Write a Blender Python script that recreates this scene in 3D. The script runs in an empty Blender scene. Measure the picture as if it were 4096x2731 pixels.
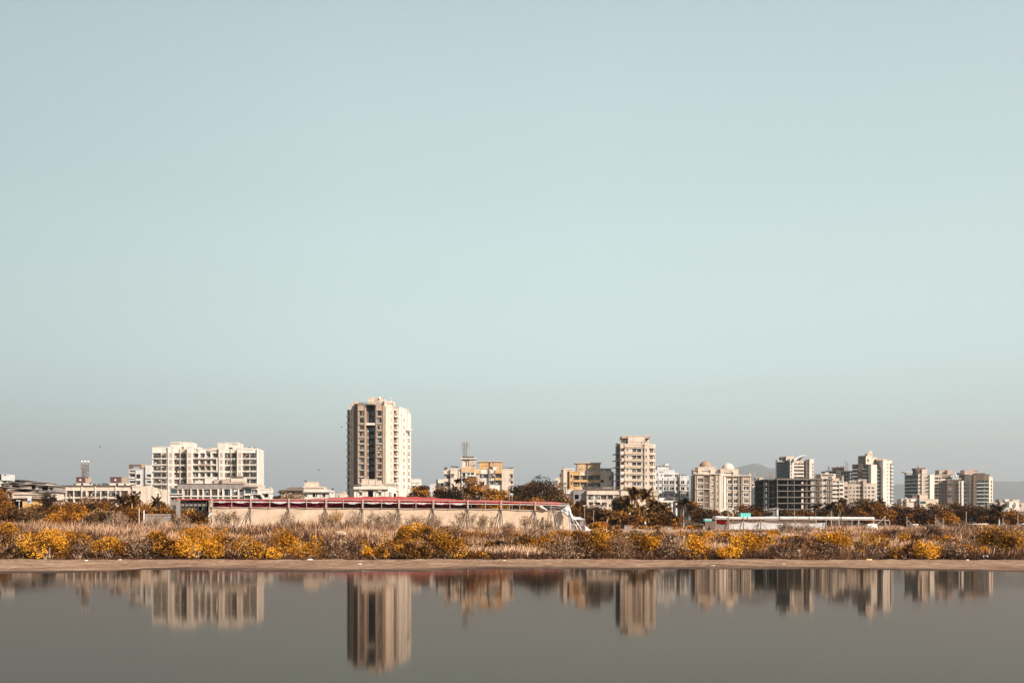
import bpy, math, random
import numpy as np
from mathutils import Vector, Matrix
R = math.radians
random.seed(7); rng = np.random.default_rng(7)
C = bpy.context.scene.collection
SC = bpy.context.scene
# ------------------------------------------------------------------ camera
F = 35 / 36 * 4096            # focal length measured in pixels of the 4096 px wide photograph
HZ = 2136.0                   # row of the eye level
HW = 0.355                    # eye above the water
cam = bpy.data.cameras.new('camera'); cam.lens = 35; cam.sensor_width = 36
cam.shift_y = (HZ - 1365.5) / 4096; cam.clip_start = 0.05; cam.clip_end = 60000
co = bpy.data.objects.new('camera', cam); C.objects.link(co)
co.location = (0, 0, HW); co.rotation_euler = (R(90), 0, 0); SC.camera = co
# ------------------------------------------------------------------ light
SUN_EL, SUN_AZ = R(31), R(47)         # azimuth from straight behind the camera towards the right
sd = Vector((math.sin(SUN_AZ) * math.cos(SUN_EL), -math.cos(SUN_AZ) * math.cos(SUN_EL), math.sin(SUN_EL)))
sl = bpy.data.lights.new('sun', 'SUN'); sl.energy = 5.0; sl.angle = R(0.5); sl.color = (1.0, 0.88, 0.76)
so = bpy.data.objects.new('sun', sl); C.objects.link(so)
so.rotation_euler = sd.to_track_quat('Z', 'Y').to_euler(); so.location = (60, -60, 80)
SKY_K = 0.64
w = bpy.data.worlds.new('World'); SC.world = w; w.use_nodes = True
nt = w.node_tree; nt.nodes.clear()
def wn(t, **k):
    n = nt.nodes.new(t)
    for a, b in k.items(): setattr(n, a, b)
    return n
sky = wn('ShaderNodeTexSky', sky_type='NISHITA', sun_disc=False)
sky.sun_elevation = SUN_EL; sky.sun_rotation = math.atan2(sd.x, sd.y); sky.dust_density = 3.0; sky.air_density = 1.0
bg = wn('ShaderNodeBackground'); out = wn('ShaderNodeOutputWorld')
tc = wn('ShaderNodeTexCoord'); sx = wn('ShaderNodeSeparateXYZ'); rp = wn('ShaderNodeValToRGB')
nt.links.new(tc.outputs['Generated'], sx.inputs[0]); nt.links.new(sx.outputs['Z'], rp.inputs['Fac'])
def lin(c): return tuple(((v / 255 + .055) / 1.055) ** 2.4 if v > 10 else v / 255 / 12.92 for v in c)
stops = [(0.0, (166, 171, 176)), (0.044, (176, 183, 186)), (0.062, (191, 198, 198)), (0.080, (205, 214, 211)), (0.096, (211, 226, 220)), (0.118, (215, 236, 229)),
         (0.163, (220, 245, 239)), (0.206, (218, 242, 237)), (0.274, (212, 235, 232)), (0.318, (205, 228, 228)), (0.40, (197, 219, 221)), (0.48, (184, 207, 212)), (0.60, (74, 98, 122)), (1.0, (28, 44, 68))]
el = rp.color_ramp.elements
while len(el) > 1: el.remove(el[0])
for i, (p, c) in enumerate(stops):
    e = el[0] if i == 0 else el.new(p)
    e.position = p; e.color = (*lin(c), 1)
# real sky scattering (Nishita) blended with the smog colouring of this evening sky; Background at 0.1, colour carries the brightness
mx = wn('ShaderNodeMix', data_type='RGBA'); mx.inputs['Factor'].default_value = 0.06
vm = wn('ShaderNodeVectorMath', operation='SCALE'); vm.inputs['Scale'].default_value = 10.0 * SKY_K
nt.links.new(rp.outputs[0], vm.inputs[0]); nt.links.new(vm.outputs[0], mx.inputs[6]); nt.links.new(sky.outputs[0], mx.inputs[7])
az = wn('ShaderNodeValToRGB'); ar = wn('ShaderNodeMapRange'); ar.inputs[1].default_value = -.5; ar.inputs[2].default_value = .5
nt.links.new(sx.outputs['X'], ar.inputs[0]); nt.links.new(ar.outputs[0], az.inputs[0])     # the smog is a little thicker towards the left
ae = az.color_ramp.elements; ae[0].position = .04; ae[0].color = (.80, .81, .83, 1); ae[1].position = .98; ae[1].color = (.93, .93, .94, 1)
q = ae.new(.35); q.color = (.97, .97, .97, 1); q = ae.new(.58); q.color = (1, 1, 1, 1)
mu = wn('ShaderNodeMix', data_type='RGBA', blend_type='MULTIPLY'); mu.inputs['Factor'].default_value = 1
nt.links.new(mx.outputs[2], mu.inputs[6]); nt.links.new(az.outputs[0], mu.inputs[7])
nt.links.new(mu.outputs[2], bg.inputs[0]); bg.inputs[1].default_value = 0.1
nt.links.new(bg.outputs[0], out.inputs[0])
SC.view_settings.view_transform = 'Standard'; SC.view_settings.look = 'None'; SC.view_settings.exposure = 0.75; SC.view_settings.gamma = 1.0
SC.cycles.use_denoising = True; SC.cycles.max_bounces = 5; SC.cycles.diffuse_bounces = 2; SC.cycles.glossy_bounces = 3
SC.cycles.volume_bounces = 0; SC.cycles.caustics_reflective = False; SC.cycles.sample_clamp_indirect = 4
# ------------------------------------------------------------------ coordinates
def X(px, D): return (px - 2048) * D / F
def Z(py, D): return HW + (HZ - py) * D / F
def P3(px, py, D): return Vector((X(px, D), D, Z(py, D)))
CROPS = {'N': (0, 0, 1), 1: (0, 1700, .3828), 2: (500, 1700, .3827), 3: (1050, 1560, .3062), 4: (1650, 1700, .287), 5: (2200, 1700, .287),
         6: (2600, 1750, .2551), 7: (3000, 1780, .2551), 8: (3500, 1780, .2534),
         11: (0, 1980, .3487), 12: (820, 1980, .3487), 13: (1640, 1980, .3487), 14: (2460, 1980, .3487), 15: (3280, 1980, .347),
         21: (2800, 1950, .2126), 22: (2150, 1950, .1339)}
def nat(crop, x, y):
    a, b, s = CROPS[crop]; return a + x * s, b + y * s
# ground heights along the view
GT = np.array([(60, -1.19), (75, -.98), (90, -.62), (110, -.1), (130, .4), (150, .77), (200, 1.3), (300, 3.1), (400, 6.0), (800, 11.6), (1200, 13), (6000, 14), (16000, 16)])
EDGE = [(-200, 2295), (0, 2294), (180, 2292), (350, 2290), (430, 2286), (480, 2280), (700, 2278), (850, 2279), (994, 2286), (1200, 2287), (1500, 2285),
        (1640, 2287), (1720, 2286), (1790, 2279), (1950, 2276), (2250, 2276), (2500, 2278), (2700, 2275), (3000, 2277), (3280, 2275), (3450, 2276), (3600, 2280), (3800, 2282), (4096, 2287), (4300, 2289)]
_ex = np.array([(X(a, F * HW / (b - HZ)), F * HW / (b - HZ)) for a, b in EDGE])
def edge(x):
    x = np.asarray(x, float)
    e = np.interp(x, _ex[:, 0], _ex[:, 1])
    e = e + .08 * np.sin(x * 3.1 + 1) * np.sin(x * 1.3) + .035 * np.sin(x * 11.) * np.sin(x * 4.3) + .02 * np.sin(x * 23.)
    far = np.clip((np.abs(x) - 6) / 20, 0, 1)
    return e + far * .8 * np.sin(x * .21)
def ground(x, y):
    x = np.asarray(x, float); y = np.asarray(y, float)
    e = edge(x); t = y - e
    z1 = np.clip(t * .12, -.5, 0)
    z1 = np.where(y < -40, np.minimum(.6, -.5 + (-40 - y) * .05), z1)
    zl = .007 * np.clip(t / .3, 0, 1) - np.clip(t - .35, 0, None) * (1.19 / (60 - 9.9))
    zt = np.interp(y, GT[:, 0], GT[:, 1])
    k = np.clip((t - 2) / 30, 0, 1)
    n = (np.sin(x * .7 + y * .31) * np.sin(y * .53 - x * .2) + .6 * np.sin(x * 1.9 + 2) * np.sin(y * 1.3)) * .035 * k
    n = n + .011 * np.clip((t - .7) / 3, 0, 1) * np.clip((58 - y) / 10, 0, 1) * (np.sin(x * 4.7 + 1.7 * np.sin(y * 1.1)) * np.sin(y * 3.1 + x * .8) + .8 * np.sin(x * 1.9 + y * 1.3) * np.sin(y * 1.7 - x * .5)) * (1 + np.clip(t / 14, 0, 2.5))
    kv = np.clip((y - 62) / 20, 0, 1) * np.clip((600 - y) / 300, 0, 1)
    n = n + .16 * kv * np.sin(x * .13 + 1.3 * np.sin(y * .09)) * np.sin(y * .17 + .5) + .1 * kv * np.sin(x * .41 + y * .23)
    z = np.where(y < 60, zl, zt)
    z = np.where((y >= 52) & (y < 68), (zl * (68 - y) + zt * (y - 52)) / 16, z) if np.ndim(y) else z
    return np.where(t < 0, z1, np.where(y < 60, np.maximum(z, -1.25), z) + n)
def g1(x, y): return float(ground(np.array([x]), np.array([y]))[0])
# ------------------------------------------------------------------ materials
MATS = {}
def principled(name):
    m = bpy.data.materials.new(name); m.use_nodes = True; t = m.node_tree
    return m, t, t.nodes['Principled BSDF']
def wall_mat(name, col, stain=.35, rough=.85, scale=.25, dirt=(.42, .36, .30)):
    """painted or bare masonry: blotches, vertical rain streaks and grime"""
    if name in MATS: return MATS[name]
    m, t, b = principled(name); N = t.nodes; L = t.links
    tc = N.new('ShaderNodeTexCoord')
    mp = N.new('ShaderNodeMapping'); mp.inputs['Scale'].default_value = (scale * 3.2, scale * 3.2, scale * .35)
    n1 = N.new('ShaderNodeTexNoise'); n1.inputs['Scale'].default_value = 1.0; n1.inputs['Detail'].default_value = 6; n1.inputs['Roughness'].default_value = .65
    n2 = N.new('ShaderNodeTexNoise'); n2.inputs['Scale'].default_value = scale * 1.4; n2.inputs['Detail'].default_value = 4
    L.new(tc.outputs['Object'], mp.inputs[0]); L.new(mp.outputs[0], n1.inputs['Vector']); L.new(tc.outputs['Object'], n2.inputs['Vector'])
    r = N.new('ShaderNodeValToRGB'); r.color_ramp.elements[0].position = .42; r.color_ramp.elements[1].position = .72
    r.color_ramp.elements[0].color = (0, 0, 0, 1); r.color_ramp.elements[1].color = (stain, stain, stain, 1)
    L.new(n1.outputs[0], r.inputs[0])
    a = N.new('ShaderNodeMix'); a.data_type = 'RGBA'; a.inputs[6].default_value = (*col, 1); a.inputs[7].default_value = (*[c * d for c, d in zip(col, dirt)], 1)
    L.new(r.outputs[0], a.inputs['Factor'])
    h = N.new('ShaderNodeMix'); h.data_type = 'RGBA'; h.blend_type = 'MULTIPLY'; h.inputs['Factor'].default_value = 1
    r2 = N.new('ShaderNodeMapRange'); r2.inputs[1].default_value = .3; r2.inputs[2].default_value = .7; r2.inputs[3].default_value = .88; r2.inputs[4].default_value = 1.06
    L.new(n2.outputs[0], r2.inputs[0]); L.new(a.outputs[2], h.inputs[6]); L.new(r2.outputs[0], h.inputs[7])
    L.new(h.outputs[2], b.inputs['Base Color']); b.inputs['Roughness'].default_value = rough; b.inputs['Specular IOR Level'].default_value = .25
    MATS[name] = m; return m
def plain(name, col, rough=.6, metal=0, var=.15, scale=3.0, spec=.3):
    if name in MATS: return MATS[name]
    m, t, b = principled(name); N = t.nodes; L = t.links
    n = N.new('ShaderNodeTexNoise'); n.inputs['Scale'].default_value = scale; n.inputs['Detail'].default_value = 4
    tc = N.new('ShaderNodeTexCoord'); L.new(tc.outputs['Object'], n.inputs['Vector'])
    r = N.new('ShaderNodeMapRange'); r.inputs[1].default_value = .3; r.inputs[2].default_value = .7; r.inputs[3].default_value = 1 - var; r.inputs[4].default_value = 1 + var
    L.new(n.outputs[0], r.inputs[0])
    h = N.new('ShaderNodeMix'); h.data_type = 'RGBA'; h.blend_type = 'MULTIPLY'; h.inputs['Factor'].default_value = 1; h.inputs[6].default_value = (*col, 1)
    L.new(r.outputs[0], h.inputs[7]); L.new(h.outputs[2], b.inputs['Base Color'])
    b.inputs['Roughness'].default_value = rough; b.inputs['Metallic'].default_value = metal; b.inputs['Specular IOR Level'].default_value = spec
    MATS[name] = m; return m
def leaf_mat(name, dark, mid, light, rough=.6, trans=.10):
    if name in MATS: return MATS[name]
    m, t, b = principled(name); N = t.nodes; L = t.links
    at = N.new('ShaderNodeAttribute'); at.attribute_name = 'tint'
    r = N.new('ShaderNodeValToRGB'); e = r.color_ramp.elements
    e[0].position = 0; e[0].color = (*dark, 1); e[1].position = 1; e[1].color = (*light, 1)
    q = e.new(.5); q.color = (*mid, 1)
    L.new(at.outputs['Fac'], r.inputs[0]); L.new(r.outputs[0], b.inputs['Base Color'])
    b.inputs['Roughness'].default_value = rough; b.inputs['Specular IOR Level'].default_value = .2
    tr = N.new('ShaderNodeBsdfTranslucent'); L.new(r.outputs[0], tr.inputs[0])
    mx = N.new('ShaderNodeMixShader'); mx.inputs[0].default_value = trans
    L.new(b.outputs[0], mx.inputs[1]); L.new(tr.outputs[0], mx.inputs[2])
    L.new(mx.outputs[0], N['Material Output'].inputs[0])
    MATS[name] = m; return m
M = dict(
    white=wall_mat('white_render', (.74, .68, .61), .45),
    cream=wall_mat('cream_render', (.66, .55, .45), .45),
    beige=wall_mat('beige_render', (.52, .42, .34), .45),
    tan=wall_mat('tan_render', (.44, .33, .25), .35),
    orange=wall_mat('orange_render', (.62, .38, .17), .35),
    streaked=wall_mat('streaked_ochre_render', (.66, .45, .26), .95, scale=.8, dirt=(.22, .16, .14)),
    brown=wall_mat('brown_and_shade_render', (.16, .11, .085), .4),  # real brown trim, also the dark tone painted on shaded walls
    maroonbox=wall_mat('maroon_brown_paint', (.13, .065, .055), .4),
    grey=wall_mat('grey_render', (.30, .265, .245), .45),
    dgrey=wall_mat('dark_grey_and_shade_render', (.085, .08, .08), .45),  # grey finishes, also the colour given to shaded left-facing walls
    concrete=wall_mat('bare_concrete', (.20, .17, .145), .6),
    dconcrete=wall_mat('shaded_dark_concrete', (.06, .06, .06), .6),  # concrete coloured dark, chiefly for the shade inside open floors
    pink=wall_mat('pale_pink_tiles', (.50, .39, .33), .5, scale=.9),
    cool=wall_mat('cool_white_render', (.66, .66, .65), .5, scale=.6),
    roof=wall_mat('weathered_roof', (.20, .15, .13), .5, scale=.7),
    tin=wall_mat('rusty_tin_roof', (.40, .34, .30), .8, scale=.9),
    room=plain('unlit_room_black', (.018, .016, .016), .9),  # near-black stands in for the shade inside openings
    slot=wall_mat('dark_slate_cladding', (.025, .036, .040), .3),
    frame=plain('window_frame_dark', (.10, .08, .07), .5),
    wframe=plain('window_frame_white', (.72, .68, .62), .5),
    glass=plain('window_glass_dark', (.018, .02, .022), .12, spec=.4, var=.3),
    glassb=plain('window_glass_brown', (.09, .05, .035), .12, spec=.5, var=.5, scale=1.5),
    glassc=plain('curtained_glass', (.20, .145, .11), .2, spec=.5, var=.5, scale=1.5),
    glassg=plain('window_glass_teal', (.02, .075, .085), .08, spec=.6, var=.4),
    bluecurt=plain('pale_blue_glass', (.14, .20, .26), .15, spec=.6, var=.3),
    rail=plain('balcony_railing', (.15, .115, .09), .5),
    metal=plain('galvanised_steel', (.48, .47, .45), .45, .4),
    dmetal=plain('dark_steel', (.08, .075, .07), .5, .3),
    rust=plain('rusty_rebar', (.22, .10, .06), .8),
    pipe=plain('drain_pipe', (.10, .07, .055), .6),
    tank=plain('water_tank_plastic', (.06, .06, .065), .5),
    tealp=plain('teal_paint', (.16, .62, .62), .5),
    whitep=plain('white_paint', (.85, .84, .82), .5, var=.08),
    post=plain('pale_steel_post', (.40, .32, .28), .5, var=.2),
    bark=plain('tree_bark', (.16, .09, .055), .9, var=.4),
    palebark=plain('pale_bark', (.42, .30, .22), .9, var=.4),
    wood=plain('weathered_timber', (.34, .22, .14), .85, var=.3),
)
# ------------------------------------------------------------------ mesh helpers
def tag(o, label=None, cat=None, group=None, kind=None):
    if label: o['label'] = label
    if cat: o['category'] = cat
    if group: o['group'] = group
    if kind: o['kind'] = kind
    return o
def empty(name, loc, label, cat, group=None):
    o = bpy.data.objects.new(name, None); C.objects.link(o); o.location = loc; o.empty_display_size = .5
    return tag(o, label, cat, group)
def root_of(o):
    while o.parent is not None: o = o.parent
    return o
class MB:
    def __init__(s): s.v = []; s.f = []; s.m = []; s.mats = []
    def mi(s, mat):
        if mat not in s.mats: s.mats.append(mat)
        return s.mats.index(mat)
    def poly(s, pts, mat):
        n = len(s.v); s.v += [tuple(p) for p in pts]; s.f.append(tuple(range(n, n + len(pts)))); s.m.append(s.mi(mat))
    def obox(s, o, u, v, w_, mat):
        """box from corner o along the vectors u, v, w_"""
        o, u, v, w_ = map(Vector, (o, u, v, w_)); n = len(s.v)
        for k in range(8): s.v.append(tuple(o + u * (k & 1) + v * (k >> 1 & 1) + w_ * (k >> 2)))
        flip = u.cross(v).dot(w_) < 0
        for q in ((0, 2, 3, 1), (4, 5, 7, 6), (0, 1, 5, 4), (2, 6, 7, 3), (0, 4, 6, 2), (1, 3, 7, 5)):
            s.f.append(tuple(n + i for i in (q[::-1] if flip else q))); s.m.append(s.mi(mat))
    def box(s, x0, x1, y0, y1, z0, z1, mat): s.obox((x0, y0, z0), (x1 - x0, 0, 0), (0, y1 - y0, 0), (0, 0, z1 - z0), mat)
    def tube(s, pts, r, mat, n=6, r2=None, cap=True):
        pts = [Vector(p) for p in pts]; base = len(s.v); K = len(pts)
        for i, p in enumerate(pts):
            d = (pts[min(i + 1, K - 1)] - pts[max(i - 1, 0)]).normalized()
            a = d.orthogonal().normalized() if abs(d.z) > .99 else d.cross(Vector((0, 0, 1))).normalized()
            b = d.cross(a); rr = r if r2 is None else r + (r2 - r) * i / (K - 1)
            for k in range(n):
                t = 2 * math.pi * k / n; s.v.append(tuple(p + (a * math.cos(t) + b * math.sin(t)) * rr))
        for i in range(K - 1):
            for k in range(n):
                k2 = (k + 1) % n; s.f.append((base + i * n + k, base + (i + 1) * n + k, base + (i + 1) * n + k2, base + i * n + k2)); s.m.append(s.mi(mat))
        if cap:
            s.f.append(tuple(base + k for k in range(n))); s.m.append(s.mi(mat))
            s.f.append(tuple(base + (K - 1) * n + k for k in range(n))[::-1]); s.m.append(s.mi(mat))
    def lathe(s, c, prof, mat, n=20):
        """prof: (radius, height) rings about the vertical through c"""
        base = len(s.v)
        for r, h in prof:
            for k in range(n):
                t = 2 * math.pi * k / n; s.v.append((c[0] + r * math.cos(t), c[1] + r * math.sin(t), c[2] + h))
        for i in range(len(prof) - 1):
            for k in range(n):
                k2 = (k + 1) % n; s.f.append((base + i * n + k, base + i * n + k2, base + (i + 1) * n + k2, base + (i + 1) * n + k)); s.m.append(s.mi(mat))
        s.f.append(tuple(base + k for k in range(n))[::-1]); s.m.append(s.mi(mat))
        s.f.append(tuple(base + (len(prof) - 1) * n + k for k in range(n))); s.m.append(s.mi(mat))
    def build(s, name, parent=None, smooth=False):
        off = root_of(parent).location if parent is not None else Vector((0, 0, 0))
        me = bpy.data.meshes.new(name); me.from_pydata([(a - off[0], b - off[1], c - off[2]) for a, b, c in s.v], [], s.f)
        for m in s.mats: me.materials.append(m)
        me.polygons.foreach_set('material_index', s.m)
        if smooth: me.polygons.foreach_set('use_smooth', [True] * len(me.polygons))
        me.update()
        o = bpy.data.objects.new(name, me); C.objects.link(o)
        if parent is not None: o.parent = parent
        return o
def centred(mb, name, label, cat, group=None, smooth=False):
    """a one-mesh thing whose origin sits at its base"""
    a = np.array(mb.v); o0 = Vector(((a[:, 0].min() + a[:, 0].max()) / 2, (a[:, 1].min() + a[:, 1].max()) / 2, a[:, 2].min()))
    mb.v = [tuple(Vector(p) - o0) for p in mb.v]
    o = mb.build(name, None, smooth); o.location = o0
    return tag(o, label, cat, group)
def cloud(name, V, tint, mat, parent=None, off=(0, 0, 0)):
    """V: (n, 4, 3) leaf quads"""
    n = len(V); me = bpy.data.meshes.new(name)
    me.vertices.add(n * 4); me.loops.add(n * 4); me.polygons.add(n)
    me.vertices.foreach_set('co', (V - np.array(off)).reshape(-1).astype(np.float32))
    me.loops.foreach_set('vertex_index', np.arange(n * 4, dtype=np.int32))
    me.polygons.foreach_set('loop_start', np.arange(0, n * 4, 4, dtype=np.int32))
    me.update(calc_edges=True)
    a = me.attributes.new('tint', 'FLOAT', 'FACE'); a.data.foreach_set('value', np.clip(tint, 0, 1).astype(np.float32))
    me.materials.append(mat)
    o = bpy.data.objects.new(name, me); C.objects.link(o)
    if parent is not None: o.parent = parent
    return o
# ------------------------------------------------------------------ the setting: ground, water, hills
def grid_mesh(name, xs, ys, zf, mat):
    XX, YY = np.meshgrid(xs, ys); ZZ = zf(XX, YY)
    nx, ny = len(xs), len(ys)
    me = bpy.data.meshes.new(name)
    V = np.stack([XX, YY, ZZ], -1).reshape(-1, 3)
    I = np.arange(nx * ny).reshape(ny, nx)
    Q = np.stack([I[:-1, :-1], I[:-1, 1:], I[1:, 1:], I[1:, :-1]], -1).reshape(-1, 4)
    me.vertices.add(len(V)); me.vertices.foreach_set('co', V.reshape(-1).astype(np.float32))
    me.loops.add(Q.size); me.loops.foreach_set('vertex_index', Q.reshape(-1).astype(np.int32))
    me.polygons.add(len(Q)); me.polygons.foreach_set('loop_start', np.arange(0, Q.size, 4, dtype=np.int32))
    me.update(calc_edges=True); me.polygons.foreach_set('use_smooth', [True] * len(Q))
    me.materials.append(mat); o = bpy.data.objects.new(name, me); C.objects.link(o); o['kind'] = 'structure'
    return o
def sym(a): a = np.array(a); return np.concatenate([-a[::-1], a[a > 0]])
gx = sym(np.concatenate([np.arange(0, 7, .1), np.geomspace(7, 60, 60), np.geomspace(62, 14000, 80)]))
gy = np.concatenate([[-3000, -600, -200, -100, -60, -45, -20, 0, 3, 6, 7.5], np.arange(8.4, 11.6, .07), np.geomspace(11.7, 60, 90), np.geomspace(61, 400, 120), np.geomspace(410, 15500, 50)])
def ground_mat():
    m, t, b = principled('earth_sand_and_dry_field'); N = t.nodes; L = t.links
    geo = N.new('ShaderNodeNewGeometry'); sep = N.new('ShaderNodeSeparateXYZ'); L.new(geo.outputs['Position'], sep.inputs[0])
    def noise(scale, detail=5, sc=None, rough=.6):
        n = N.new('ShaderNodeTexNoise'); n.inputs['Scale'].default_value = scale; n.inputs['Detail'].default_value = detail; n.inputs['Roughness'].default_value = rough
        if sc:
            mp = N.new('ShaderNodeMapping'); mp.inputs['Scale'].default_value = sc; L.new(geo.outputs['Position'], mp.inputs[0]); L.new(mp.outputs[0], n.inputs['Vector'])
        else: L.new(geo.outputs['Position'], n.inputs['Vector'])
        return n.outputs[0]
    def ramp(src, st):
        r = N.new('ShaderNodeValToRGB'); e = r.color_ramp.elements
        while len(e) > 1: e.remove(e[0])
        for i, (p, c) in enumerate(st):
            q = e[0] if i == 0 else e.new(p)
            q.position = p; q.color = (*c, 1)
        L.new(src, r.inputs[0]); return r.outputs[0]
    def mix(f, a, c):
        x = N.new('ShaderNodeMix'); x.data_type = 'RGBA'
        for s_, i in ((f, 'Factor'), (a, 6), (c, 7)):
            if hasattr(s_, 'is_linked'): L.new(s_, x.inputs[i])
            elif isinstance(s_, tuple): x.inputs[i].default_value = (*s_, 1)
            else: x.inputs[i].default_value = s_
        return x.outputs[2]
    def math_(op, a, c=None):
        x = N.new('ShaderNodeMath'); x.operation = op
        for s_, i in ((a, 0), (c, 1)):
            if s_ is None: continue
            if hasattr(s_, 'is_linked'): L.new(s_, x.inputs[i])
            else: x.inputs[i].default_value = s_
        return x.outputs[0]
    def rng_(src, a, c, lo=0, hi=1):
        x = N.new('ShaderNodeMapRange'); L.new(src, x.inputs[0])
        for i, v in enumerate((a, c, lo, hi)): x.inputs[i + 1].default_value = v
        return x.outputs[0]
    # sand: drying crusts lying in bands along the shore
    n1 = noise(1.0, 5, (.9, .28, 1), .6); n2 = noise(6.0, 9, (1, .5, 1), .75); n3 = noise(9.0, 8, (1.6, .35, 1), .75)
    s = ramp(n1, [(.36, (.11, .055, .032)), (.46, (.26, .14, .08)), (.53, (.38, .215, .13)), (.62, (.60, .40, .26))])
    s2 = ramp(n2, [(.38, (.13, .07, .04)), (.5, (.33, .185, .11)), (.62, (.62, .42, .28))])
    sand = mix(.55, s, s2)
    cr = ramp(n3, [(.54, (0, 0, 0)), (.66, (.7, .7, .7))]); sand = mix(cr, sand, (.60, .45, .33))
    dk = ramp(noise(4.0, 9, (.8, .3, 1), .8), [(.34, (.8, .8, .8)), (.46, (0, 0, 0))]); sand = mix(dk, sand, (.20, .125, .085))
    # damp strip next to the water
    at = N.new('ShaderNodeAttribute'); at.attribute_name = 'shore'
    wob = math_('ADD', at.outputs['Fac'], rng_(noise(2.2, 8, (1, .8, 1), .7), .3, .7, -.45, .45))
    sand = mix(ramp(wob, [(.05, (.95, .95, .95)), (.35, (.45, .45, .45)), (.8, (0, 0, 0))]), sand, (.075, .045, .032))
    # earth under the scrub, dark peaty line at its front
    e1 = ramp(noise(.35, 8, (1, .5, 1), .7), [(.35, (.05, .028, .018)), (.5, (.17, .10, .065)), (.68, (.33, .21, .14))])
    yv = math_('ADD', sep.outputs['Y'], rng_(noise(.16, 5), .3, .7, -6, 6))
    a = mix(ramp(rng_(yv, 54, 60), [(0, (0, 0, 0)), (1, (1, 1, 1))]), sand, e1)
    field = ramp(noise(.22, 8, (1, .4, 1), .7), [(.35, (.30, .18, .11)), (.55, (.44, .29, .19)), (.7, (.54, .38, .26))])
    a = mix(rng_(yv, 118, 150), a, field)
    a = mix(rng_(yv, 205, 240), a, (.10, .06, .035))
    L.new(a, b.inputs['Base Color']); b.inputs['Roughness'].default_value = .9; b.inputs['Specular IOR Level'].default_value = .15
    bm = N.new('ShaderNodeBump'); bm.inputs['Strength'].default_value = .7; bm.inputs['Distance'].default_value = .06
    L.new(n2, bm.inputs['Height']); L.new(bm.outputs[0], b.inputs['Normal'])
    return m
gmat = ground_mat()
go = grid_mesh('ground', gx, gy, ground, gmat)
XX, YY = np.meshgrid(gx, gy)
at = go.data.attributes.new('shore', 'FLOAT', 'POINT'); at.data.foreach_set('value', np.clip((YY - edge(XX)) / 3.0, 0, 3).reshape(-1).astype(np.float32))
# water: one sheet that runs under the lip of the bank
def water_sheet():
    m, t, b = principled('still_water'); N = t.nodes; L = t.links
    N.remove(b)
    gl = N.new('ShaderNodeBsdfGlossy'); gl.inputs['Roughness'].default_value = .045; gl.inputs['Color'].default_value = (.635, .55, .485, 1)
    df = N.new('ShaderNodeBsdfDiffuse'); df.inputs['Color'].default_value = (.012, .012, .011, 1)
    fr = N.new('ShaderNodeFresnel'); fr.inputs['IOR'].default_value = 1.33
    mx = N.new('ShaderNodeMixShader'); L.new(fr.outputs[0], mx.inputs[0]); L.new(df.outputs[0], mx.inputs[1]); L.new(gl.outputs[0], mx.inputs[2])
    geo = N.new('ShaderNodeNewGeometry'); mp = N.new('ShaderNodeMapping'); mp.inputs['Scale'].default_value = (.25, 1.4, 1)
    n = N.new('ShaderNodeTexNoise'); n.inputs['Scale'].default_value = 1.3; n.inputs['Detail'].default_value = 3
    L.new(geo.outputs['Position'], mp.inputs[0]); L.new(mp.outputs[0], n.inputs['Vector'])
    bm = N.new('ShaderNodeBump'); bm.inputs['Strength'].default_value = .012; bm.inputs['Distance'].default_value = .02
    L.new(n.outputs[0], bm.inputs['Height']); L.new(bm.outputs[0], gl.inputs['Normal'])
    L.new(mx.outputs[0], N['Material Output'].inputs[0])
    xs = gx; e = edge(xs) + .13
    v = [(float(x), -40.0, 0.0) for x in xs] + [(float(x), float(y), 0.0) for x, y in zip(xs, e)]
    k = len(xs); f = [(i, i + 1, k + i + 1, k + i) for i in range(k - 1)]
    me = bpy.data.meshes.new('water'); me.from_pydata(v, [], f); me.materials.append(m); me.update()
    o = bpy.data.objects.new('water', me); C.objects.link(o); o['kind'] = 'structure'
water_sheet()
# far hills
def hills(name, D, prof, mat):
    pr = np.array([(X(a, D), Z(b, D)) for a, b in prof])
    xs = np.linspace(pr[0, 0], pr[-1, 0], 240); ys = np.linspace(D - 2700, D + 2700, 37)
    def zf(x, y):
        h = np.interp(x, pr[:, 0], pr[:, 1]) + 15 * np.sin(x * .007) + 9 * np.sin(x * .019 + 1)
        k = 1 - np.abs(y - D) / 2700
        return 6 + (h - 6) * np.clip(k, 0, 1) ** .8 + 40 * np.sin(x * .004 + y * .006) * k * (1 - k)
    return grid_mesh(name, xs, ys, zf, mat)
hm = wall_mat('scrubby_hillside', (.075, .065, .05), .5, scale=.003)
hills('hills', 12000, [(2100, 2100), (2500, 2030), (2700, 1985), (2850, 1930), (2900, 1893), (2945, 1873), (2990, 1860), (3010, 1857), (3040, 1864), (3070, 1873), (3100, 1868), (3150, 1876), (3250, 1895), (3400, 1935), (3480, 1953),
      (3520, 1955), (3570, 1946), (3610, 1941), (3700, 1958), (3820, 1950), (3900, 1936), (3970, 1920), (4030, 1924), (4096, 1916), (4300, 1915), (4600, 1960), (5000, 2060)], hm)
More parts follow.
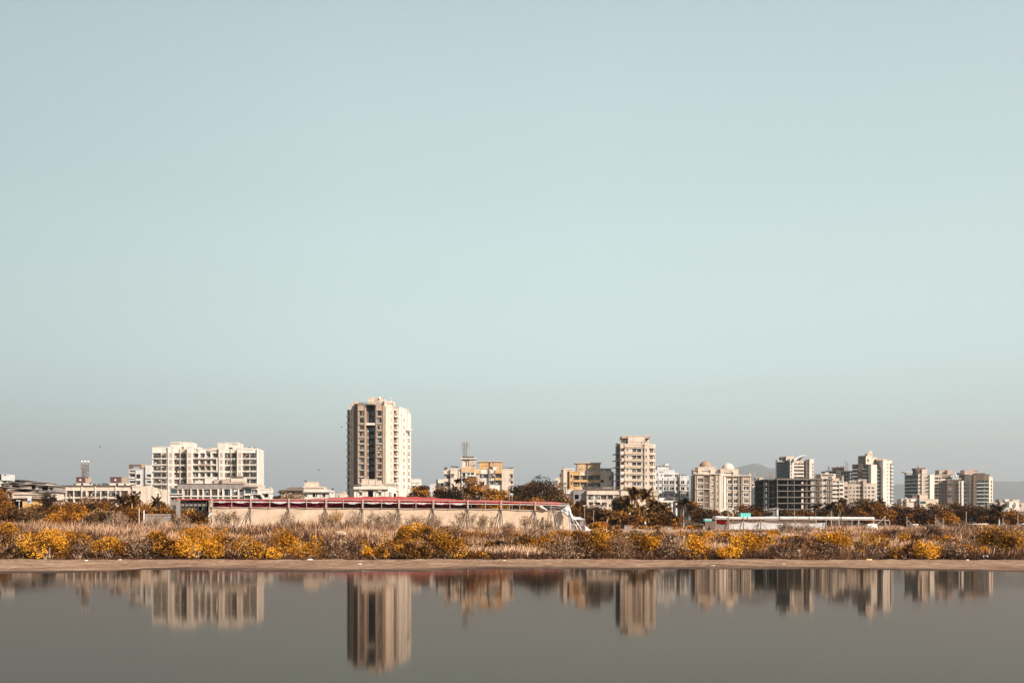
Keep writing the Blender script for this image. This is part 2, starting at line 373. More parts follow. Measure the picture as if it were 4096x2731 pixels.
# ------------------------------------------------------------------ vegetation makers
def rand_dirs(n, r=rng):
    v = r.normal(size=(n, 3)); return v / np.linalg.norm(v, axis=1, keepdims=True)
def leaf_quads(Pn, size, r=rng, up=.0, aspect=.5, droop=0):
    """leaf-shaped quads (rhombs) at the points Pn"""
    n = len(Pn); a = rand_dirs(n, r); a[:, 2] = a[:, 2] * .8 + up; a /= np.linalg.norm(a, axis=1, keepdims=True)
    b = np.cross(a, rand_dirs(n, r)); b /= np.linalg.norm(b, axis=1, keepdims=True)
    s = (size * r.uniform(.6, 1.35, n))[:, None]
    p0 = Pn - a * s * .5; p2 = Pn + a * s * .5; m_ = Pn - a * s * .08
    return np.stack([p0, m_ + b * s * aspect * .5, p2, m_ - b * s * aspect * .5], 1)
def crown(rx, ry, rz, n_clump, leaves, size, r=rng, base=.0, tint0=.5, spread=.25, flat=False, rag=1.0):
    """clumps spread through an uneven ellipsoid, centre at half height; returns quads and tints around (0,0,rz)"""
    cs = []; 
    bulge = r.uniform(.4, 1.25, 9)
    while len(cs) < n_clump:
        d = rand_dirs(1, r)[0]
        if d[2] < -.75 + base: continue
        ang = (math.atan2(d[1], d[0]) / (2 * math.pi) + .5) * 8; bu = bulge[int(ang)] * (1 - ang % 1) + bulge[int(ang) + 1] * (ang % 1)
        k = r.uniform(.25, .86) ** .6 * (.75 + .3 * bu * rag)
        wf = min(1.7, 1 / max(.4, math.sqrt(max(0, 1 - d[2] ** 2)))) if d[2] < 0 else 1.0
        cs.append((d[0] * rx * k * wf, d[1] * ry * k * wf, rz + d[2] * rz * k))
    cs = np.array(cs); m = min(rx, rz) * (1.25 / math.sqrt(n_clump / 6))
    V = []; T = []
    per = max(6, leaves // n_clump)
    for c in cs:
        rr = m * r.uniform(.6, 1.25); k = int(per * r.uniform(.5, 1.5))
        d = rand_dirs(k, r); rad = r.uniform(.45, 1.05, k) ** .7 * rr
        Pn = c + d * rad[:, None] * np.array([1, 1, .62 if flat else .8])
        Pn[:, 2] = np.maximum(Pn[:, 2], .02 * rz + r.uniform(0, .12, k) * rz)
        V.append(leaf_quads(Pn, size, r, up=.25))
        T.append(np.clip(tint0 + r.normal(0, spread * .95) + r.normal(0, spread * .34, k), 0, 1))  # tint differs per clump; the dark end also stands in for shaded hollows
    return np.concatenate(V), np.concatenate(T), cs
def branches(mb, p, tops, r0, mat, r=random, bend=.25, fork=.45):
    """a tapered trunk that divides into one limb per crown clump"""
    p = Vector(p); tops = [Vector(t) for t in tops]
    mean = sum(tops, Vector()) / len(tops)
    f = p.lerp(mean, fork); f.x += r.uniform(-.1, .1) * (mean - p).length * bend
    mb.tube([p, p.lerp(f, .5) + Vector((r.uniform(-1, 1), r.uniform(-1, 1), 0)) * r0 * .8, f], r0, mat, 6, r0 * .62)
    for t in tops:
        q = f.lerp(t, .5); L_ = (t - f).length
        q += Vector((r.uniform(-1, 1), r.uniform(-1, 1), r.uniform(0, 1))) * L_ * .14
        mb.tube([f, q, t], r0 * .42, mat, 4, r0 * .12, cap=False)
LM = dict(
    gold=leaf_mat('golden_leaves', (.022, .010, .003), (.42, .165, .009), (.78, .37, .028)),
    goldark=leaf_mat('golden_brown_leaves', (.010, .005, .003), (.18, .068, .008), (.62, .28, .022)),
    orange=leaf_mat('orange_brown_leaves', (.012, .005, .002), (.19, .064, .008), (.58, .25, .024)),
    rust=leaf_mat('rusty_dark_leaves', (.006, .004, .002), (.085, .031, .006), (.42, .17, .018)),
    dark=leaf_mat('dark_dull_leaves', (.008, .006, .004), (.035, .018, .008), (.20, .095, .022)),
    pale=leaf_mat('pale_dry_leaves', (.07, .035, .02), (.27, .16, .095), (.56, .39, .25)),
    olive=leaf_mat('tan_brown_leaves', (.03, .015, .007), (.17, .088, .032), (.42, .25, .10)),
    palm=leaf_mat('palm_fronds', (.010, .006, .003), (.09, .040, .009), (.34, .16, .028)),
    dpalm=leaf_mat('dark_palm_fronds', (.006, .005, .004), (.022, .014, .008), (.10, .05, .015)),
    grass=leaf_mat('dry_grass', (.028, .011, .005), (.235, .112, .055), (.76, .50, .32), rough=.9, trans=.15),
)
def bush(crop, cx, wid, yt, yb, mat, label, tint=.62, n=1500, size=None, group='golden shrubs in the dry scrub', name='golden_shrub', D=None, density=1.0, stems=0):
    a0, t0 = nat(crop, cx - wid / 2, yt); a1, b0 = nat(crop, cx + wid / 2, yb)
    if D is None:
        D = float(np.interp(b0, [2120, 2125, 2134, 2152, 2180, 2205, 2238], [170, 150, 130, 110, 92, 76, 61])) 
        if b0 > 2230: D = 61.0
    x = X((a0 + a1) / 2, D); gz = min(g1(x, D), Z(b0, D) + .25)
    rx = (a1 - a0) / 2 * D / F; h = Z(t0, D) - gz
    sz = size or (.07 + .0010 * D); n = int(n * (1 if size else 1.7))
    rt = empty(name, (x, D + rx * .5, gz), label, 'shrub', group)
    seed = int(abs(a0 * 13 + t0 * 7)) % 99991; r = np.random.default_rng(seed)
    V, T, cs = crown(rx * .98, max(rx * .6, .5), h / 2, max(9, int(7 + rx * h * 3.0)), int(n * density * min(2.6, max(.6, rx * h / 1.6))), sz, r, base=.1, tint0=tint - .05, spread=.36, rag=1.3)
    cloud('foliage', V, T, LM[mat], rt)
    mb = MB(); rr = random.Random(seed)
    for k, c in enumerate(cs[:14 + stems]):
        b_ = Vector((rr.uniform(-.2, .2) * rx, rr.uniform(-.15, .15) * rx, -.05)) + rt.location
        c_ = Vector(c) + rt.location
        mb.tube([b_, b_.lerp(c_, .55) + Vector((0, 0, .12 * h)), c_], .022 + .004 * h, M['palebark'], 4, .008, cap=False)
    mb.build('stem', rt)
    return rt
def tree(crop, cx, wid, yt, yb, D, mat, label, tint=.5, n=1500, trunk='bark', group='trees between the field and the houses', name='broadleaf_tree', gap=.0, low=.12, airy=False, size=None):
    a0, t0 = nat(crop, cx - wid / 2, yt); a1, b0 = nat(crop, cx + wid / 2, yb)
    x = X((a0 + a1) / 2, D); gz = g1(x, D) - .1
    rx = (a1 - a0) / 2 * D / F; zt = Z(t0, D); zb = max(gz + .1, Z(b0, D))
    h = zt - gz; ch = h * (1 - low)
    rt = empty(name, (x, D, gz), label, 'tree', group)
    seed = int(abs(a0 * 17 + t0 * 5)) % 99991; r = np.random.default_rng(seed)
    area = rx * ch
    V, T, cs = crown(rx, max(rx * .75, 1.2), ch / 2, int(12 + area * .55), int(n * min(3.2, max(.7, area / 16))), size or (.24 + .0009 * D), r, base=-.1, tint0=tint, spread=.30, flat=True, rag=.55)
    if airy:
        keep = r.uniform(size=len(V)) < .97; V = V[keep]; T = T[keep]
    V[:, :, 2] += zt - ch - gz
    cs = cs + np.array([0, 0, zt - ch - gz])
    cloud('crown', V, T, LM[mat], rt)
    mb = MB(); rr = random.Random(seed)
    order = np.argsort(-cs[:, 2])[:16 if airy else 9]
    branches(mb, rt.location, [Vector(cs[i]) + rt.location for i in order], max(.10, .022 * h + .02 * rx), M[trunk], rr)
    mb.build('trunk', rt)
    return rt
def frond_mesh(name, L_, mat, seed, droop):
    r = np.random.default_rng(seed); K = 16; V = []; T = []
    pts = []
    for i in range(K + 1):
        t = i / K; pts.append(np.array([t * L_ * (1 - .25 * droop * t), 0, L_ * (.42 * t - (.55 + .55 * droop) * t * t)]))
    for i in range(1, K + 1):
        t = i / K; p = pts[i]; d = pts[i] - pts[i - 1]; d /= np.linalg.norm(d)
        w_ = L_ * .30 * (math.sin(math.pi * min(1, t * .8 + .18)) ** .7)
        for s in (-1, 1):
            for j in range(2):
                q = p - (pts[i] - pts[i - 1]) * .5 * j
                tip = q + np.array([d[0] * .45 * w_, s * w_ * .62, -w_ * r.uniform(.55, .95)])
                hw = L_ * .042
                V.append([q - d * hw, q + d * hw, tip + d * hw * .4, tip - d * hw * .4]); T.append(np.clip(.5 + r.normal(0, .25), 0, 1))
        V.append([pts[i - 1] + [0, .03, 0], pts[i - 1] - [0, .03, 0], p - [0, .02, .0], p + [0, .02, 0]]); T.append(.9)
    return cloud(name, np.array(V), np.array(T), mat)
FR = {}
def palm(crop, cx, yt, yb, D, label, mat='palm', R_=None, span=110, n=17, lean=0.0, group='coconut palms among the trees'):
    """crown centre at (cx, yt + about a third of the span); span: crown width in crop pixels"""
    _, sc = None, CROPS[crop][2]
    a, t0 = nat(crop, cx, yt); _, b0 = nat(crop, cx, yb)
    L_ = span * sc / 2 * D / F * 1.35
    x = X(a, D); gz = g1(x, D) - .1; zc = Z(t0, D) - L_ * .45
    rt = empty('coconut_palm', (x, D, gz), label, 'palm tree', group)
    mb = MB(); h = zc - gz
    mb.tube([(x - lean * h, D, gz), (x - lean * h * .5 - .1, D, gz + h * .5), (x, D, zc)], .17, M['palebark'], 7, .10)
    mb.build('trunk', rt)
    r = random.Random(int(a * 3 + t0))
    for k in range(n):
        key = (mat, k % 3)
        if key not in FR:
            f = frond_mesh('frond', 1.0, LM[mat], 40 + k, (k % 3) * .5); FR[key] = f.data
            o = f
        else:
            o = bpy.data.objects.new('frond', FR[key]); C.objects.link(o)
        o.parent = rt
        o.location = (0, 0, zc - gz); s = L_ * r.uniform(.85, 1.15); o.scale = (s, s, s)
        o.rotation_euler = (r.uniform(-.2, .2), R(-r.choice([-20, 0, 15, 35, 60])) , k * 2.39996 + r.uniform(-.2, .2))
    return rt
def dry_shrub(crop, cx, wid, yt, yb, label, mat='olive', D=118, n=420, stems=16, leaf=.17):
    """tall thin pale stems fanning out of the reeds with sparse leaves towards their ends"""
    a0, t0 = nat(crop, cx - wid / 2, yt); a1, b0 = nat(crop, cx + wid / 2, yb)
    x = X((a0 + a1) / 2, D); gz = g1(x, D); h = Z(t0, D) - gz; rx = (a1 - a0) / 2 * D / F
    rt = empty('leggy_shrub', (x, D, gz), label, 'shrub', 'tall thin shrubs in front of the tents')
    seed = int(a0 * 3 + t0) % 9973; rr = random.Random(seed); r = np.random.default_rng(seed)
    mb = MB(); pts = []
    for k in range(stems):
        an = rr.uniform(-1, 1); hh = h * rr.uniform(.62, 1.0) * (1 - .25 * abs(an))
        b_ = Vector((an * rx * .25, rr.uniform(-.5, .5), 0)); t = Vector((an * rx + rr.uniform(-.2, .2), rr.uniform(-1, 1), hh))
        m_ = b_.lerp(t, .5) + Vector((0, 0, .1 * hh))
        L0 = rt.location
        mb.tube([L0 + b_, L0 + m_, L0 + t], .028, M['palebark'], 4, .010, cap=False)
        for j in range(3):
            s0 = m_.lerp(t, rr.uniform(.1, .8)); e = s0 + Vector((rr.uniform(-.5, .5), rr.uniform(-.4, .4), rr.uniform(.3, .8))) * h * .25
            mb.tube([L0 + s0, L0 + e], .012, M['palebark'], 3, .006, cap=False)
            for q in range(max(3, n // stems // 4)): pts.append(s0.lerp(e, rr.uniform(.2, 1.1)))
        for q in range(max(3, n // stems // 4)): pts.append(m_.lerp(t, rr.uniform(.35, 1.08)))
    mb.build('stem', rt)
    Pn = np.array([tuple(p) for p in pts]) + r.normal(0, .10, (len(pts), 3))
    cloud('foliage', leaf_quads(Pn, leaf, r, up=-.1), np.clip(.55 + r.normal(0, .28, len(Pn)), 0, 1), LM[mat], rt)
    return rt
# dry grass and reeds: nobody could count the blades, one object
def blades(n, xf, Y, hf, wid, tintf, r, lean=.35):
    """n bent blades: two quads each"""
    x, y = xf, Y; z = ground(x, y)
    h = hf; ang = r.uniform(0, 2 * math.pi, n); dx = np.cos(ang); 
    le = r.normal(.10, lean, n) * h; le2 = r.normal(0, lean, n) * h
    w2 = wid / 2
    def pt(s, t, k): return np.stack([x + s * dx * w2 * k + le * t ** 1.6, y + s * np.sin(ang) * w2 * k * .5 + le2 * t ** 1.6, z + h * t * (1 - .12 * t)], -1)
    a = [pt(-1, 0, 1), pt(1, 0, 1), pt(1, .55, .8), pt(-1, .55, .8)]; b = [pt(-1, .55, .8), pt(1, .55, .8), pt(1, 1, .15), pt(-1, 1, .15)]
    V = np.concatenate([np.stack(a, 1), np.stack(b, 1)]); T = np.concatenate([tintf, tintf + .08])
    return V, T
def reed_top(px):      # row reached by the tallest grass, along the photograph
    return np.interp(px, [-300, 0, 300, 600, 830, 900, 1050, 1180, 1400, 1600, 1800, 2100, 2270, 2330, 2850, 3300, 3420, 3650, 3850, 4000, 4400],
                     [2078, 2076, 2070, 2070, 2078, 2090, 2082, 2066, 2066, 2080, 2090, 2102, 2110, 2136, 2136, 2130, 2116, 2104, 2092, 2088, 2086])
def make_grass():
    r = np.random.default_rng(11); Vs = []; Ts = []
    # (a) tall stand, (b) low litter in front, (c) short field grass behind
    n = 170000
    y = 64 + (146 - 64) * r.uniform(size=n) ** .85; px = r.uniform(-350, 4450, n); x = (px - 2048) * y / F
    topz = HW + (HZ - reed_top(px)) * np.interp(y, [60, 150], [60, 150]) / F - ground(x, y)
    tall = np.clip((y - 78) / 45, 0, 1)
    cl = .5 + .5 * np.sin(x * 1.1 + 2 * np.sin(y * .35)) * np.sin(y * .8 + x * .25 + np.sin(x * .37))
    hmax = np.clip(topz, .45, 3.2)
    h = (.25 + .55 * cl) * (1 - tall) + tall * hmax * (.42 + .45 * cl)
    h = h * r.uniform(.6, 1.3, n)
    g = np.sin(x * .23 + 1.5 * np.sin(y * .11)) * np.sin(y * .21 + x * .07)
    thin = r.uniform(size=n) < np.clip(.75 + .6 * g, .22, 1)
    gapf = ~((px > 2330) & (px < 2850) & (y > 128))
    k = thin & gapf
    t = .36 + .42 * g + r.normal(0, .22, n) + .22 * (cl - .4)
    V, T = blades(k.sum(), x[k], y[k], h[k], .045 + .0006 * y[k], t[k], r, .22); Vs.append(V); Ts.append(T)
    n = 45000; y = r.uniform(58.5, 72, n); px = r.uniform(-300, 4400, n); x = (px - 2048) * y / F
    fr = 59.8 + 1.0 * np.sin(x * .6) + .9 * np.sin(x * 1.7 + 1); k = y > fr
    h = r.uniform(.08, .5, n) * (.4 + .6 * np.clip((y - fr) / 4, 0, 1)); t = .06 + .14 * np.sin(x * .4) + r.normal(0, .16, n)
    V, T = blades(k.sum(), x[k], y[k], h[k], np.full(k.sum(), .07), t[k], r, .6); Vs.append(V); Ts.append(T)
    n = 26000; y = r.uniform(150, 235, n); px = r.uniform(-300, 4400, n); x = (px - 2048) * y / F
    pth = (px > 2300) & (px < 3100) & (y < 200) & (r.uniform(size=n) < .9); k = ~pth
    h = r.uniform(.25, .9, n); t = .55 + r.normal(0, .2, n)
    V, T = blades(k.sum(), x[k], y[k], h[k], np.full(k.sum(), .16), t[k], r, .25); Vs.append(V); Ts.append(T)
    o = cloud('dry_grass', np.concatenate(Vs), np.concatenate(Ts), LM['grass'])
    tag(o, 'dry mauve and straw coloured grass and reeds covering the waste ground', 'grass', None, 'stuff')
make_grass()
# ------------------------------------------------------------------ buildings
wr = random.Random(5)
GL = ['glass', 'glass', 'glassb', 'glassb', 'glassc', 'glass', 'glassb', 'bluecurt']
class Bld:
    def __init__(s, crop, D, x, label, name='apartment_building', cat='building', group=None):
        s.c = crop; s.D = D; xn = nat(crop, x, 0)[0]
        s.root = empty(name, (X(xn, D), D, g1(X(xn, D), D)), label, cat, group)
        s.wall = MB(); s.roofm = MB(); s.n = 0; s.nb = 0
    def zy(s, y, D=None): return Z(nat(s.c, 0, y)[1], D or s.D)
    def xx(s, x, D=None): return X(nat(s.c, x, 0)[0], D or s.D)
    def mass(s, x0, y0, x1, y1, mat, d=0, dd=0, deep=12, wins=(), right=None, left=None, cap=.25, end=None, roof='roof', sidemat=None, capmat=None):
        """x0..x1, y0..y1 in crop pixels (y1 None: down to the ground); front at D + d, receding by dd towards x1.
        wins: (x0, y0, x1, y1, kind); right / left: spec of side windows (columns, rows, kind)"""
        mat = M[mat] if isinstance(mat, str) else mat
        Da, Db = s.D + d, s.D + d + dd
        if end:        # the drawn extent takes in the side face that perspective shows
            xe = nat(s.c, x1 if end == 'r' else x0, 0)[0]; wpx = abs(x1 - x0) * CROPS[s.c][2]; off = abs(xe - 2048)
            deep = min(deep, .75 * wpx * s.D / off); ext = off * deep / (s.D + deep) / CROPS[s.c][2]
            if end == 'r': x1 -= ext
            else: x0 += ext
        j = (s.n % 7) * .004; s.n += 1
        A = Vector((s.xx(x0, Da) + j, Da + j)); B = Vector((s.xx(x1, Db) - j, Db + j))
        Dm = (Da + Db) / 2
        zt = s.zy(y0, Dm); zb = (g1(A.x, Da) - 1.5) if y1 is None else s.zy(y1, Dm)
        u = B - A; Lw = u.length; u = u / Lw; n = Vector((u.y, -u.x))
        ops = []
        for wd in wins:
            a0, b0, a1, b1, kind = wd[:5]
            def su(px):
                t = (nat(s.c, px, 0)[0] - 2048) / F
                return (t * A.y - A.x) / (u.x - t * u.y)
            ua, ub = su(a0), su(a1); za, zb2 = s.zy(b1, Dm), s.zy(b0, Dm)
            ua = max(ua, .05); ub = min(ub, Lw - .05); zb2 = min(zb2, zt - .05)
            za = max(za, zb + .02)
            if ub - ua < .1 or zb2 - za < .1: continue
            dep = {'w': .22, 'g': .25, 's': .25, 'b': 1.5, 'o': 4.0, 'p': .07, 'k': .5, 'n': 1.3, 'v': .3, 'a': .22, 't': .2, 'q': 1.3}[kind]
            ops.append((ua, za, ub, zb2, min(dep, deep * .8), kind))
        s.facade(s.wall, A, u, n, Lw, zb, zt, ops, mat)
        # sides, back, roof
        bk = Vector((-n.x, -n.y)) * deep
        C_, D_ = B + bk, A + bk
        sm = M[sidemat] if sidemat else mat
        for p, q, spec in ((B, C_, right), (D_, A, left)):
            v = q - p; Ls = v.length; v = v / Ls; nn = Vector((v.y, -v.x)); op2 = []
            if spec:
                cols, rows, kind = spec
                for i in range(cols):
                    c0 = Ls * (i + .5) / cols
                    for (ra, rb) in rows:
                        op2.append((c0 - min(.8, Ls / cols * .32), s.zy(rb, Dm), c0 + min(.8, Ls / cols * .32), s.zy(ra, Dm), .22, kind))
                op2 = [o for o in op2 if o[1] > zb and o[3] < zt]
            s.facade(s.wall, p, v, nn, Ls, zb, zt, op2, sm)
        s.wall.poly([(D_.x, D_.y, zb), (C_.x, C_.y, zb), (C_.x, C_.y, zt), (D_.x, D_.y, zt)], sm)
        s.roofm.poly([(A.x, A.y, zt - .004), (B.x, B.y, zt - .004), (C_.x, C_.y, zt - .004), (D_.x, D_.y, zt - .004)], M[roof])
        if y1 is not None: s.roofm.poly([(D_.x, D_.y, zb), (C_.x, C_.y, zb), (B.x, B.y, zb), (A.x, A.y, zb)], M[roof])
        if cap:      # coping standing proud of the wall
            o_ = A + n * .12 - u * .12
            s.wall.obox((o_.x, o_.y, zt - cap), (u.x * (Lw + .24), u.y * (Lw + .24), 0), (-n.x * .35, -n.y * .35, 0), (0, 0, cap + .05), M[capmat] if capmat else mat)
        return A, u, n, Lw, zb, zt
    def facade(s, mb, A, u, n, Lw, zb, zt, ops, mat):
        us = sorted({0.0, Lw, *[round(o[0], 3) for o in ops], *[round(o[2], 3) for o in ops]})
        zs = sorted({zb, zt, *[round(o[1], 3) for o in ops], *[round(o[3], 3) for o in ops]})
        def P(a, z, dp=0): return (A.x + u.x * a - n.x * dp, A.y + u.y * a - n.y * dp, z)
        for j in range(len(zs) - 1):
            zc = (zs[j] + zs[j + 1]) / 2; run = None
            for i in range(len(us) - 1):
                uc = (us[i] + us[i + 1]) / 2
                solid = not any(o[0] < uc < o[2] and o[1] < zc < o[3] for o in ops)
                if solid and run is None: run = us[i]
                if (not solid or i == len(us) - 2) and run is not None:
                    e = us[i + 1] if solid else us[i]
                    mb.poly([P(run, zs[j]), P(e, zs[j]), P(e, zs[j + 1]), P(run, zs[j + 1])], mat); run = None
        for (a, z0, b, z1, dp, kind) in ops:
            inner = M['room'] if kind == 'o' else mat
            mb.poly([P(a, z0), P(a, z0, dp), P(a, z1, dp), P(a, z1)], inner); mb.poly([P(b, z0, dp), P(b, z0), P(b, z1), P(b, z1, dp)], inner)
            mb.poly([P(a, z0, dp), P(a, z0), P(b, z0), P(b, z0, dp)], inner); mb.poly([P(a, z1), P(a, z1, dp), P(b, z1, dp), P(b, z1)], inner)
            if kind in 'bonkq': mb.poly([P(a, z0, dp), P(b, z0, dp), P(b, z1, dp), P(a, z1, dp)], M['room'] if kind == 'o' else mat)
            s.window(lambda uu, zz, dd: P(uu, zz, dd), a, z0, b, z1, dp, kind, u, n)
    def window(s, P, a, z0, b, z1, dp, kind, u, n):
        if kind in 'o': return
        w_, h = b - a, z1 - z0
        U = Vector((u.x, u.y, 0)); Nn = Vector((n.x, n.y, 0))
        mb = MB()
        def gbar(ua, ub, za, zb, d0, t, mat): gm.obox(P(ua, za, d0), U * (ub - ua), (0, 0, zb - za), -Nn * t, mat)
        def bar(ua, ub, za, zb, d0, t, mat): mb.obox(P(ua, za, d0), U * (ub - ua), (0, 0, zb - za), -Nn * t, mat)
        if kind == 'p':      # shallow tiled panel
            bar(a + .01, b - .01, z0 + .01, z1 - .01, .05, .03, M['pink']); mb.build('wall_panel', s.root); return
        if kind == 'k': return                                         # plain recess
        fm = M['wframe'] if kind in 'sat' else M['frame']
        if kind in 'bnq':
            # balcony: glazed door at the back, parapet or railing at the front
            bar(a + w_ * .12, b - w_ * .12, z0, z0 + h * .86, dp - .06, .05, fm)
            bar(a + w_ * .17, b - w_ * .17, z0 + .05, z0 + h * .8, dp - .09, .02, M[wr.choice(['glass', 'glassb', 'glass'])])
            wo = mb.build('window', s.root)
            mb = MB(); ph = h * (.42 if kind != 'n' else .34)
            if kind == 'b':
                mb.obox(P(a - .06, z0 - .06, -.10), U * (w_ + .12), (0, 0, ph), -Nn * .16, M['white'] if wr.random() < .7 else M['cream'])
            elif kind == 'q':
                mb.obox(P(a - .1, z0 - .1, -.55), U * (w_ + .2), (0, 0, .22), -Nn * .6, M['white'])
                mb.obox(P(a - .1, z0 + .12, -.55), U * (w_ + .2), (0, 0, ph * .8), -Nn * .10, M['cream'])
            else:
                k = max(4, int(w_ / .22))
                for i in range(k): 
                    uu = a + w_ * (i + .5) / k; mb.obox(P(uu - .025, z0, -.02), U * .05, (0, 0, ph), -Nn * .04, M['rail'])
                mb.obox(P(a, z0 + ph, -.04), U * w_, (0, 0, .07), -Nn * .07, M['rail'])
            if wr.random() < .45:                                      # things drying or stored on the balcony
                for q in range(wr.randint(1, 3)):
                    uu = a + w_ * wr.uniform(.1, .75); mb.obox(P(uu, z0 + ph * .8, .25 + .1 * q), U * wr.uniform(.25, .6), (0, 0, h * wr.uniform(.2, .45)), -Nn * .04, M[wr.choice(['glassc', 'pink', 'bluecurt', 'wframe', 'tan', 'maroonbox'])])
            mb.build('balcony', s.root); return
        fw = min(.09, w_ * .09); gm = MB()
        for q in ((a, a + fw, z0, z1), (b - fw, b, z0, z1), (a + fw, b - fw, z0, z0 + fw), (a + fw, b - fw, z1 - fw, z1)): bar(*q, dp - .10, .08, fm)
        g = {'v': ['glassg', 'glassg', 'glass']}.get(kind, GL)
        k = 1 if w_ < .8 else (2 if w_ < 2.2 else max(3, int(w_ / 1.0)))
        for i in range(k):
            ua = a + fw + (w_ - 2 * fw) * i / k; ub = a + fw + (w_ - 2 * fw) * (i + 1) / k
            zc = z1 - fw
            mt = M[wr.choice(g)]
            if wr.random() < .35 and kind != 'v':
                zc = z0 + h * wr.uniform(.45, .8); gbar(ua, ub, zc, z1 - fw, dp - .04, .02, M[wr.choice(['glassc', 'glass', 'pink', 'wframe'])])
            gbar(ua, ub, z0 + fw, zc, dp - .03, .02, mt)
            if i: bar(ua - .03, ua + .03, z0 + fw, z1 - fw, dp - .09, .05, fm)
        if kind == 'g':      # security grille box, laundry behind
            k = max(3, int(w_ / .35))
            for i in range(k + 1):
                uu = a + w_ * i / k; mb.obox(P(uu - .02, z0, -.28), U * .04, (0, 0, h * .62), -Nn * .03, M['rail'])
            for zz in (z0, z0 + h * .3, z0 + h * .6): mb.obox(P(a, zz, -.30), U * w_, (0, 0, .05), -Nn * .30, M['rail'])
            if wr.random() < .5: mb.obox(P(a + w_ * wr.uniform(0, .5), z0 + .1, -.2), U * w_ * .3, (0, 0, h * .4), -Nn * .08, M[wr.choice(['pink', 'wframe', 'tan', 'glassb'])])
        if kind in 'ws' and h > .8: mb.obox(P(a - .12, z0 - .10, -.14), U * (w_ + .24), (0, 0, .10), -Nn * .16, M['white'])
        if kind in 'wg' and w_ > .9 and wr.random() < .75: mb.obox(P(a - .2, z1 + .05, -.55), U * (w_ + .4), (0, 0, .10), -Nn * .58, M['white'])
        if kind == 'a':      # arched head
            K = 8
            pts = [(a + w_ / 2 - (w_ / 2 + .15) * math.cos(math.pi * i / K), z1 - .1 + w_ * .28 * math.sin(math.pi * i / K)) for i in range(K + 1)]
            for i in range(K):
                (p0, q0), (p1, q1) = pts[i], pts[i + 1]
                mb.poly([P(p0, q0, -.12), P(p1, q1, -.12), P(p1, q1 + .28, -.12), P(p0, q0 + .28, -.12)], M['white'])
                mb.poly([P(p0, q0 + .28, -.12), P(p1, q1 + .28, -.12), P(p1, q1 + .28, .0), P(p0, q0 + .28, .0)], M['white'])
        wo = mb.build('window', s.root); gm.build('pane', wo)
    def bar(s, x0, y0, x1, y1, mat, proj=.4, d=0, dd=0, name='ledge', inn=.05):
        """trim standing proj metres in front of the wall at D + d"""
        Da, Db = s.D + d, s.D + d + dd; Dm = (Da + Db) / 2
        A = Vector((s.xx(x0, Da), Da, s.zy(y1, Dm))); B = Vector((s.xx(x1, Db), Db, s.zy(y1, Dm)))
        u = (B - A); n = Vector((u.y, -u.x, 0)).normalized()
        mb = MB(); mb.obox(A + n * proj, u, (0, 0, s.zy(y0, Dm) - s.zy(y1, Dm)), -n * (proj + inn), M[mat])
        return mb.build(name, s.root)
    def box(s, x0, y0, x1, y1, mat, d=0, deep=3, name='roof_room'):
        D = s.D + d; mb = MB(); j = .003 * (s.n % 5); s.n += 1
        mb.box(s.xx(x0, D), s.xx(x1, D), D + j, D + j + deep, s.zy(y1, D), s.zy(y0, D), M[mat]); return mb.build(name, s.root)
    def tanks(s, lst, d=3, mat='cool', r=None):
        for (x, y0, y1, w_) in lst:
            D = s.D + d; R_ = w_ / 2 * CROPS[s.c][2] * D / F; h = s.zy(y0, D) - s.zy(y1, D)
            mb = MB(); mb.lathe((s.xx(x, D), D + R_, s.zy(y1, D)), [(R_, 0), (R_, h * .8), (R_ * .8, h * .92), (R_ * .25, h * .96), (R_ * .22, h)], M[mat], 14)
            mb.build('water_tank', s.root)
    def dishes(s, lst, d=1):
        for (x, y) in lst:
            D = s.D + d; c = Vector((s.xx(x, D), D, s.zy(y, D))); mb = MB()
            ax = Vector((wr.uniform(.1, .5), -1, .6)).normalized(); a = ax.orthogonal().normalized(); b = ax.cross(a); r = .42
            ring = [c + (a * math.cos(t) + b * math.sin(t)) * r + ax * .12 for t in [i * math.pi / 6 for i in range(12)]]
            for i in range(12): mb.poly([c, ring[i], ring[(i + 1) % 12]], M['dgrey']); mb.poly([c - ax * .02, ring[(i + 1) % 12] - ax * .02, ring[i] - ax * .02], M['dgrey'])
            mb.tube([c - ax * .03, c + Vector((0, .15, -.7))], .04, M['metal'], 5); mb.tube([c, c + ax * .45], .02, M['metal'], 4)
            mb.build('satellite_dish', s.root)
    def acs(s, lst, d=0):
        for (x, y) in lst:
            D = s.D + d; mb = MB(); x_ = s.xx(x, D); z = s.zy(y, D)
            mb.box(x_ - .4, x_ + .4, D - .42, D - .02, z - .28, z + .28, M['wframe']); mb.tube([(x_ - .1, D - .43, z), (x_ - .1, D - .425, z)], .2, M['dgrey'], 12)
            mb.build('air_conditioner', s.root)
    def pipe(s, x, y0, y1, d=0, r=.09, mat='pipe'):
        D = s.D + d; mb = MB(); zb = g1(s.xx(x, D), D) if y1 is None else s.zy(y1, D)
        mb.tube([(s.xx(x, D), D - .15, zb), (s.xx(x, D), D - .15, s.zy(y0, D))], r, M[mat], 6); mb.build('drain_pipe', s.root)
    def done(s):
        if s.wall.v: s.wall.build('wall', s.root)
        if s.roofm.v: s.roofm.build('roof', s.root)
        return s.root
def grid(cols, rows, kind):
    return [(a, c, b, d, kind) for (a, b) in cols for (c, d) in rows]
def rowsf(y0, h, pitch, n): return [(y0 + i * pitch, y0 + i * pitch + h) for i in range(n)]

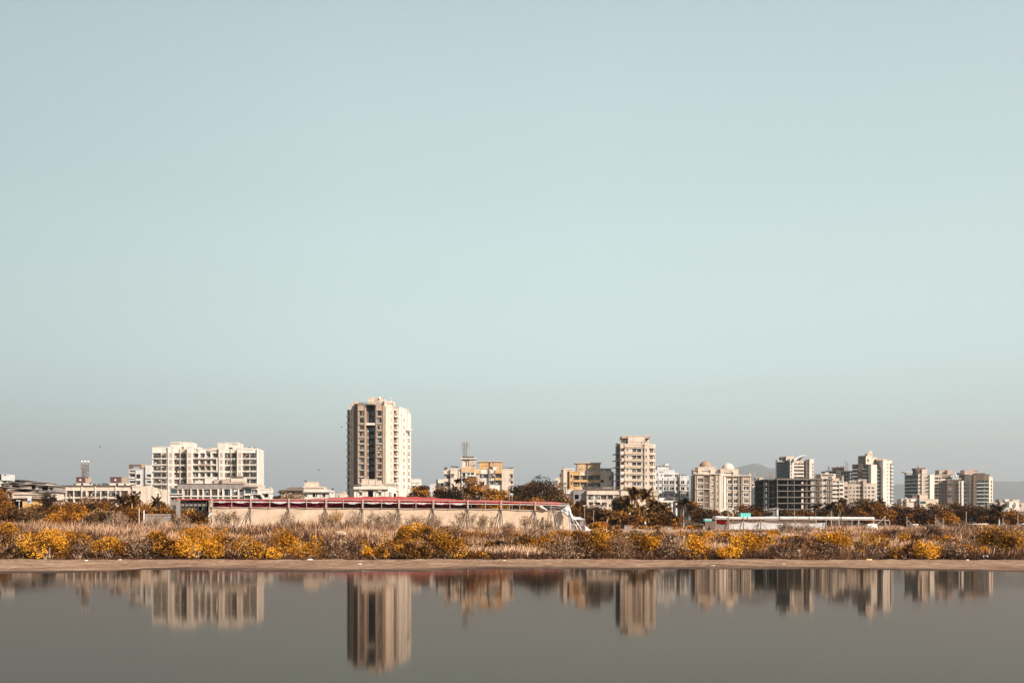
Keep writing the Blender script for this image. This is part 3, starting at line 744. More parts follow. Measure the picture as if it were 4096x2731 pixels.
# --- tower block by the water, beige front and white right flank (crop 3)
b = Bld(3, 444, 1420, 'tall fifteen storey beige tower with a dark central slot, tallest building of the skyline', 'tower_block')
RW = [(268, 335), (362, 428), (455, 515), (540, 600), (625, 690), (712, 775), (797, 860), (883, 945), (970, 1035), (1057, 1120), (1143, 1210), (1230, 1295)]
b.mass(1108, 255, 1137, None, 'dgrey', d=9, deep=7, wins=grid([(1112, 1135)], [(y - 78, y - 14) for y in range(345, 1400, 87)], 'w'), cap=0)
for y in range(345, 1400, 87): b.bar(1098, y - 10, 1138, y + 8, 'cream', .9, d=9, name='balcony_slab')
b.mass(1137, 205, 1190, None, 'cream', d=6, deep=8, wins=grid([(1152, 1170)], [(y + 5, y + 52) for y, _ in RW], 'p'))
b.mass(1190, 185, 1245, None, 'brown', d=6, dd=-6, deep=5, cap=0)  # left-facing side wall, its shade painted in brown
b.mass(1180, 150, 1246, 210, 'cream', d=5.5, deep=6, wins=[(1185, 176, 1240, 204, 'k')])
b.mass(1245, 195, 1352, None, 'tan', d=0, deep=14, wins=grid([(1268, 1322)], RW, 'w'))
b.mass(1470, 200, 1592, None, 'tan', d=0, deep=14, wins=grid([(1502, 1557)], RW, 'w'))
b.mass(1350, 205, 1472, None, 'slot', d=3.4, deep=10.5, wins=[(1372, 270, 1455, 340, 'v'), (1372, 355, 1455, 425, 'v')] + grid([(1370, 1462)], [(y - 62, y - 8) for y in range(550, 1150, 86)], 'v'), cap=0)
b.bar(1352, 428, 1471, 456, 'white', .1, d=.2, inn=3.1, name='bridge_slab')
for y in range(548, 1160, 86): b.bar(1353, y - 3, 1470, y + 3, 'slot', .1, d=2.4, inn=.9, name='floor_slab'); b.acs([(1374, y - 12)], d=2.3)
mb = MB(); D = 444
for i in range(10):
    a0, a1 = math.pi * i / 10, math.pi * (i + 1) / 10
    p = [(b.xx(1415 - 68 * math.cos(t), D), b.zy(212 - 16 * math.sin(t), D)) for t in (a0, a1)]
    mb.obox((p[0][0], D - .8, p[0][1]), (p[1][0] - p[0][0], 0, p[1][1] - p[0][1]), (0, 5, 0), (0, 0, .35), M['dgrey'])
mb.build('canopy', b.root)
for x in (1246, 1334, 1486, 1572): b.bar(x, 205, x + 7, 1225, 'tan', .35, name='wall_fin')
for (c0, c1) in ((1262, 1328), (1497, 1562)):
    for (r0, r1) in RW: b.bar(c0, r1 + 6, c1, r1 + 14, 'beige', .3, name='window_sill')
b.mass(1592, 205, 1712, None, 'cream', d=0, dd=4, deep=12, wins=grid([(1672, 1694)], [(y + 2, y + 50) for y, _ in RW], 'p'))
b.bar(1600, 212, 1608, 1250, 'beige', .25, dd=.2, name='wall_fin')
b.mass(1712, 240, 1762, None, 'cream', d=4, dd=3, deep=12, wins=grid([(1714, 1756)], RW, 'n'))
for (r0, r1) in RW: b.bar(1706, r1 + 2, 1766, r1 + 16, 'white', .7, d=4, dd=3, name='balcony_slab')
b.mass(1762, 245, 1786, None, 'brown', d=9, dd=1, deep=9, cap=0)  # narrow recess coloured dark for its shade
b.mass(1786, 232, 1884, None, 'white', d=7, dd=8, deep=10, wins=grid([(1838, 1847), (1855, 1864)], [(y + 8, y + 46) for y, _ in RW[1:]], 'w') + [(1806, 322, 1824, 1290, 'k')])
b.mass(1884, 240, 1900, None, 'cream', d=15, deep=8)
b.mass(1900, 300, 1935, None, 'white', d=14.5, dd=3, deep=9, wins=grid([(1902, 1925)], [(y + 12, y + 60) for y, _ in RW[3:]], 'n'))
b.mass(1935, 342, 1962, None, 'white', end='r', d=18, dd=4, deep=8, wins=grid([(1947, 1960)], [(y, y + 50) for y in range(355, 1240, 87)], 'n'))
b.bar(1885, 512, 1962, 535, 'white', 1.4, d=15, name='projecting_slab')
b.mass(1378, 100, 1588, 205, 'cream', d=3, deep=9, wins=[(1455, 120, 1520, 150, 'p')])
for x in range(1385, 1585, 34): b.box(x, 90, x + 16, 101, 'cream', d=3, deep=.4, name='parapet_block')
b.mass(1592, 150, 1736, 206, 'cream', d=1.5, dd=3, deep=8, wins=[(1622, 172, 1708, 204, 'k')])
b.mass(1255, 170, 1300, 200, 'cream', d=1, deep=6)
b.pipe(1605, 215, 1250, d=0, r=.06, mat='rail')
mb = MB()
for i in range(22):
    x = b.xx(1256 + i * 15.5); mb.box(x - .04, x + .04, 444.6, 444.7, b.zy(198), b.zy(152), M['rail'])
for y in (152, 172, 180): mb.box(b.xx(1250), b.xx(1590), 444.55, 444.65, b.zy(y + 3), b.zy(y), M['rail'])
mb.build('roof_railing', b.root)
mb = MB()
for x, top in ((1654, 92), (1664, 132)):
    mb.tube([(b.xx(x), 448, b.zy(152)), (b.xx(x), 448, b.zy(top))], .06, M['metal'], 5)
    mb.lathe((b.xx(x), 448, b.zy(top) - .3), [(.05, 0), (.28, .12), (.36, .33), (.28, .55), (.05, .66)], M['whitep'], 12)
mb.build('antenna', b.root)
mb = MB(); mb.lathe((b.xx(1518), 447, b.zy(112)), [(.2, 0), (.55, .3), (.6, .7), (.4, 1.1), (.05, 1.25)], M['whitep'], 14); mb.build('water_tank', b.root)
b.done()
# --- low house in front of the tower
b = Bld(3, 385, 1480, 'low cream house with roof tanks standing at the foot of the tall beige tower', 'house')
b.mass(1196, 1262, 1640, None, 'white', deep=10, wins=[(1265, 1330, 1305, 1372, 'w'), (1515, 1330, 1550, 1372, 'w'), (1378, 1312, 1446, 1398, 'o')], cap=.9)
b.mass(1640, 1266, 1772, None, 'white', end='r', dd=5, deep=7, wins=grid([(1650, 1664), (1672, 1686)], [(1330, 1400)], 'w') + [(1712, 1345, 1745, 1400, 'o')], cap=.9)
b.bar(1190, 1296, 1640, 1304, 'brown', .8, name='eave')
b.mass(1290, 1228, 1560, 1262, 'cream', d=2, deep=6); b.mass(1560, 1222, 1725, 1264, 'beige', d=4, deep=6)
for x0, x1, y0 in ((1295, 1380, 1160), (1385, 1472, 1165), (1477, 1545, 1178)): b.mass(x0, y0, x1, 1228, 'cream', d=3, deep=3.5)
b.bar(1265, 1310, 1308, 1322, 'cream', .7, name='window_hood'); b.bar(1510, 1308, 1558, 1322, 'cream', .7, name='window_hood')
for x in (1232, 1340, 1480, 1600): b.bar(x, 1304, x + 6, 1400, 'cream', .2, name='pilaster')
b.dishes([(1212, 1245), (1222, 1247), (1245, 1246), (1275, 1244)])
b.done()
# --- white box house right of the tower
b = Bld(3, 430, 2000, 'plain white flat roofed block just right of the tall tower', 'house')
b.mass(1945, 1157, 2053, None, 'white', deep=8, wins=[(1960, 1250, 1990, 1290, 'w')]); b.bar(1945, 1205, 2053, 1213, 'beige', .2); b.done()
# --- bungalow with pyramid roof
b = Bld(3, 350, 660, 'low cream bungalow with hipped brown roof and square roof tank above the red canopy', 'house')
b.mass(385, 1300, 945, None, 'white', end='r', deep=12, wins=[(540, 1352, 582, 1390, 'w'), (655, 1345, 712, 1395, 'o'), (780, 1350, 822, 1395, 'w'), (430, 1352, 470, 1395, 'w')], cap=.8)
b.bar(380, 1332, 952, 1340, 'roof', .8, name='eave')
b.mass(500, 1262, 840, 1302, 'cream', end='r', d=3, deep=6, cap=.3, wins=[(560, 1272, 820, 1294, 'p')]); b.mass(548, 1197, 738, 1262, 'cream', end='r', d=4, deep=4, cap=.15)
mb = MB(); D = 348
p = [(b.xx(x, D), yy, b.zy(y, D)) for x, yy, y in ((238, D, 1312), (528, D, 1312), (528, D + 12, 1312), (238, D + 12, 1312), (330, D + 4, 1260), (500, D + 4, 1260))]
mb.poly([p[0], p[1], p[5], p[4]], M['roof']); mb.poly([p[1], p[2], p[5]], M['roof']); mb.poly([p[2], p[3], p[4], p[5]], M['roof']); mb.poly([p[3], p[0], p[4]], M['roof']); mb.poly([p[0], p[3], p[2], p[1]], M['roof'])
mb.build('hipped_roof', b.root)
b.mass(262, 1312, 384, None, 'cream', d=.5, deep=10, wins=[(290, 1330, 320, 1365, 'w')], cap=0)
for x in (600, 690, 760, 860, 910): b.bar(x, 1340, x + 8, 1400, 'cream', .15, name='pilaster')
b.dishes([(560, 1190), (915, 1292)]); b.done()
b = Bld(3, 380, 1020, 'small plain cream building between the bungalow and the tall tower', 'house')
b.mass(968, 1352, 1078, None, 'cream', deep=7, wins=[(985, 1372, 1005, 1400, 'w')]); b.mass(1030, 1322, 1072, 1353, 'beige', d=1, deep=4); b.done()
b = Bld(3, 370, 70, 'small white flat roofed house with a dark porch beside the drooping tree', 'house')
b.mass(0, 1292, 140, None, 'white', end='r', deep=8, wins=[(22, 1358, 118, 1400, 'o')], cap=.3); b.bar(-6, 1348, 146, 1356, 'brown', .6, name='eave'); b.box(95, 1268, 118, 1292, 'cream', d=2, deep=1, name='chimney'); b.bar(64, 1325, 76, 1333, 'room', .03, name='vent'); b.mass(-40, 1240, 0, 1300, 'cream', d=4, deep=4); b.done()

# --- wide white eight storey block (crop 2)
b = Bld(2, 450, 850, 'wide white eight storey apartment block with two raised stair heads on its roof', 'apartment_building')
rw = [(292, 342), (362, 406), (428, 472), (497, 541), (565, 606), (632, 672), (700, 740)]
b.mass(284, 226, 446, None, 'white', d=0, deep=14, wins=grid([(300, 376), (385, 430)], rw, 'g'), cap=.1)
b.mass(446, 226, 505, None, 'white', d=-.8, deep=15, wins=grid([(458, 490)], rw, 'p'))
b.mass(505, 240, 570, None, 'white', d=.8, deep=13, wins=grid([(514, 565)], rw, 'g'))
b.mass(570, 250, 642, None, 'cream', d=2.2, deep=12, wins=grid([(580, 636)], rw, 'g'))
b.mass(642, 226, 700, None, 'white', d=-.6, deep=15, wins=grid([(656, 690)], rw, 'p'))
b.mass(700, 246, 978, None, 'white', d=.7, deep=13, wins=grid([(709, 766), (784, 834), (848, 894), (910, 970)], rw, 'n'), cap=.1)
b.mass(978, 236, 1035, None, 'white', d=-.6, deep=15, wins=grid([(990, 1020)], rw, 'p'))
b.mass(1035, 250, 1102, None, 'white', d=.8, deep=13, wins=grid([(1043, 1098)], rw, 'g'))
b.mass(1102, 255, 1170, None, 'cream', d=2.2, deep=12, wins=grid([(1112, 1164)], rw, 'g'))
b.mass(1170, 240, 1222, None, 'white', d=-.6, deep=15, wins=grid([(1182, 1212)], rw, 'p'))
b.mass(1222, 240, 1378, None, 'white', d=.5, deep=13, wins=grid([(1234, 1300), (1310, 1366)], rw, 'g'), cap=.1)
b.mass(1378, 248, 1424, None, 'white', end='r', d=-.3, dd=.2, deep=14, right=(1, rw, 's'))
b.mass(474, 175, 754, 262, 'white', end='r', d=3, deep=9, wins=[(480, 190, 575, 198, 'k'), (590, 228, 618, 244, 'w')])
b.mass(967, 180, 1238, 262, 'white', end='r', d=3, deep=9, wins=[(1120, 198, 1215, 206, 'k'), (1092, 234, 1125, 250, 'w')])
for (x0, x1, y) in ((362, 376, 224), (380, 474, 224), (755, 778, 228), (897, 967, 234), (1240, 1330, 234)): b.mass(x0, y, x1, 262, 'white', d=.3, deep=5, cap=.1)
for (x0, x1, y) in ((286, 300, 228), (320, 332, 240), (1322, 1342, 232), (1380, 1392, 242)): b.box(x0, y, x1, 252, 'white', d=.2, deep=1.5, name='parapet_block')
b.mass(862, 250, 896, 275, 'cream', d=-.1, deep=2, cap=0)
for r0, r1 in rw:
    b.bar(284, r1 + 2, 444, r1 + 13, 'white', .55, name='balcony_slab'); b.bar(702, r1 + 4, 976, r1 + 15, 'white', .7, d=.7, name='balcony_slab'); b.bar(1226, r1 + 2, 1378, r1 + 13, 'white', .6, d=.5, name='balcony_slab')
b.bar(702, 340, 976, 352, 'white', .9, d=.7); b.bar(694, 352, 712, 492, 'white', .9, d=.7, name='wall_fin'); b.bar(960, 352, 976, 492, 'white', .9, d=.7, name='wall_fin')
b.bar(772, 408, 906, 424, 'tan', .8, d=.7, name='frame_surround'); b.bar(772, 424, 780, 474, 'tan', .8, d=.7, name='frame_surround'); b.bar(836, 424, 846, 474, 'tan', .8, d=.7, name='frame_surround'); b.bar(896, 424, 906, 474, 'tan', .8, d=.7, name='frame_surround')
b.pipe(572, 250, None, d=.7); b.pipe(1104, 256, None, d=.7); b.pipe(648, 250, 620, d=-.6, r=.06)
b.acs([(wr.choice([338, 412, 540, 610, 1070, 1140, 1270, 1335]), wr.choice([352, 418, 485, 552])) for _ in range(14)])
mb = MB()
for x, y0, y1 in ((862, 218, 246), (956, 222, 246), (1002, 145, 180), (757, 182, 246)): mb.tube([(b.xx(x), 452, b.zy(y1)), (b.xx(x), 452, b.zy(y0))], .05, M['metal'], 4)
mb.tube([(b.xx(757), 452, b.zy(218)), (b.xx(966), 452, b.zy(220))], .04, M['metal'], 4)
mb.build('roof_railing', b.root)
b.dishes([(1300, 232), (1345, 236), (1360, 240), (330, 234)]); b.done()
# --- grey apartment with roof frame left of it
b = Bld(2, 500, 150, 'grey and white apartment house with an open dark roof frame, beside the wide white block', 'apartment_building')
rw2 = [(512, 556), (580, 618), (642, 680)]
b.mass(42, 460, 110, None, 'cool', d=0, deep=12, wins=grid([(45, 104)], [(472, 500)] + rw2, 'q'))
b.mass(110, 462, 172, None, 'cool', d=-.5, deep=12, wins=grid([(118, 160)], rw2, 'w'))
b.mass(172, 440, 212, None, 'grey', d=1, deep=10)
b.mass(212, 415, 276, None, 'cool', d=0, deep=12, wins=grid([(222, 272)], rw2, 'q'), cap=.1)
for (x0, y0, x1, y1) in ((40, 410, 166, 430), (40, 430, 80, 462), (156, 430, 166, 462)): b.box(x0, y0, x1, y1, 'brown', d=.6, deep=.7, name='roof_frame')
b.mass(168, 408, 214, 442, 'streaked', d=2, deep=4); b.done()
# --- low white building with the long grey parapet in front of the block
b = Bld(2, 400, 860, 'long low white building with a grey tiled parapet in front of the wide white block', 'commercial_building')
b.mass(548, 614, 1244, None, 'beige', deep=16, wins=grid([(565, 597), (625, 683), (695, 755), (775, 808), (828, 890), (903, 968), (985, 1015), (1040, 1098), (1118, 1178), (1196, 1232)], [(670, 734)], 'w') + grid([(565, 600), (625, 672), (690, 742), (760, 812), (830, 885), (900, 955), (975, 1025), (1045, 1095), (1115, 1170), (1196, 1236)], [(750, 768), (800, 850)], 'w'), cap=.2)
b.bar(548, 616, 1244, 662, 'grey', .25, name='parapet'); b.bar(546, 610, 1248, 617, 'brown', .4, name='coping'); b.bar(470, 738, 1180, 748, 'white', .6)
for x in (600, 686, 758, 812, 893, 970, 1020, 1102, 1182): b.bar(x, 664, x + 12, 770, 'white', .45, name='pilaster')
b.mass(472, 655, 547, None, 'grey', d=-.5, deep=10, wins=[(480, 668, 542, 712, 'v'), (485, 752, 545, 786, 'w'), (480, 836, 530, 872, 'w')], cap=.15)
b.bar(470, 714, 612, 722, 'white', .6, d=-.5)
b.mass(1246, 652, 1390, None, 'white', d=-.4, deep=12, wins=[(1254, 660, 1320, 714, 'v'), (1326, 676, 1384, 714, 'w'), (1250, 735, 1310, 768, 'w'), (1340, 725, 1380, 768, 'w')], cap=.15)
b.mass(1300, 616, 1452, None, 'cream', end='r', d=4, deep=10, wins=[(1396, 690, 1440, 768, 'k')], cap=.2)
b.bar(1246, 640, 1392, 650, 'roof', 1.2, d=-.4, name='eave')
b.mass(834, 545, 926, 614, 'white', d=5, deep=5); b.mass(930, 566, 1070, 614, 'beige', d=4, deep=5, cap=.1); b.mass(1070, 590, 1246, 614, 'beige', d=4, deep=5, cap=.1); b.mass(1110, 545, 1240, 600, 'cream', d=7, deep=5); b.bar(1072, 534, 1244, 542, 'brown', .6, d=7)
b.mass(732, 578, 836, 614, 'white', d=6, deep=5)
b.tanks([(1000, 575, 600, 26)], d=3, mat='tank'); b.pipe(548, 664, None); b.pipe(1244, 664, None)
b.acs([(1330, 724), (1350, 700), (1295, 728)], d=-.4); b.done()
b = Bld(2, 420, 1500, 'little white roof house right of the long grey parapet, with a dark open porch', 'house')
b.mass(1450, 664, 1550, None, 'white', end='r', deep=6, wins=[(1462, 718, 1532, 745, 'o')], cap=.2); b.bar(1445, 712, 1556, 718, 'brown', .5, name='eave'); b.box(1518, 650, 1530, 664, 'cream', d=1, deep=.6, name='chimney')
b.mass(1390, 670, 1450, None, 'brown', d=2, deep=6, cap=.1); b.done()
# --- cream building between
b = Bld(2, 370, 340, 'stepped cream building with a flat terrace behind the palms', 'apartment_building')
b.mass(284, 664, 440, None, 'cream', end='r', d=3, deep=9, wins=[(316, 714, 380, 768, 'w'), (395, 735, 425, 770, 'w'), (316, 800, 370, 840, 'w')], cap=.35)
b.mass(240, 690, 308, None, 'white', d=0, deep=9, wins=[(246, 694, 300, 722, 'n'), (248, 775, 300, 815, 'w')], cap=.1); b.mass(240, 672, 284, 692, 'tan', d=3, deep=5, cap=.1)
b.mass(155, 640, 239, None, 'cream', d=-2, deep=10, wins=grid([(165, 182), (196, 212), (218, 232)], [(690, 740), (772, 820)], 'w'), cap=.3)
b.bar(380, 648, 438, 656, 'brown', .5, d=3)
b.done()
# --- long low cream building, left (crop 1)
b = Bld(1, 335, 950, 'long low cream building with many slim fins and two brown boxes on its roof', 'commercial_building')
w1 = [(576, 632), (645, 690), (703, 768), (780, 842), (862, 898), (928, 988), (1007, 1047), (1063, 1123), (1138, 1203), (1218, 1253), (1270, 1336)]
b.mass(568, 632, 1382, None, 'cream', deep=14, wins=grid(w1, [(686, 740)], 'g') + grid([(a + 4, c - 2) for a, c in w1], [(770, 800), (850, 900)], 'w'), cap=.2)
b.bar(566, 628, 1384, 636, 'brown', .45, name='coping')
for x, y in ((640, 640), (690, 684), (770, 684), (853, 640), (901, 684), (996, 640), (1052, 684), (1128, 684), (1210, 640), (1256, 684)): b.bar(x, y, x + 8, 830, 'white', .4, name='wall_fin')
b.bar(568, 764, 1384, 771, 'brown', .35)
b.mass(1382, 634, 1623, None, 'cream', end='r', d=-.7, deep=14, wins=[(1387, 688, 1422, 722, 'w'), (1450, 690, 1485, 722, 'w'), (1440, 775, 1490, 812, 'w'), (1516, 690, 1550, 722, 'w'), (1516, 775, 1550, 810, 'w')], cap=.2)
for x0, x1 in ((795, 884), (1150, 1262)):
    b.mass(x0, 543, x1, 604, 'maroonbox', d=2.5, deep=3, cap=.08)
    b.mass(x1, 541, x1 + 32, 604, 'tan', d=3.2, deep=3, cap=.08)
    b.mass(x0 - 6, 604, x1 + 42, 632, 'white', d=2, deep=5, cap=.05, wins=[((x0 + x1) / 2 + 8, 608, (x0 + x1) / 2 + 28, 631, 'o')])
    mb = MB(); c = (b.xx((x0 + x1) / 2, 337.5), 337.4, b.zy(572, 337.5)); mb.tube([c, (c[0], 337.52, c[2])], .3, M['whitep'], 14); mb.build('round_sign', b.root)
b.dishes([(980, 622), (992, 624), (1035, 624), (1075, 618), (1095, 616), (1110, 618), (1130, 622), (945, 610), (1308, 622), (780, 620)], d=.8)
b.acs([(660, 752), (740, 752), (905, 755), (965, 752), (1100, 750), (1240, 752)])
b.done()
def mast(crop, D, x, ybase, ytop, label, poles, panels, ball=False, lat=True, width=50):
    mb = MB(); zb = Z(nat(crop, 0, ybase)[1], D); zt = Z(nat(crop, 0, ytop)[1], D); n0 = nat(crop, x, 0)[0]
    rt = empty('antenna_mast', (X(n0, D), D, zb), label, 'antenna mast')
    for q in poles:
        xx = X(nat(crop, q, 0)[0], D); mb.tube([(xx, D, zb - .3), (xx, D, zt)], .10, M['rust'], 5)
    x0, x1 = X(nat(crop, poles[0], 0)[0], D), X(nat(crop, poles[-1], 0)[0], D)
    mb.tube([(x0, D + 1.0, zb - .3), (x0, D + 1.0, zb + (zt - zb) * .6)], .07, M['dmetal'], 5)
    K = 7
    for i in range(K):
        za, zc = zb + (zt - zb) * .85 * i / K, zb + (zt - zb) * .85 * (i + 1) / K
        mb.tube([(x0 if i % 2 else x1, D, za), (x1 if i % 2 else x0, D, zc)], .06, M['dmetal'], 4); mb.tube([(x0, D, zc), (x1, D, zc)], .05, M['dmetal'], 4)
        mb.tube([(x0, D, za), (x0, D + 1.0, zc * .9 + za * .1)], .03, M['dmetal'], 4)
    mb.build('lattice', rt)
    for (q, y0, y1, w_) in panels:
        m2 = MB(); xx = X(nat(crop, q, 0)[0], D); z0, z1 = Z(nat(crop, 0, y1)[1], D), Z(nat(crop, 0, y0)[1], D)
        m2.box(xx - w_ / 2, xx + w_ / 2, D - .55, D - .35, z0, z1, M['grey']); m2.tube([(xx, D - .36, (z0 + z1) / 2), (xx, D, (z0 + z1) / 2)], .04, M['dmetal'], 4)
        m2.box(xx - w_ * .3, xx + w_ * .3, D - .35, D - .2, z0 - .9, z0 - .3, M['grey'])
        m2.build('antenna_panel', rt)
    if ball:
        for q in poles:
            m2 = MB(); xx = X(nat(crop, q, 0)[0], D); m2.lathe((xx, D, zt), [(.05, 0), (.28, .12), (.36, .33), (.28, .55), (.05, .66)], M['whitep'], 12); m2.build('radome', rt)
mast(1, 338, 888, 543, 390, 'telecom mast with three white topped poles on the long low cream building', (856, 890, 922), [(850, 405, 475, .28), (914, 418, 492, .28), (932, 400, 450, .2)], ball=True)
# --- shanty roofs at the far left
def shed(crop, D, x0, x1, yr, ye, yb, label, wall='tan', roof='tin', wins=(), deep=8, sag=0, name='shed', ridge=None):
    b = Bld(crop, D, (x0 + x1) / 2, label, name, 'shed')
    b.mass(x0, ye, x1, yb, wall, deep=deep, wins=wins, cap=0)
    mb = MB(); K = 8; e = 14
    xm = ridge if ridge is not None else (x0 + x1) / 2
    for i in range(K):
        xa = x0 - e + (x1 - x0 + 2 * e) * i / K; xb = x0 - e + (x1 - x0 + 2 * e) * (i + 1) / K
        def rz(x): 
            t = abs(x - xm) / max(xm - x0 + e, x1 + e - xm); return b.zy(yr + (ye - yr) * min(1, t))
        A = (b.xx(xa), D - 1.0, rz(xa) - .004); B_ = (b.xx(xb), D - 1.0, rz(xb) - .004)
        mb.obox(A, (B_[0] - A[0], 0, B_[2] - A[2]), (0, deep + 2, .0), (0, 0, .16), M[roof])
    mb.build('tin_roof', b.root)
    return b.done()
shed(1, 300, 120, 545, 668, 700, 780, 'broad dark gabled shed roof over a cream wall, lowest of the far left roofs', 'cream', 'dgrey', [(140, 722, 500, 740, 'k'), (330, 742, 460, 765, 'k')], ridge=270)
shed(1, 290, 110, 480, 764, 770, None, 'yellow walled shop with dark openings below the broad dark gable', 'orange', 'tin', [(120, 772, 235, 860, 'o'), (395, 778, 455, 830, 'k'), (460, 780, 510, 840, 'v')], deep=5)
shed(1, 320, 12, 290, 600, 616, 700, 'rust streaked flat shed roof under the little pale tank room', 'tan', 'tin', [(60, 626, 110, 660, 'w'), (125, 628, 205, 668, 'o'), (220, 626, 300, 660, 'w')])
shed(1, 318, 215, 480, 616, 628, 700, 'pink walled shed with a low tin roof left of the long cream building', 'pink', 'tin', [(330, 632, 372, 668, 'o'), (415, 632, 440, 672, 'w')])
shed(1, 345, 335, 480, 598, 602, 640, 'narrow pale tin roof ridge behind the pink shed', 'white', 'tin', [(350, 606, 380, 620, 'w')])
shed(1, 315, 405, 566, 630, 636, 700, 'shed with slanting tin roof touching the long cream building', 'grey', 'tin', [(440, 645, 500, 680, 'o'), (520, 650, 555, 684, 'w')])
shed(1, 350, 130, 272, 574, 580, 610, 'small dark roofed hut with two poles behind the far left sheds', 'grey', 'roof', [(150, 584, 200, 600, 'o')])
shed(1, 300, -160, 90, 640, 650, None, 'low shed cut by the edge of the picture behind the dark orange tree', 'tan', 'tin', [(20, 660, 60, 700, 'o')])
b = Bld(1, 345, 45, 'small pale green tank room above the rusty far left roofs', 'tank_room')
b.mass(-30, 512, 14, 600, 'dgrey', d=1, deep=5); b.mass(14, 512, 94, 578, 'cool', deep=4, wins=[(36, 518, 66, 526, 'k')], cap=.1); b.mass(-30, 578, 80, 640, 'white', d=.5, deep=4, wins=[(30, 582, 70, 600, 'o')], cap=.1); b.done()
mb = MB(); D = 286
mb.box(X(112, D), X(125, D), D - .3, D, Z(2012, D), Z(1983, D), M['cool']); mb.box(X(113, D), X(124, D), D - .34, D - .3, Z(2010, D), Z(2001, D), plain('blue_sign_paint', (.10, .20, .38), .5))
mb.box(X(110, D), X(112, D), D, D + .2, g1(X(110, D), D), Z(1981, D), M['wood'])
centred(mb, 'shop_sign', 'upright white shop sign with a blue panel beside the yellow walled shop', 'sign')
# ------------------------------------------------------------------ middle of the skyline (crops 4, 5)
b = Bld(4, 460, 900, 'stained cream apartment block with orange balcony bands and a roof tower carrying the antenna mast', 'apartment_building')
b.mass(437, 602, 530, None, 'cream', d=.8, deep=12, wins=[(443, 682, 528, 745, 'g'), (443, 788, 524, 850, 'g')], cap=.5)
b.bar(440, 745, 528, 786, 'cream', .3, d=.8, name='parapet')
b.mass(530, 606, 682, None, 'cream', d=-.6, deep=13, wins=[(534, 680, 580, 730, 'w'), (630, 682, 642, 730, 'w'), (645, 620, 660, 640, 'w')], cap=.5)
b.mass(682, 584, 880, None, 'white', d=-1.2, deep=13, wins=[(698, 662, 745, 708, 'w'), (752, 662, 800, 700, 'w'), (812, 662, 858, 692, 'w'), (700, 740, 760, 800, 'w')], cap=.3)
b.bar(684, 586, 880, 650, 'streaked', .15, d=-1.2, name='stained_parapet'); b.bar(745, 698, 940, 712, 'white', 1.5, d=-1.2); b.bar(740, 672, 758, 740, 'white', 1.5, d=-1.2, name='pillar')
b.mass(690, 472, 876, 585, 'cream', d=1, deep=6, wins=[(705, 490, 757, 582, 'k'), (790, 500, 860, 582, 'p'), (762, 480, 786, 582, 'k')], cap=.2)
b.bar(670, 458, 892, 472, 'white', .8, d=1, name='roof_slab', inn=7); b.mass(700, 440, 858, 459, 'dgrey', d=2, deep=4, cap=.1)
b.mass(878, 618, 1058, None, 'white', d=.5, deep=12, wins=[(880, 680, 935, 718, 'w'), (938, 682, 985, 735, 'w'), (988, 682, 1052, 735, 'w'), (940, 790, 1000, 840, 'w')], cap=.2)
b.bar(880, 624, 960, 672, 'orange', .5, d=.5, name='balcony_band'); b.bar(960, 624, 1055, 676, 'white', .3, d=.5, name='balcony_band')
b.mass(1058, 618, 1245, None, 'white', d=0, deep=12, wins=[(1072, 682, 1150, 738, 'g'), (1158, 682, 1242, 736, 'g'), (1072, 778, 1150, 826, 'w'), (1158, 774, 1242, 826, 'g')], cap=.2)
b.bar(1154, 624, 1245, 672, 'orange', .9, name='balcony_band'); b.bar(1154, 736, 1245, 768, 'orange', .9, name='balcony_band'); b.bar(1090, 740, 1150, 770, 'cream', .4, name='balcony_band'); b.bar(1075, 628, 1150, 668, 'cream', .3, name='balcony_band')
b.mass(1245, 608, 1406, None, 'cream', d=-.8, deep=13, wins=[(1366, 682, 1398, 740, 'w'), (1368, 775, 1400, 815, 'w')], cap=.4)
b.bar(1362, 742, 1404, 750, 'white', .6, d=-.8)
b.mass(935, 512, 1062, 612, 'orange', d=3, deep=7, wins=[(945, 568, 1052, 572, 'k')], cap=.1); b.mass(1078, 510, 1262, 612, 'streaked', d=3, deep=7, wins=[(1080, 578, 1108, 606, 'w')], cap=.1); b.mass(1062, 514, 1078, 612, 'grey', d=3.6, deep=6, cap=0)
b.bar(905, 502, 1264, 511, 'cream', .5, d=3, name='roof_slab', inn=8); b.mass(1125, 582, 1172, 616, 'white', d=1, deep=3)
b.pipe(1062, 514, None, d=-.1, r=.16, mat='rail'); b.pipe(640, 610, None, d=-.6, r=.07)
b.dishes([(540, 578), (565, 580), (590, 580), (615, 582), (632, 584), (480, 596), (455, 594), (860, 562), (1258, 596), (1290, 600), (1325, 598), (1350, 598), (1372, 602), (1392, 596)], d=.3)
b.acs([(575, 720), (1190, 742), (1130, 700)], d=-.2); b.done()
mast(4, 461, 735, 458, 228, 'tall telecom mast with grey panel antennas on the roof tower of the stained cream block', (705, 730, 758), [(676, 252, 305, .26), (700, 240, 320, .26), (724, 228, 300, .26), (772, 232, 300, .26), (788, 248, 305, .26)])
b = Bld(4, 480, 385, 'plain white block with a shaded side at the left foot of the stained cream block', 'house')
b.mass(352, 752, 438, None, 'white', deep=9, wins=[(398, 808, 434, 850, 'w')], cap=.2); b.mass(332, 754, 352, None, 'brown', d=3, dd=-3, deep=5, cap=0); b.bar(404, 806, 438, 812, 'beige', .3); b.done()  # brown strip paints the shade on the side wall of the white block
b = Bld(4, 500, 290, 'very low white wall like building rising from the brown treetops beside the white block', 'house')
b.mass(242, 820, 302, None, 'cool', deep=8); b.mass(302, 818, 340, None, 'cream', d=1, deep=6, wins=[(306, 845, 330, 865, 'k')]); b.done()

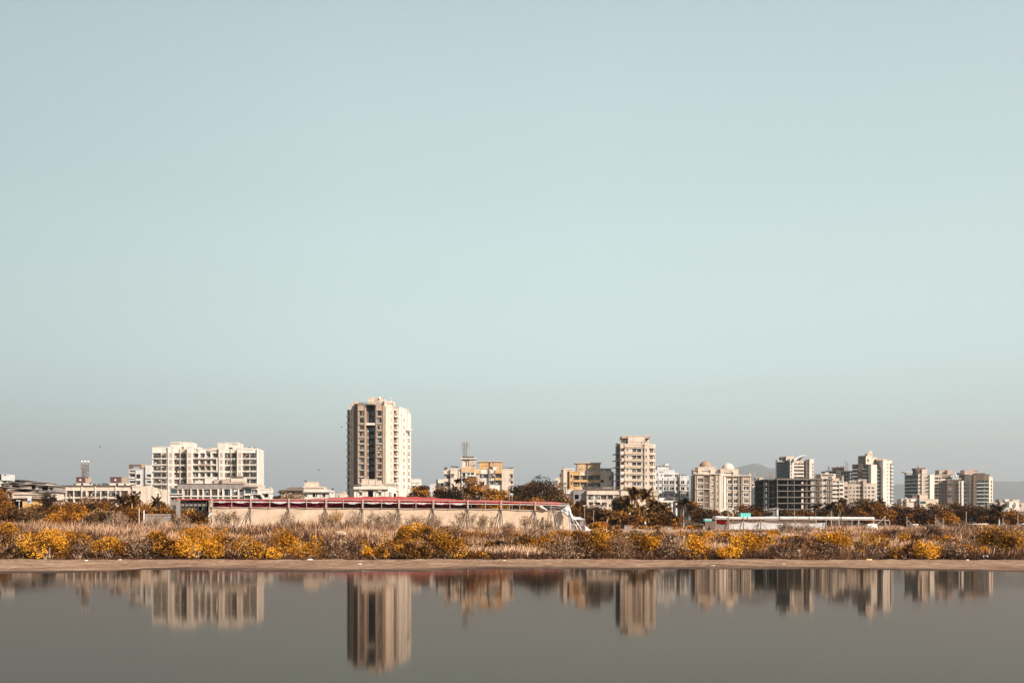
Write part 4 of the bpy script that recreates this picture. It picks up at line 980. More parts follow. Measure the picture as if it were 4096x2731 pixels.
b = Bld(5, 450, 560, 'four storey cream and orange apartment block left of the second tower', 'apartment_building')
b.mass(166, 602, 240, None, 'cream', end='l', d=-2, deep=14, cap=.8); b.mass(240, 640, 272, None, 'brown', d=1.5, dd=-2, deep=8, cap=0)  # second mass: side strip coloured brown for its shade
b.mass(166, 602, 332, 642, 'white', d=2, deep=9, cap=.2, wins=[(190, 618, 320, 630, 'k')])
b.mass(272, 642, 420, None, 'orange', d=-.6, deep=12, wins=[(324, 700, 412, 762, 'n'), (324, 796, 412, 852, 'n')] + [(284, 692, 308, 730, 'w'), (284, 788, 308, 826, 'w')], cap=.2)
b.mass(420, 642, 512, None, 'cream', d=.4, deep=12, wins=[(425, 700, 502, 760, 'g'), (438, 796, 510, 852, 'g')], cap=.2)
b.mass(512, 642, 612, None, 'cream', d=.8, deep=12, wins=[(526, 700, 606, 762, 'g'), (526, 800, 606, 850, 'w')], cap=.2)
b.mass(612, 642, 705, None, 'cream', d=-.3, deep=12, wins=[(616, 700, 702, 758, 'n'), (616, 806, 720, 856, 'g')], cap=.2)
b.mass(705, 642, 860, None, 'cream', d=-1, deep=13, wins=[(824, 700, 850, 768, 'w')], cap=.2)
b.mass(860, 650, 888, None, 'white', d=1, deep=9, wins=[(862, 700, 884, 760, 'b'), (862, 795, 884, 850, 'b')])
b.bar(612, 648, 703, 694, 'orange', .7, d=-.3, name='balcony_band'); b.bar(612, 760, 745, 800, 'orange', .7, d=-.3, name='balcony_band'); b.bar(322, 762, 512, 792, 'orange', .3, d=-.6, name='balcony_band'); b.bar(522, 764, 612, 796, 'orange', .3, d=.8, name='balcony_band')
b.mass(380, 530, 502, 645, 'streaked', d=3, deep=6, cap=.1); b.mass(526, 530, 702, 645, 'streaked', d=3, deep=6, cap=.1, wins=[(580, 600, 640, 644, 'p')]); b.mass(502, 532, 526, 645, 'grey', d=3.5, deep=5, cap=0)
b.bar(344, 521, 716, 530, 'cream', .5, d=3, name='roof_slab', inn=7); b.mass(700, 600, 858, 644, 'white', d=3, deep=5, cap=.1, wins=[(712, 612, 850, 636, 'k')])
b.pipe(512, 604, None, d=0, r=.22, mat='pipe'); b.dishes([(185, 596), (415, 612), (618, 602), (720, 630), (790, 628), (830, 626)], d=.5)
b.done()
b = Bld(5, 500, 105, 'small pale stacked house between the big dark tree and the orange banded block', 'house')
b.mass(62, 755, 142, None, 'white', deep=8, wins=[(75, 775, 100, 800, 'w')]); b.mass(76, 730, 138, 756, 'cream', d=1, deep=5); b.mass(142, 672, 165, None, 'brown', d=2, deep=6, wins=[(144, 700, 162, 740, 'w')], cap=.1); b.done()
b = Bld(5, 395, 900, 'long low white office building below the second tower, grey end bay with dark gate', 'commercial_building')
b.mass(325, 900, 512, None, 'grey', d=2, deep=10, wins=[(345, 966, 402, 1030, 'o')], cap=.2)
b.mass(225, 892, 326, None, 'white', d=3, deep=9, wins=[(240, 965, 300, 1010, 'k')], cap=.2); b.bar(215, 955, 326, 963, 'brown', .4, d=3)
b.mass(512, 900, 970, None, 'cream', d=0, deep=12, wins=[(536, 966, 602, 1026, 'g'), (630, 970, 696, 1030, 'w'), (708, 970, 786, 1030, 'w'), (800, 970, 878, 1030, 'w'), (895, 972, 960, 1030, 'w'), (540, 1070, 602, 1112, 'w'), (630, 1075, 700, 1115, 'w'), (720, 1075, 790, 1115, 'w')], cap=.2)
b.bar(512, 893, 970, 901, 'brown', .35, name='coping'); b.bar(512, 960, 970, 968, 'beige', .25)
b.mass(985, 902, 1500, None, 'cream', d=-.5, deep=12, wins=grid([(1040, 1100), (1120, 1180), (1200, 1260), (1280, 1340)], [(975, 1030)], 'w'), cap=.2)
b.bar(985, 896, 1440, 903, 'brown', .35, d=-.5, name='coping'); b.mass(1440, 918, 1505, 985, 'beige', d=-1, deep=6)
b.mass(970, 905, 986, None, 'grey', d=.6, deep=8, cap=0); b.mass(460, 856, 522, 892, 'dgrey', d=3, deep=4); b.mass(740, 868, 900, 902, 'cream', d=4, deep=5, cap=.1)
b.bar(520, 884, 890, 893, 'brown', .8, d=3.2)
b.acs([(580, 1005), (650, 1050)]); b.dishes([(760, 884), (790, 886), (825, 884), (860, 886), (880, 882)], d=1); b.done()
b = Bld(5, 438, 1180, 'ten storey cream tower with curved corner balconies and a dark left side, second tallest', 'tower_block')
RO = [(328 + i * 92.5, 375 + i * 92.5) for i in range(6)]
b.mass(978, 252, 1040, None, 'cream', d=.2, deep=14, wins=grid([(982, 1030)], [(a - 4, c + 22) for a, c in RO[:5]] + [(795, 850)], 'b'), cap=.3)
b.mass(1040, 262, 1316, None, 'cream', d=0, deep=14, wins=grid([(1145, 1200), (1214, 1270)], RO, 'w') + grid([(1070, 1088)], [(a, a + 30) for a, c in RO], 's'), cap=.5)
b.mass(1316, 262, 1384, None, 'cream', d=-.7, deep=14, wins=grid([(1330, 1348)], [(a, a + 32) for a, c in RO], 's'), cap=.5)
for a, c in [(300, 0)] + [(395 + i * 93, 0) for i in range(6)]:
    b.bar(1040, a, 1368, a + 10, 'streaked', .55, name='ledge'); b.bar(1046, a + 13, 1362, a + 22, 'white', .35, name='ledge')
b.mass(1384, 258, 1440, None, 'cream', d=.4, deep=13, wins=grid([(1392, 1436)], [(a, a + 50) for a, c in RO], 'n'), cap=.3)
b.mass(1440, 268, 1468, None, 'white', d=.8, dd=2.5, deep=11, wins=grid([(1444, 1464)], [(a, a + 50) for a, c in RO], 'n'), cap=.3)
for i in range(7):      # rounded balcony slabs
    y = 303 + i * 93; mb = MB(); D = 438
    for (y0, y1, r1) in ((y, y + 20, .9), (y - 16, y, .82)):
        cx, cy = b.xx(1432, D), D + 2.6; rx = b.xx(1474, D) - b.xx(1432, D)
        ring = [(cx + rx * math.sin(t), cy - 3.4 * r1 * math.cos(t)) for t in [i2 * math.pi / 2 / 8 for i2 in range(9)]] + [(cx + rx, cy + 2)]
        ring = [(b.xx(1386, D), cy - 3.4 * r1)] + ring
        z0, z1 = b.zy(y1, D), b.zy(y0, D) - (.002 if r1 > .85 else 0)
        for k in range(len(ring) - 1):
            (xa, ya), (xb, yb) = ring[k], ring[k + 1]; mb.poly([(xa, ya, z0), (xb, yb, z0), (xb, yb, z1), (xa, ya, z1)], M['cream'] if r1 > .85 else M['beige'])
        mb.poly([(xa, ya, z1) for xa, ya in ring] + [(b.xx(1386, D), cy + 2, z1)], M['cream']); mb.poly(([(xa, ya, z0) for xa, ya in ring] + [(b.xx(1386, D), cy + 2, z0)])[::-1], M['cream'])
    mb.build('balcony_slab', b.root)
b.mass(930, 262, 978, None, 'brown', d=5, dd=-4.5, deep=8, wins=grid([(938, 966)], [(a - 8, a + 60) for a, c in RO], 'v'), cap=0)  # left side, its shade put into brown and grey walls
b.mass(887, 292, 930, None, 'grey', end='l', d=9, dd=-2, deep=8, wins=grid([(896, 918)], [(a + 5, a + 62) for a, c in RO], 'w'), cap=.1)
for a, c in RO: b.bar(884, a + 70, 976, a + 84, 'grey', .5, d=8, dd=-7, name='ledge')
b.pipe(975, 262, None, d=-.3, r=.16); b.pipe(1311, 200, 880, d=0, r=.12)
b.bar(998, 150, 1392, 184, 'tan', .7, d=3, name='roof_slab', inn=8); b.bar(1002, 147, 1386, 154, 'white', .8, d=3, name='coping', inn=9)
b.mass(1086, 164, 1326, 258, 'cream', d=2, deep=7, cap=0, wins=[(1152, 236, 1200, 254, 'k'), (1212, 236, 1300, 254, 'k')]); b.mass(1004, 186, 1058, 256, 'cream', d=4, deep=5, cap=0)
b.mass(1090, 232, 1386, 262, 'cream', d=.8, deep=1, cap=.1); b.tanks([(1355, 200, 256, 60)], d=4, mat='beige')
b.acs([(1258, 730), (1000, 470)], d=0); b.dishes([(1005, 244), (935, 262), (920, 270)], d=.5)
mb = MB(); mb.tube([(b.xx(1082), 442, b.zy(150)), (b.xx(1082), 442, b.zy(134))], .05, M['metal'], 4); mb.tube([(b.xx(1318), 442, b.zy(150)), (b.xx(1318), 442, b.zy(130))], .05, M['metal'], 4); mb.build('antenna', b.root)
b.done()
# ------------------------------------------------------------------ crop 6
b = Bld(6, 480, 350, 'bright white five storey block with square brown windows, right of the second tower', 'apartment_building')
RP = [(672, 728), (770, 826), (868, 924), (966, 1012)]
b.mass(84, 502, 390, None, 'cool', deep=13, wins=grid([(92, 112), (147, 181)], [(a, c - 14) for a, c in RP], 'w') + grid([(215, 281), (303, 371)], RP, 's') + [(106, 550, 122, 600, 'w'), (140, 533, 208, 545, 'k'), (222, 578, 248, 606, 'w'), (175, 570, 190, 600, 'w')], cap=.3)
b.mass(390, 550, 456, None, 'cool', d=.6, deep=12, wins=grid([(399, 442)], RP, 's') + [(395, 580, 445, 636, 'k')], cap=.3)
b.mass(468, 596, 608, None, 'cool', d=-.3, deep=13, wins=grid([(480, 540), (572, 612)], RP, 's'), cap=.4)
b.bar(270, 572, 360, 582, 'cool', .8); b.bar(360, 570, 450, 580, 'cool', .8, d=.6)
for x in (130, 198, 290, 382): b.bar(x, 630, x + 9, 1010, 'cool', .35, name='wall_fin')
for a, c in RP:
    b.bar(208, c + 8, 382, c + 15, 'cool', .5); b.bar(470, c + 8, 606, c + 15, 'cool', .5, d=-.3)
b.mass(112, 450, 322, 503, 'cool', d=2, deep=7, cap=.15); b.bar(100, 444, 322, 451, 'brown', .3, d=2, name='coping'); b.mass(232, 402, 298, 452, 'cool', d=3, deep=4, cap=.1); b.tanks([(222, 412, 450, 20)], d=2.6, mat='grey')
b.pipe(458, 560, None, d=0, r=.2, mat='pipe'); b.dishes([(300, 486), (325, 486), (500, 588), (515, 590), (545, 592), (565, 592)], d=.4); b.acs([(205, 890), (150, 700)])
b.done()
b = Bld(6, 430, 300, 'white pedimented pavilion on slim columns among the palms', 'pavilion')
mb = MB(); D = 430
for (x0, y0, x1, y1, dd) in ((130, 985, 455, 1012, 0), (150, 940, 400, 986, 2)):
    mb.box(b.xx(x0), b.xx(x1), D - .5 + dd, D + 7, b.zy(y1), b.zy(y0), M['white'])
p = [(b.xx(150), D - .3, b.zy(940)), (b.xx(390), D - .3, b.zy(986)), (b.xx(275), D - .3, b.zy(935))]
mb.build('entablature', b.root)
mb = MB(); mb.obox((b.xx(275), D - .9, b.zy(942)), (b.xx(400) - b.xx(275), 0, b.zy(984) - b.zy(942)), (0, 4, 1.2), (0, 0, .25), M['dgrey']); mb.build('sloping_roof', b.root)
for x in (281, 340, 410): 
    mb = MB(); zb = g1(b.xx(x), D); mb.lathe((b.xx(x), D + .2, zb), [(.6, 0), (.6, .3), (.48, .5), (.44, b.zy(1020) - zb), (.6, b.zy(1014) - zb)], M['white'], 12); mb.build('column', b.root)
b.mass(148, 1010, 262, None, 'cream', d=2, deep=4, cap=0); b.done()
def arch_drum(b, x0, x1, y0, y1, cx, r, ydome, dmat, d=2):
    ax0, ax1 = cx - r * .72, cx + r * .72
    b.mass(x0, y0, x1, y1, 'cream', d=d, deep=8, wins=[(cx - r * .62, y0 + (y1 - y0) * .45, cx + r * .62, y1 - 4, 'k')], cap=.35)
    b.mass(x0 - 18, y0 + 14, x0, y1, 'beige', d=d + 1, deep=6, cap=.3); b.mass(x1, y0 + 10, x1 + 14, y1, 'cream', d=d + 1, deep=6, cap=.3)
    D = b.D + d; mb = MB(); K = 12; cy = y0 + (y1 - y0) * .55
    for i in range(K):
        t0, t1 = math.pi * i / K, math.pi * (i + 1) / K
        q = [(b.xx(cx - rr * math.cos(t), D), b.zy(cy - rr * .42 * math.sin(t), D)) for rr, t in ((r * .62, t0), (r * .62, t1), (r * .78, t1), (r * .78, t0))]
        mb.poly([(x, D - .3, z) for x, z in q], M['cream']); mb.poly([(q[3][0], D - .3, q[3][1]), (q[2][0], D - .3, q[2][1]), (q[2][0], D, q[2][1]), (q[3][0], D, q[3][1])], M['cream']); mb.poly([(q[1][0], D - .3, q[1][1]), (q[0][0], D - .3, q[0][1]), (q[0][0], D, q[0][1]), (q[1][0], D, q[1][1])], M['beige'])
        # filled head of the arch
        mb.poly([(b.xx(cx, D), D - .02, b.zy(cy, D)), (q[0][0], D - .02, q[0][1]), (q[1][0], D - .02, q[1][1])], M['white'])
    mb.build('arch', b.root)
    mb = MB(); Rm = r * CROPS[b.c][2] * D / F; H = b.zy(ydome, D) - b.zy(y0, D)
    mb.lathe((b.xx(cx, D), D + Rm + .3, b.zy(y0, D)), [(Rm * 1.04, .05), (Rm * 1.04, .45), (Rm, .46)] + [(Rm * math.cos(t), .46 + (H - .46) * math.sin(t)) for t in [math.pi / 2 * k / 10 for k in range(1, 10)]] + [(.12, H), (.08, H + .5), (.02, H + .9)], M[dmat], 28)
    mb.build('dome', b.root, True)
M['domeb'] = wall_mat('weathered_dome', (.40, .27, .20), .6, scale=.9); M['domew'] = wall_mat('pale_dome', (.80, .66, .54), .45, scale=.9)
QR = [(636, 698), (740, 796), (848, 900), (948, 1002), (1052, 1090)]
b = Bld(6, 458, 900, 'ornate cream building under the darker brown dome, with tall slit windows and arches', 'domed_building', group=None)
b.mass(632, 592, 712, None, 'brown', end='l', d=6, dd=-6, deep=6, wins=grid([(655, 668)], QR, 'w'), cap=0)  # left side wall painted brown to carry its shade
b.mass(712, 570, 842, None, 'beige', d=-.4, deep=12, wins=grid([(750, 830)], [QR[0], QR[1], QR[3], QR[4]], 's') + [(752, 852, 830, 900, 'a')], cap=.5)
b.mass(842, 570, 942, None, 'cream', d=.3, deep=12, wins=grid([(858, 877), (898, 918)], [(a, c + 4) for a, c in QR], 't'), cap=.5)
b.mass(942, 574, 1018, None, 'beige', d=0, deep=12, wins=grid([(960, 998)], [(a + 6, c - 18) for a, c in QR], 's'), cap=.5)
b.mass(1018, 574, 1104, None, 'beige', d=-.5, deep=12, wins=grid([(1047, 1064)], [(a, c + 4) for a, c in QR], 't'), cap=.5)
b.bar(700, 562, 1106, 572, 'white', .7, d=-.5, name='cornice'); b.bar(712, 800, 942, 808, 'white', .6, d=-.4, name='cornice'); b.bar(736, 622, 842, 632, 'white', .3, d=-.4, name='window_hood')
for x in (736, 836, 940, 1034, 1078): b.bar(x, 580, x + 6, 1090, 'cream', .55, d=-.2, name='pilaster')
for a, c in QR:
    b.bar(745, c + 6, 835, c + 16, 'cream', .4, d=-.4, name='window_sill'); b.bar(852, c + 8, 925, c + 15, 'white', .4, d=.3, name='window_sill'); b.bar(955, c - 12, 1004, c - 4, 'cream', .3, name='window_sill')
arch_drum(b, 752, 1020, 458, 566, 888, 93, 360, 'domeb')
b.mass(680, 500, 745, 565, 'beige', d=2.5, deep=5, wins=[(690, 515, 735, 540, 'k')]); b.dishes([(710, 490), (735, 488), (1030, 545), (1050, 550)], d=1)
b.done()
b = Bld(6, 459, 1350, 'ornate cream building under the paler dome, with a plain light pier between the domes', 'domed_building')
RR = [(662, 720), (762, 820), (868, 920), (962, 1018), (1066, 1100)]
b.mass(1104, 576, 1192, None, 'white', d=-1.2, dd=.6, deep=12, cap=.5)
b.mass(1192, 598, 1400, None, 'cream', d=0, deep=12, wins=grid([(1220, 1284), (1311, 1376)], RR, 's'), cap=.5)
b.mass(1400, 600, 1436, None, 'beige', d=.8, deep=11, wins=grid([(1412, 1426)], RR, 't'), cap=.5)
b.mass(1436, 596, 1586, None, 'beige', d=-.5, deep=12, wins=grid([(1468, 1548)], [RR[0], RR[1], RR[3], RR[4]], 's') + [(1470, 872, 1546, 918, 'a')], cap=.5, right=(3, RR, 's'))
b.bar(1190, 592, 1590, 602, 'white', .7, d=-.5, name='cornice'); b.bar(1440, 822, 1586, 830, 'white', .5, d=-.5, name='cornice')
for x in (1130, 1160): b.bar(x, 590, x + 4, 1110, 'cream', .25, d=-1.0, name='pilaster')
for x in (1200, 1298, 1390, 1452, 1562): b.bar(x, 604, x + 6, 1090, 'cream', .5, d=-.2, name='pilaster')
for a, c in RR:
    b.bar(1214, c + 6, 1290, c + 14, 'white', .4, name='window_sill'); b.bar(1306, c + 6, 1382, c + 14, 'white', .4, name='window_sill'); b.bar(1462, c + 6, 1554, c + 14, 'white', .4, d=-.5, name='window_sill')
arch_drum(b, 1106, 1372, 488, 592, 1243, 93, 393, 'domew')
for x, y in ((1400, 575), (1430, 580), (1470, 575), (1510, 580), (1550, 560), (1565, 556)): b.box(x, y, x + 12, 598, 'cream', d=0, deep=1, name='parapet_block')
b.done()
b = Bld(6, 640, 1645, 'slim bright white house with a curved gable beside the pale domed building', 'house')
b.mass(1590, 785, 1700, None, 'cool', end='l', deep=10, wins=grid([(1595, 1622), (1640, 1666)], [(840, 890), (914, 964), (988, 1040), (1060, 1100)], 's'), cap=.2)
mb = MB(); D = 640
ring = [(b.xx(1645 - 36 * math.cos(t), D), b.zy(786 - 30 * math.sin(t), D)) for t in [math.pi * i / 10 for i in range(11)]]
mb.poly([(x, D, z) for x, z in ring], M['cool'])
for i in range(10): mb.poly([(ring[i][0], D, ring[i][1]), (ring[i][0], D + 1, ring[i][1]), (ring[i + 1][0], D + 1, ring[i + 1][1]), (ring[i + 1][0], D, ring[i + 1][1])], M['cool'])
mb.poly([(x, D + 1, z) for x, z in ring][::-1], M['cool']); mb.build('curved_gable', b.root); b.done()
b = Bld(6, 760, 1700, 'beige apartment block behind the slim white house, with a spiky roof mast', 'apartment_building')
rt_ = rowsf(728, 26, 46, 8)
b.mass(1590, 672, 1712, None, 'beige', deep=14, wins=grid([(1600, 1630), (1640, 1665), (1680, 1704)], rt_, 'w')); b.mass(1712, 625, 1770, None, 'cream', d=-1, deep=14, wins=grid([(1718, 1736), (1742, 1760)], rt_, 'w')); b.mass(1770, 640, 1808, None, 'beige', d=1, deep=14, wins=grid([(1778, 1800)], rt_, 'b'))
b.mass(1660, 622, 1700, 674, 'beige', d=2, deep=6)
mb = MB(); 
for q in ((1655, 1662), (1670, 1662)): mb.tube([(b.xx(q[0]), 764, b.zy(625)), (b.xx(q[1]), 764, b.zy(520))], .12, M['metal'], 4)
mb.build('antenna', b.root); b.done()
# ------------------------------------------------------------------ crop 7: unfinished frame and the towers behind
b = Bld(7, 490, 700, 'dark unfinished concrete frame building with open floors and bare columns', 'unfinished_building')
def slab(b, x0, x1, y0, y1, D0, D1, mat='concrete', name='floor_slab'):
    mb = MB(); z0, z1 = b.zy(y1, D0), b.zy(y0, D0)
    q = [(b.xx(x0, D0), D0), (b.xx(x1, D0), D0), (b.xx(x1, D0), D1), (b.xx(x0, D0), D1)]
    mb.obox((q[0][0], D0, z0), (q[1][0] - q[0][0], 0, 0), (0, D1 - D0, 0), (0, 0, z1 - z0), M[mat]); return mb.build(name, b.root)
ys = [(518, 545), (612, 632), (708, 727), (804, 824), (899, 918), (994, 1014)]
for i, (a, c) in enumerate(ys):  # dark concrete inside, paler edge beams: interior shade put into the colour
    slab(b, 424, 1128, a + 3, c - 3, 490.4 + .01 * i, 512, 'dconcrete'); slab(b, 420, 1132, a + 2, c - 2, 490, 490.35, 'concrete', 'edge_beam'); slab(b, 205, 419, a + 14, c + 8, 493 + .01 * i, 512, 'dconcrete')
    slab(b, 1190, 1300, a + 5, c + 1, 496 + .01 * i, 512)
zg = g1(b.xx(700), 490) - 1
def column(b, x0, x1, ytop, D, dp=.7, mat='concrete', name='column', zb=None):
    mb = MB(); mb.box(b.xx(x0, D), b.xx(x1, D), D, D + dp, zg if zb is None else zb, b.zy(ytop, D), M[mat]); return mb.build(name, b.root)
for x0, x1, mt in ((426, 437, 'concrete'), (588, 598, 'concrete'), (690, 699, 'concrete'), (892, 901, 'concrete'), (970, 980, 'tan'), (1006, 1015, 'concrete'), (1092, 1101, 'tan'), (1123, 1130, 'beige')): column(b, x0, x1, 520, 490.36, .6, mt)
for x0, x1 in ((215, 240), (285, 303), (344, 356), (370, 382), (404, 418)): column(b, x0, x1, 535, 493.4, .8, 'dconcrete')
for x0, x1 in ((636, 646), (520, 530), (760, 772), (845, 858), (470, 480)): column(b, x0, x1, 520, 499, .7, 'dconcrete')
for x0, x1 in ((1190, 1204), (1222, 1232), (1262, 1276)): column(b, x0, x1, 522, 496.4, .8, 'beige')
for (xa, xb, da, db, yt_, mt) in ((246, 284, 494.2, 494.6, 540, 'dconcrete'), (1138, 1188, 499, 499.5, 528, 'brown'), (440, 1000, 511.0, 511.4, 525, 'room'), (240, 420, 511.0, 511.4, 540, 'dgrey'), (962, 1020, 497, 497.4, 525, 'brown')):  # dark sheets close the back, painting the black shade of the interior
    mb = MB(); mb.box(b.xx(xa), b.xx(xb), da, db, zg, b.zy(yt_), M[mt]); mb.build('back_wall', b.root)
for i in range(6):
    mb = MB(); y = 548 + i * 95.5; D = 497
    mb.obox((b.xx(718), D, b.zy(y + 30)), (b.xx(745) - b.xx(718), 0, .9), (0, 1.2, 0), (0, 0, .9), M['wframe']); mb.build('stair_flight', b.root)
mb = MB()
for x, y in ((305, 398), (352, 402), (318, 470), (335, 478), (388, 480), (245, 485), (262, 480), (400, 485), (1030, 480), (1052, 470), (1085, 484), (560, 500), (700, 498), (880, 500)):
    for q in range(3): mb.tube([(b.xx(x + q * 5), 491, b.zy(520)), (b.xx(x + q * 6), 491, b.zy(y + 5 * q))], .035, M['rust'], 4)
mb.build('rebar', b.root)
mb = MB(); mb.tube([(b.xx(1136), 489.6, b.zy(520)), (b.xx(1138), 489.6, b.zy(930)), (b.xx(1095), 489.6, b.zy(948))], .14, M['wframe'], 6); mb.build('drain_pipe', b.root)
b.done()
b = Bld(7, 820, 700, 'white fin edged tower with a curved wing roof rising behind the unfinished frame', 'tower_block')
rv = rowsf(282, 34, 54.5, 8)
b.mass(400, 226, 440, None, 'white', end='l', d=9, deep=14, cap=.3); b.mass(420, 262, 628, None, 'dgrey', d=8, dd=-7, deep=14, wins=grid([(440, 456), (462, 520), (545, 610)], rv, 'v'), cap=.6)  # dark grey colour stands for the shade on the left face
b.mass(628, 212, 690, None, 'white', d=0, deep=16, wins=grid([(640, 654)], rv, 'w'), cap=.2)
b.mass(690, 240, 842, None, 'cream', d=1.5, deep=14, wins=grid([(694, 738), (746, 838)], rv, 'b'), cap=.3)
b.mass(842, 240, 892, None, 'brown', d=5, deep=10, wins=grid([(848, 866)], rv, 'w'), cap=.2)
b.mass(892, 240, 932, None, 'cream', d=1.5, deep=14, wins=grid([(898, 926)], rv, 'b'), cap=.2)
b.mass(932, 214, 1003, None, 'white', d=0, deep=16, wins=grid([(980, 994)], rv, 'w'), cap=.2)
for a, c in rv: b.bar(694, c + 6, 842, c + 14, 'white', 1.2, d=1.5, name='balcony_slab'); b.bar(440, c + 4, 520, c + 9, 'bluecurt', .3, d=7.5, dd=-2.5, name='ledge')
b.mass(565, 172, 692, 240, 'cream', d=5, deep=10, cap=.2); b.mass(495, 182, 566, 240, 'brown', d=7, deep=8, cap=.2); b.mass(745, 185, 810, 240, 'beige', d=5, deep=8)
mb = MB(); D = 818; K = 14
for i in range(K):
    def cz(t): return 208 - 55 * math.sin(min(1, t * 1.25) * math.pi / 2) + 10 * max(0, t - .75) * 4
    t0, t1 = i / K, (i + 1) / K
    x0, x1 = 688 + 196 * t0, 688 + 196 * t1; th0 = 44 * (1 - t0) ** 1.2 + 12; th1 = 44 * (1 - t1) ** 1.2 + 12
    P_ = lambda x, y, dd: (b.xx(x, D), D + dd, b.zy(y, D))
    for dd, s_ in ((0, 1), (9, -1)):
        q = [P_(x0, cz(t0) + th0, dd), P_(x1, cz(t1) + th1, dd), P_(x1, cz(t1), dd), P_(x0, cz(t0), dd)]; mb.poly(q[::s_], M['cool'])
    mb.poly([P_(x0, cz(t0), 0), P_(x1, cz(t1), 0), P_(x1, cz(t1), 9), P_(x0, cz(t0), 9)], M['cool']); mb.poly([P_(x0, cz(t0) + th0, 9), P_(x1, cz(t1) + th1, 9), P_(x1, cz(t1) + th1, 0), P_(x0, cz(t0) + th0, 0)], M['cool'])
mb.poly([P_(688, 208, 0), P_(688, 208, 9), P_(688, 264, 9), P_(688, 264, 0)], M['cool'])
mb.build('wing_roof', b.root)
for x in (445, 465, 485, 850, 870, 900): b.box(x, 232, x + 9, 256, 'white', d=6, deep=1, name='parapet_block')
b.done()
b = Bld(7, 680, 1400, 'stepped cream flats with sloping roof trims between the unfinished frame and the beige block', 'apartment_building')
b.mass(1110, 448, 1345, None, 'cream', d=6, deep=12, wins=[(1228, 494, 1285, 518, 'w'), (1215, 535, 1245, 600, 'w')], cap=.3)
for i in range(5): b.bar(1150 + i * 36, 450, 1176 + i * 36, 462, 'white', 1.2, d=6, name='sloping_trim')
rk = rowsf(560, 40, 66, 6)
b.mass(1290, 520, 1400, None, 'cream', d=3, deep=12, wins=grid([(1300, 1340), (1355, 1392)], rk, 'b'), cap=.3)
b.mass(1400, 560, 1470, None, 'white', d=2, deep=12, wins=grid([(1410, 1460)], rk, 'b'), cap=.3)
b.mass(1470, 570, 1535, None, 'beige', d=3, deep=12, wins=grid([(1484, 1528)], [(a + 92, c + 92) for a, c in rk[:5]], 'w'), cap=.3)
for a, c in rk: b.bar(1286, c + 4, 1465, c + 16, 'white', .8, d=2, name='balcony_slab')
b.tanks([(1140, 405, 445, 22)], d=7, mat='tank'); b.mass(1180, 425, 1235, 450, 'white', d=8, deep=5); b.mass(1090, 470, 1112, 520, 'tan', d=7, deep=6, cap=.1)
b.done()
b = Bld(7, 770, 1760, 'long beige five storey flats with small square windows in front of the tall right tower', 'apartment_building')
rx_ = [(652, 684), (712, 744), (771, 803), (831, 862), (890, 920)]
b.mass(1536, 608, 1660, None, 'beige', deep=13, wins=grid([(1556, 1590), (1616, 1644)], rx_, 's'), cap=.3, capmat='white'); b.mass(1660, 608, 1775, None, 'beige', d=1, deep=12, wins=grid([(1666, 1704), (1714, 1766)], rx_, 'n'), cap=.3)
b.mass(1775, 545, 1830, None, 'beige', d=-.5, deep=13, wins=grid([(1796, 1826)], rx_, 's'), cap=.3); b.mass(1830, 598, 1982, None, 'cream', d=0, deep=13, wins=grid([(1846, 1886), (1906, 1950)], rx_, 's'), cap=.5)
b.mass(1700, 535, 1825, 600, 'cream', d=4, deep=8, cap=.3)
for i in range(6): b.box(1562 + i * 17, 572, 1569 + i * 17, 610, 'beige', d=-.3, deep=3, name='pergola_post')
b.bar(1550, 562, 1662, 574, 'cream', .5, d=0, inn=4, name='pergola_beam')
b.mass(1440, 480, 1470, 560, 'tan', d=6, deep=4, cap=.1)
b.pipe(1538, 610, None); b.pipe(1775, 610, None, d=-.6)
b.done()
b = Bld(7, 900, 1400, 'dark unfinished block with reddish rebar and a site hoist, behind the stepped flats', 'unfinished_building')
rys = rowsf(402, 8, 56, 5)
zg = g1(b.xx(1400), 900) - 1
for i, (a, c) in enumerate(rys):
    slab(b, 1208, 1650, a, c + 6, 900 + .01 * i, 918, 'dconcrete')
for x in range(1212, 1650, 42): column(b, x, x + 10, 404, 900.3, 1.2, 'dconcrete')
mb = MB(); mb.box(b.xx(1220), b.xx(1640), 912, 912.5, zg, b.zy(410), M['dgrey']); mb.box(b.xx(1345), b.xx(1425), 899.2, 899.7, b.zy(540), b.zy(398), M['dgrey']); mb.build('back_wall', b.root)
b.mass(1328, 348, 1480, 404, 'maroonbox', d=4, deep=6, cap=.1)
mb = MB(); r_ = random.Random(3)
for x, y in ((1240, 318), (1295, 322), (1375, 312), (1425, 310), (1466, 312), (1210, 380)):
    for q in range(9): mb.tube([(b.xx(x + q * 3), 903, b.zy(404)), (b.xx(x + q * 3), 903, b.zy(y + r_.uniform(0, 25)))], .06, M['rust'], 3)
mb.build('rebar', b.root)
mb = MB(); x0, x1 = b.xx(1500), b.xx(1540)
for x in (x0, x1): mb.tube([(x, 901, b.zy(404)), (x, 901, b.zy(262 if x == x1 else 232))], .12, M['rust'], 4)
for i in range(8):
    y = 404 - i * 17; mb.tube([(x0, 901, b.zy(y)), (x1, 901, b.zy(y - 17))], .07, M['rust'], 3); mb.tube([(x0, 901, b.zy(y - 17)), (x1, 901, b.zy(y - 17))], .07, M['rust'], 3)
mb.build('hoist_frame', b.root); b.done()
b = Bld(7, 820, 1950, 'tall stepped tower with water tanks at its peak and a plain pale right wall', 'tower_block')
rz = rowsf(345, 40, 57, 9)
b.mass(1602, 300, 1702, None, 'dgrey', d=10, dd=-2, deep=8, wins=grid([(1612, 1692)], rowsf(338, 34, 56, 6), 'v'), cap=.4)  # left part coloured dark grey and brown for its shade
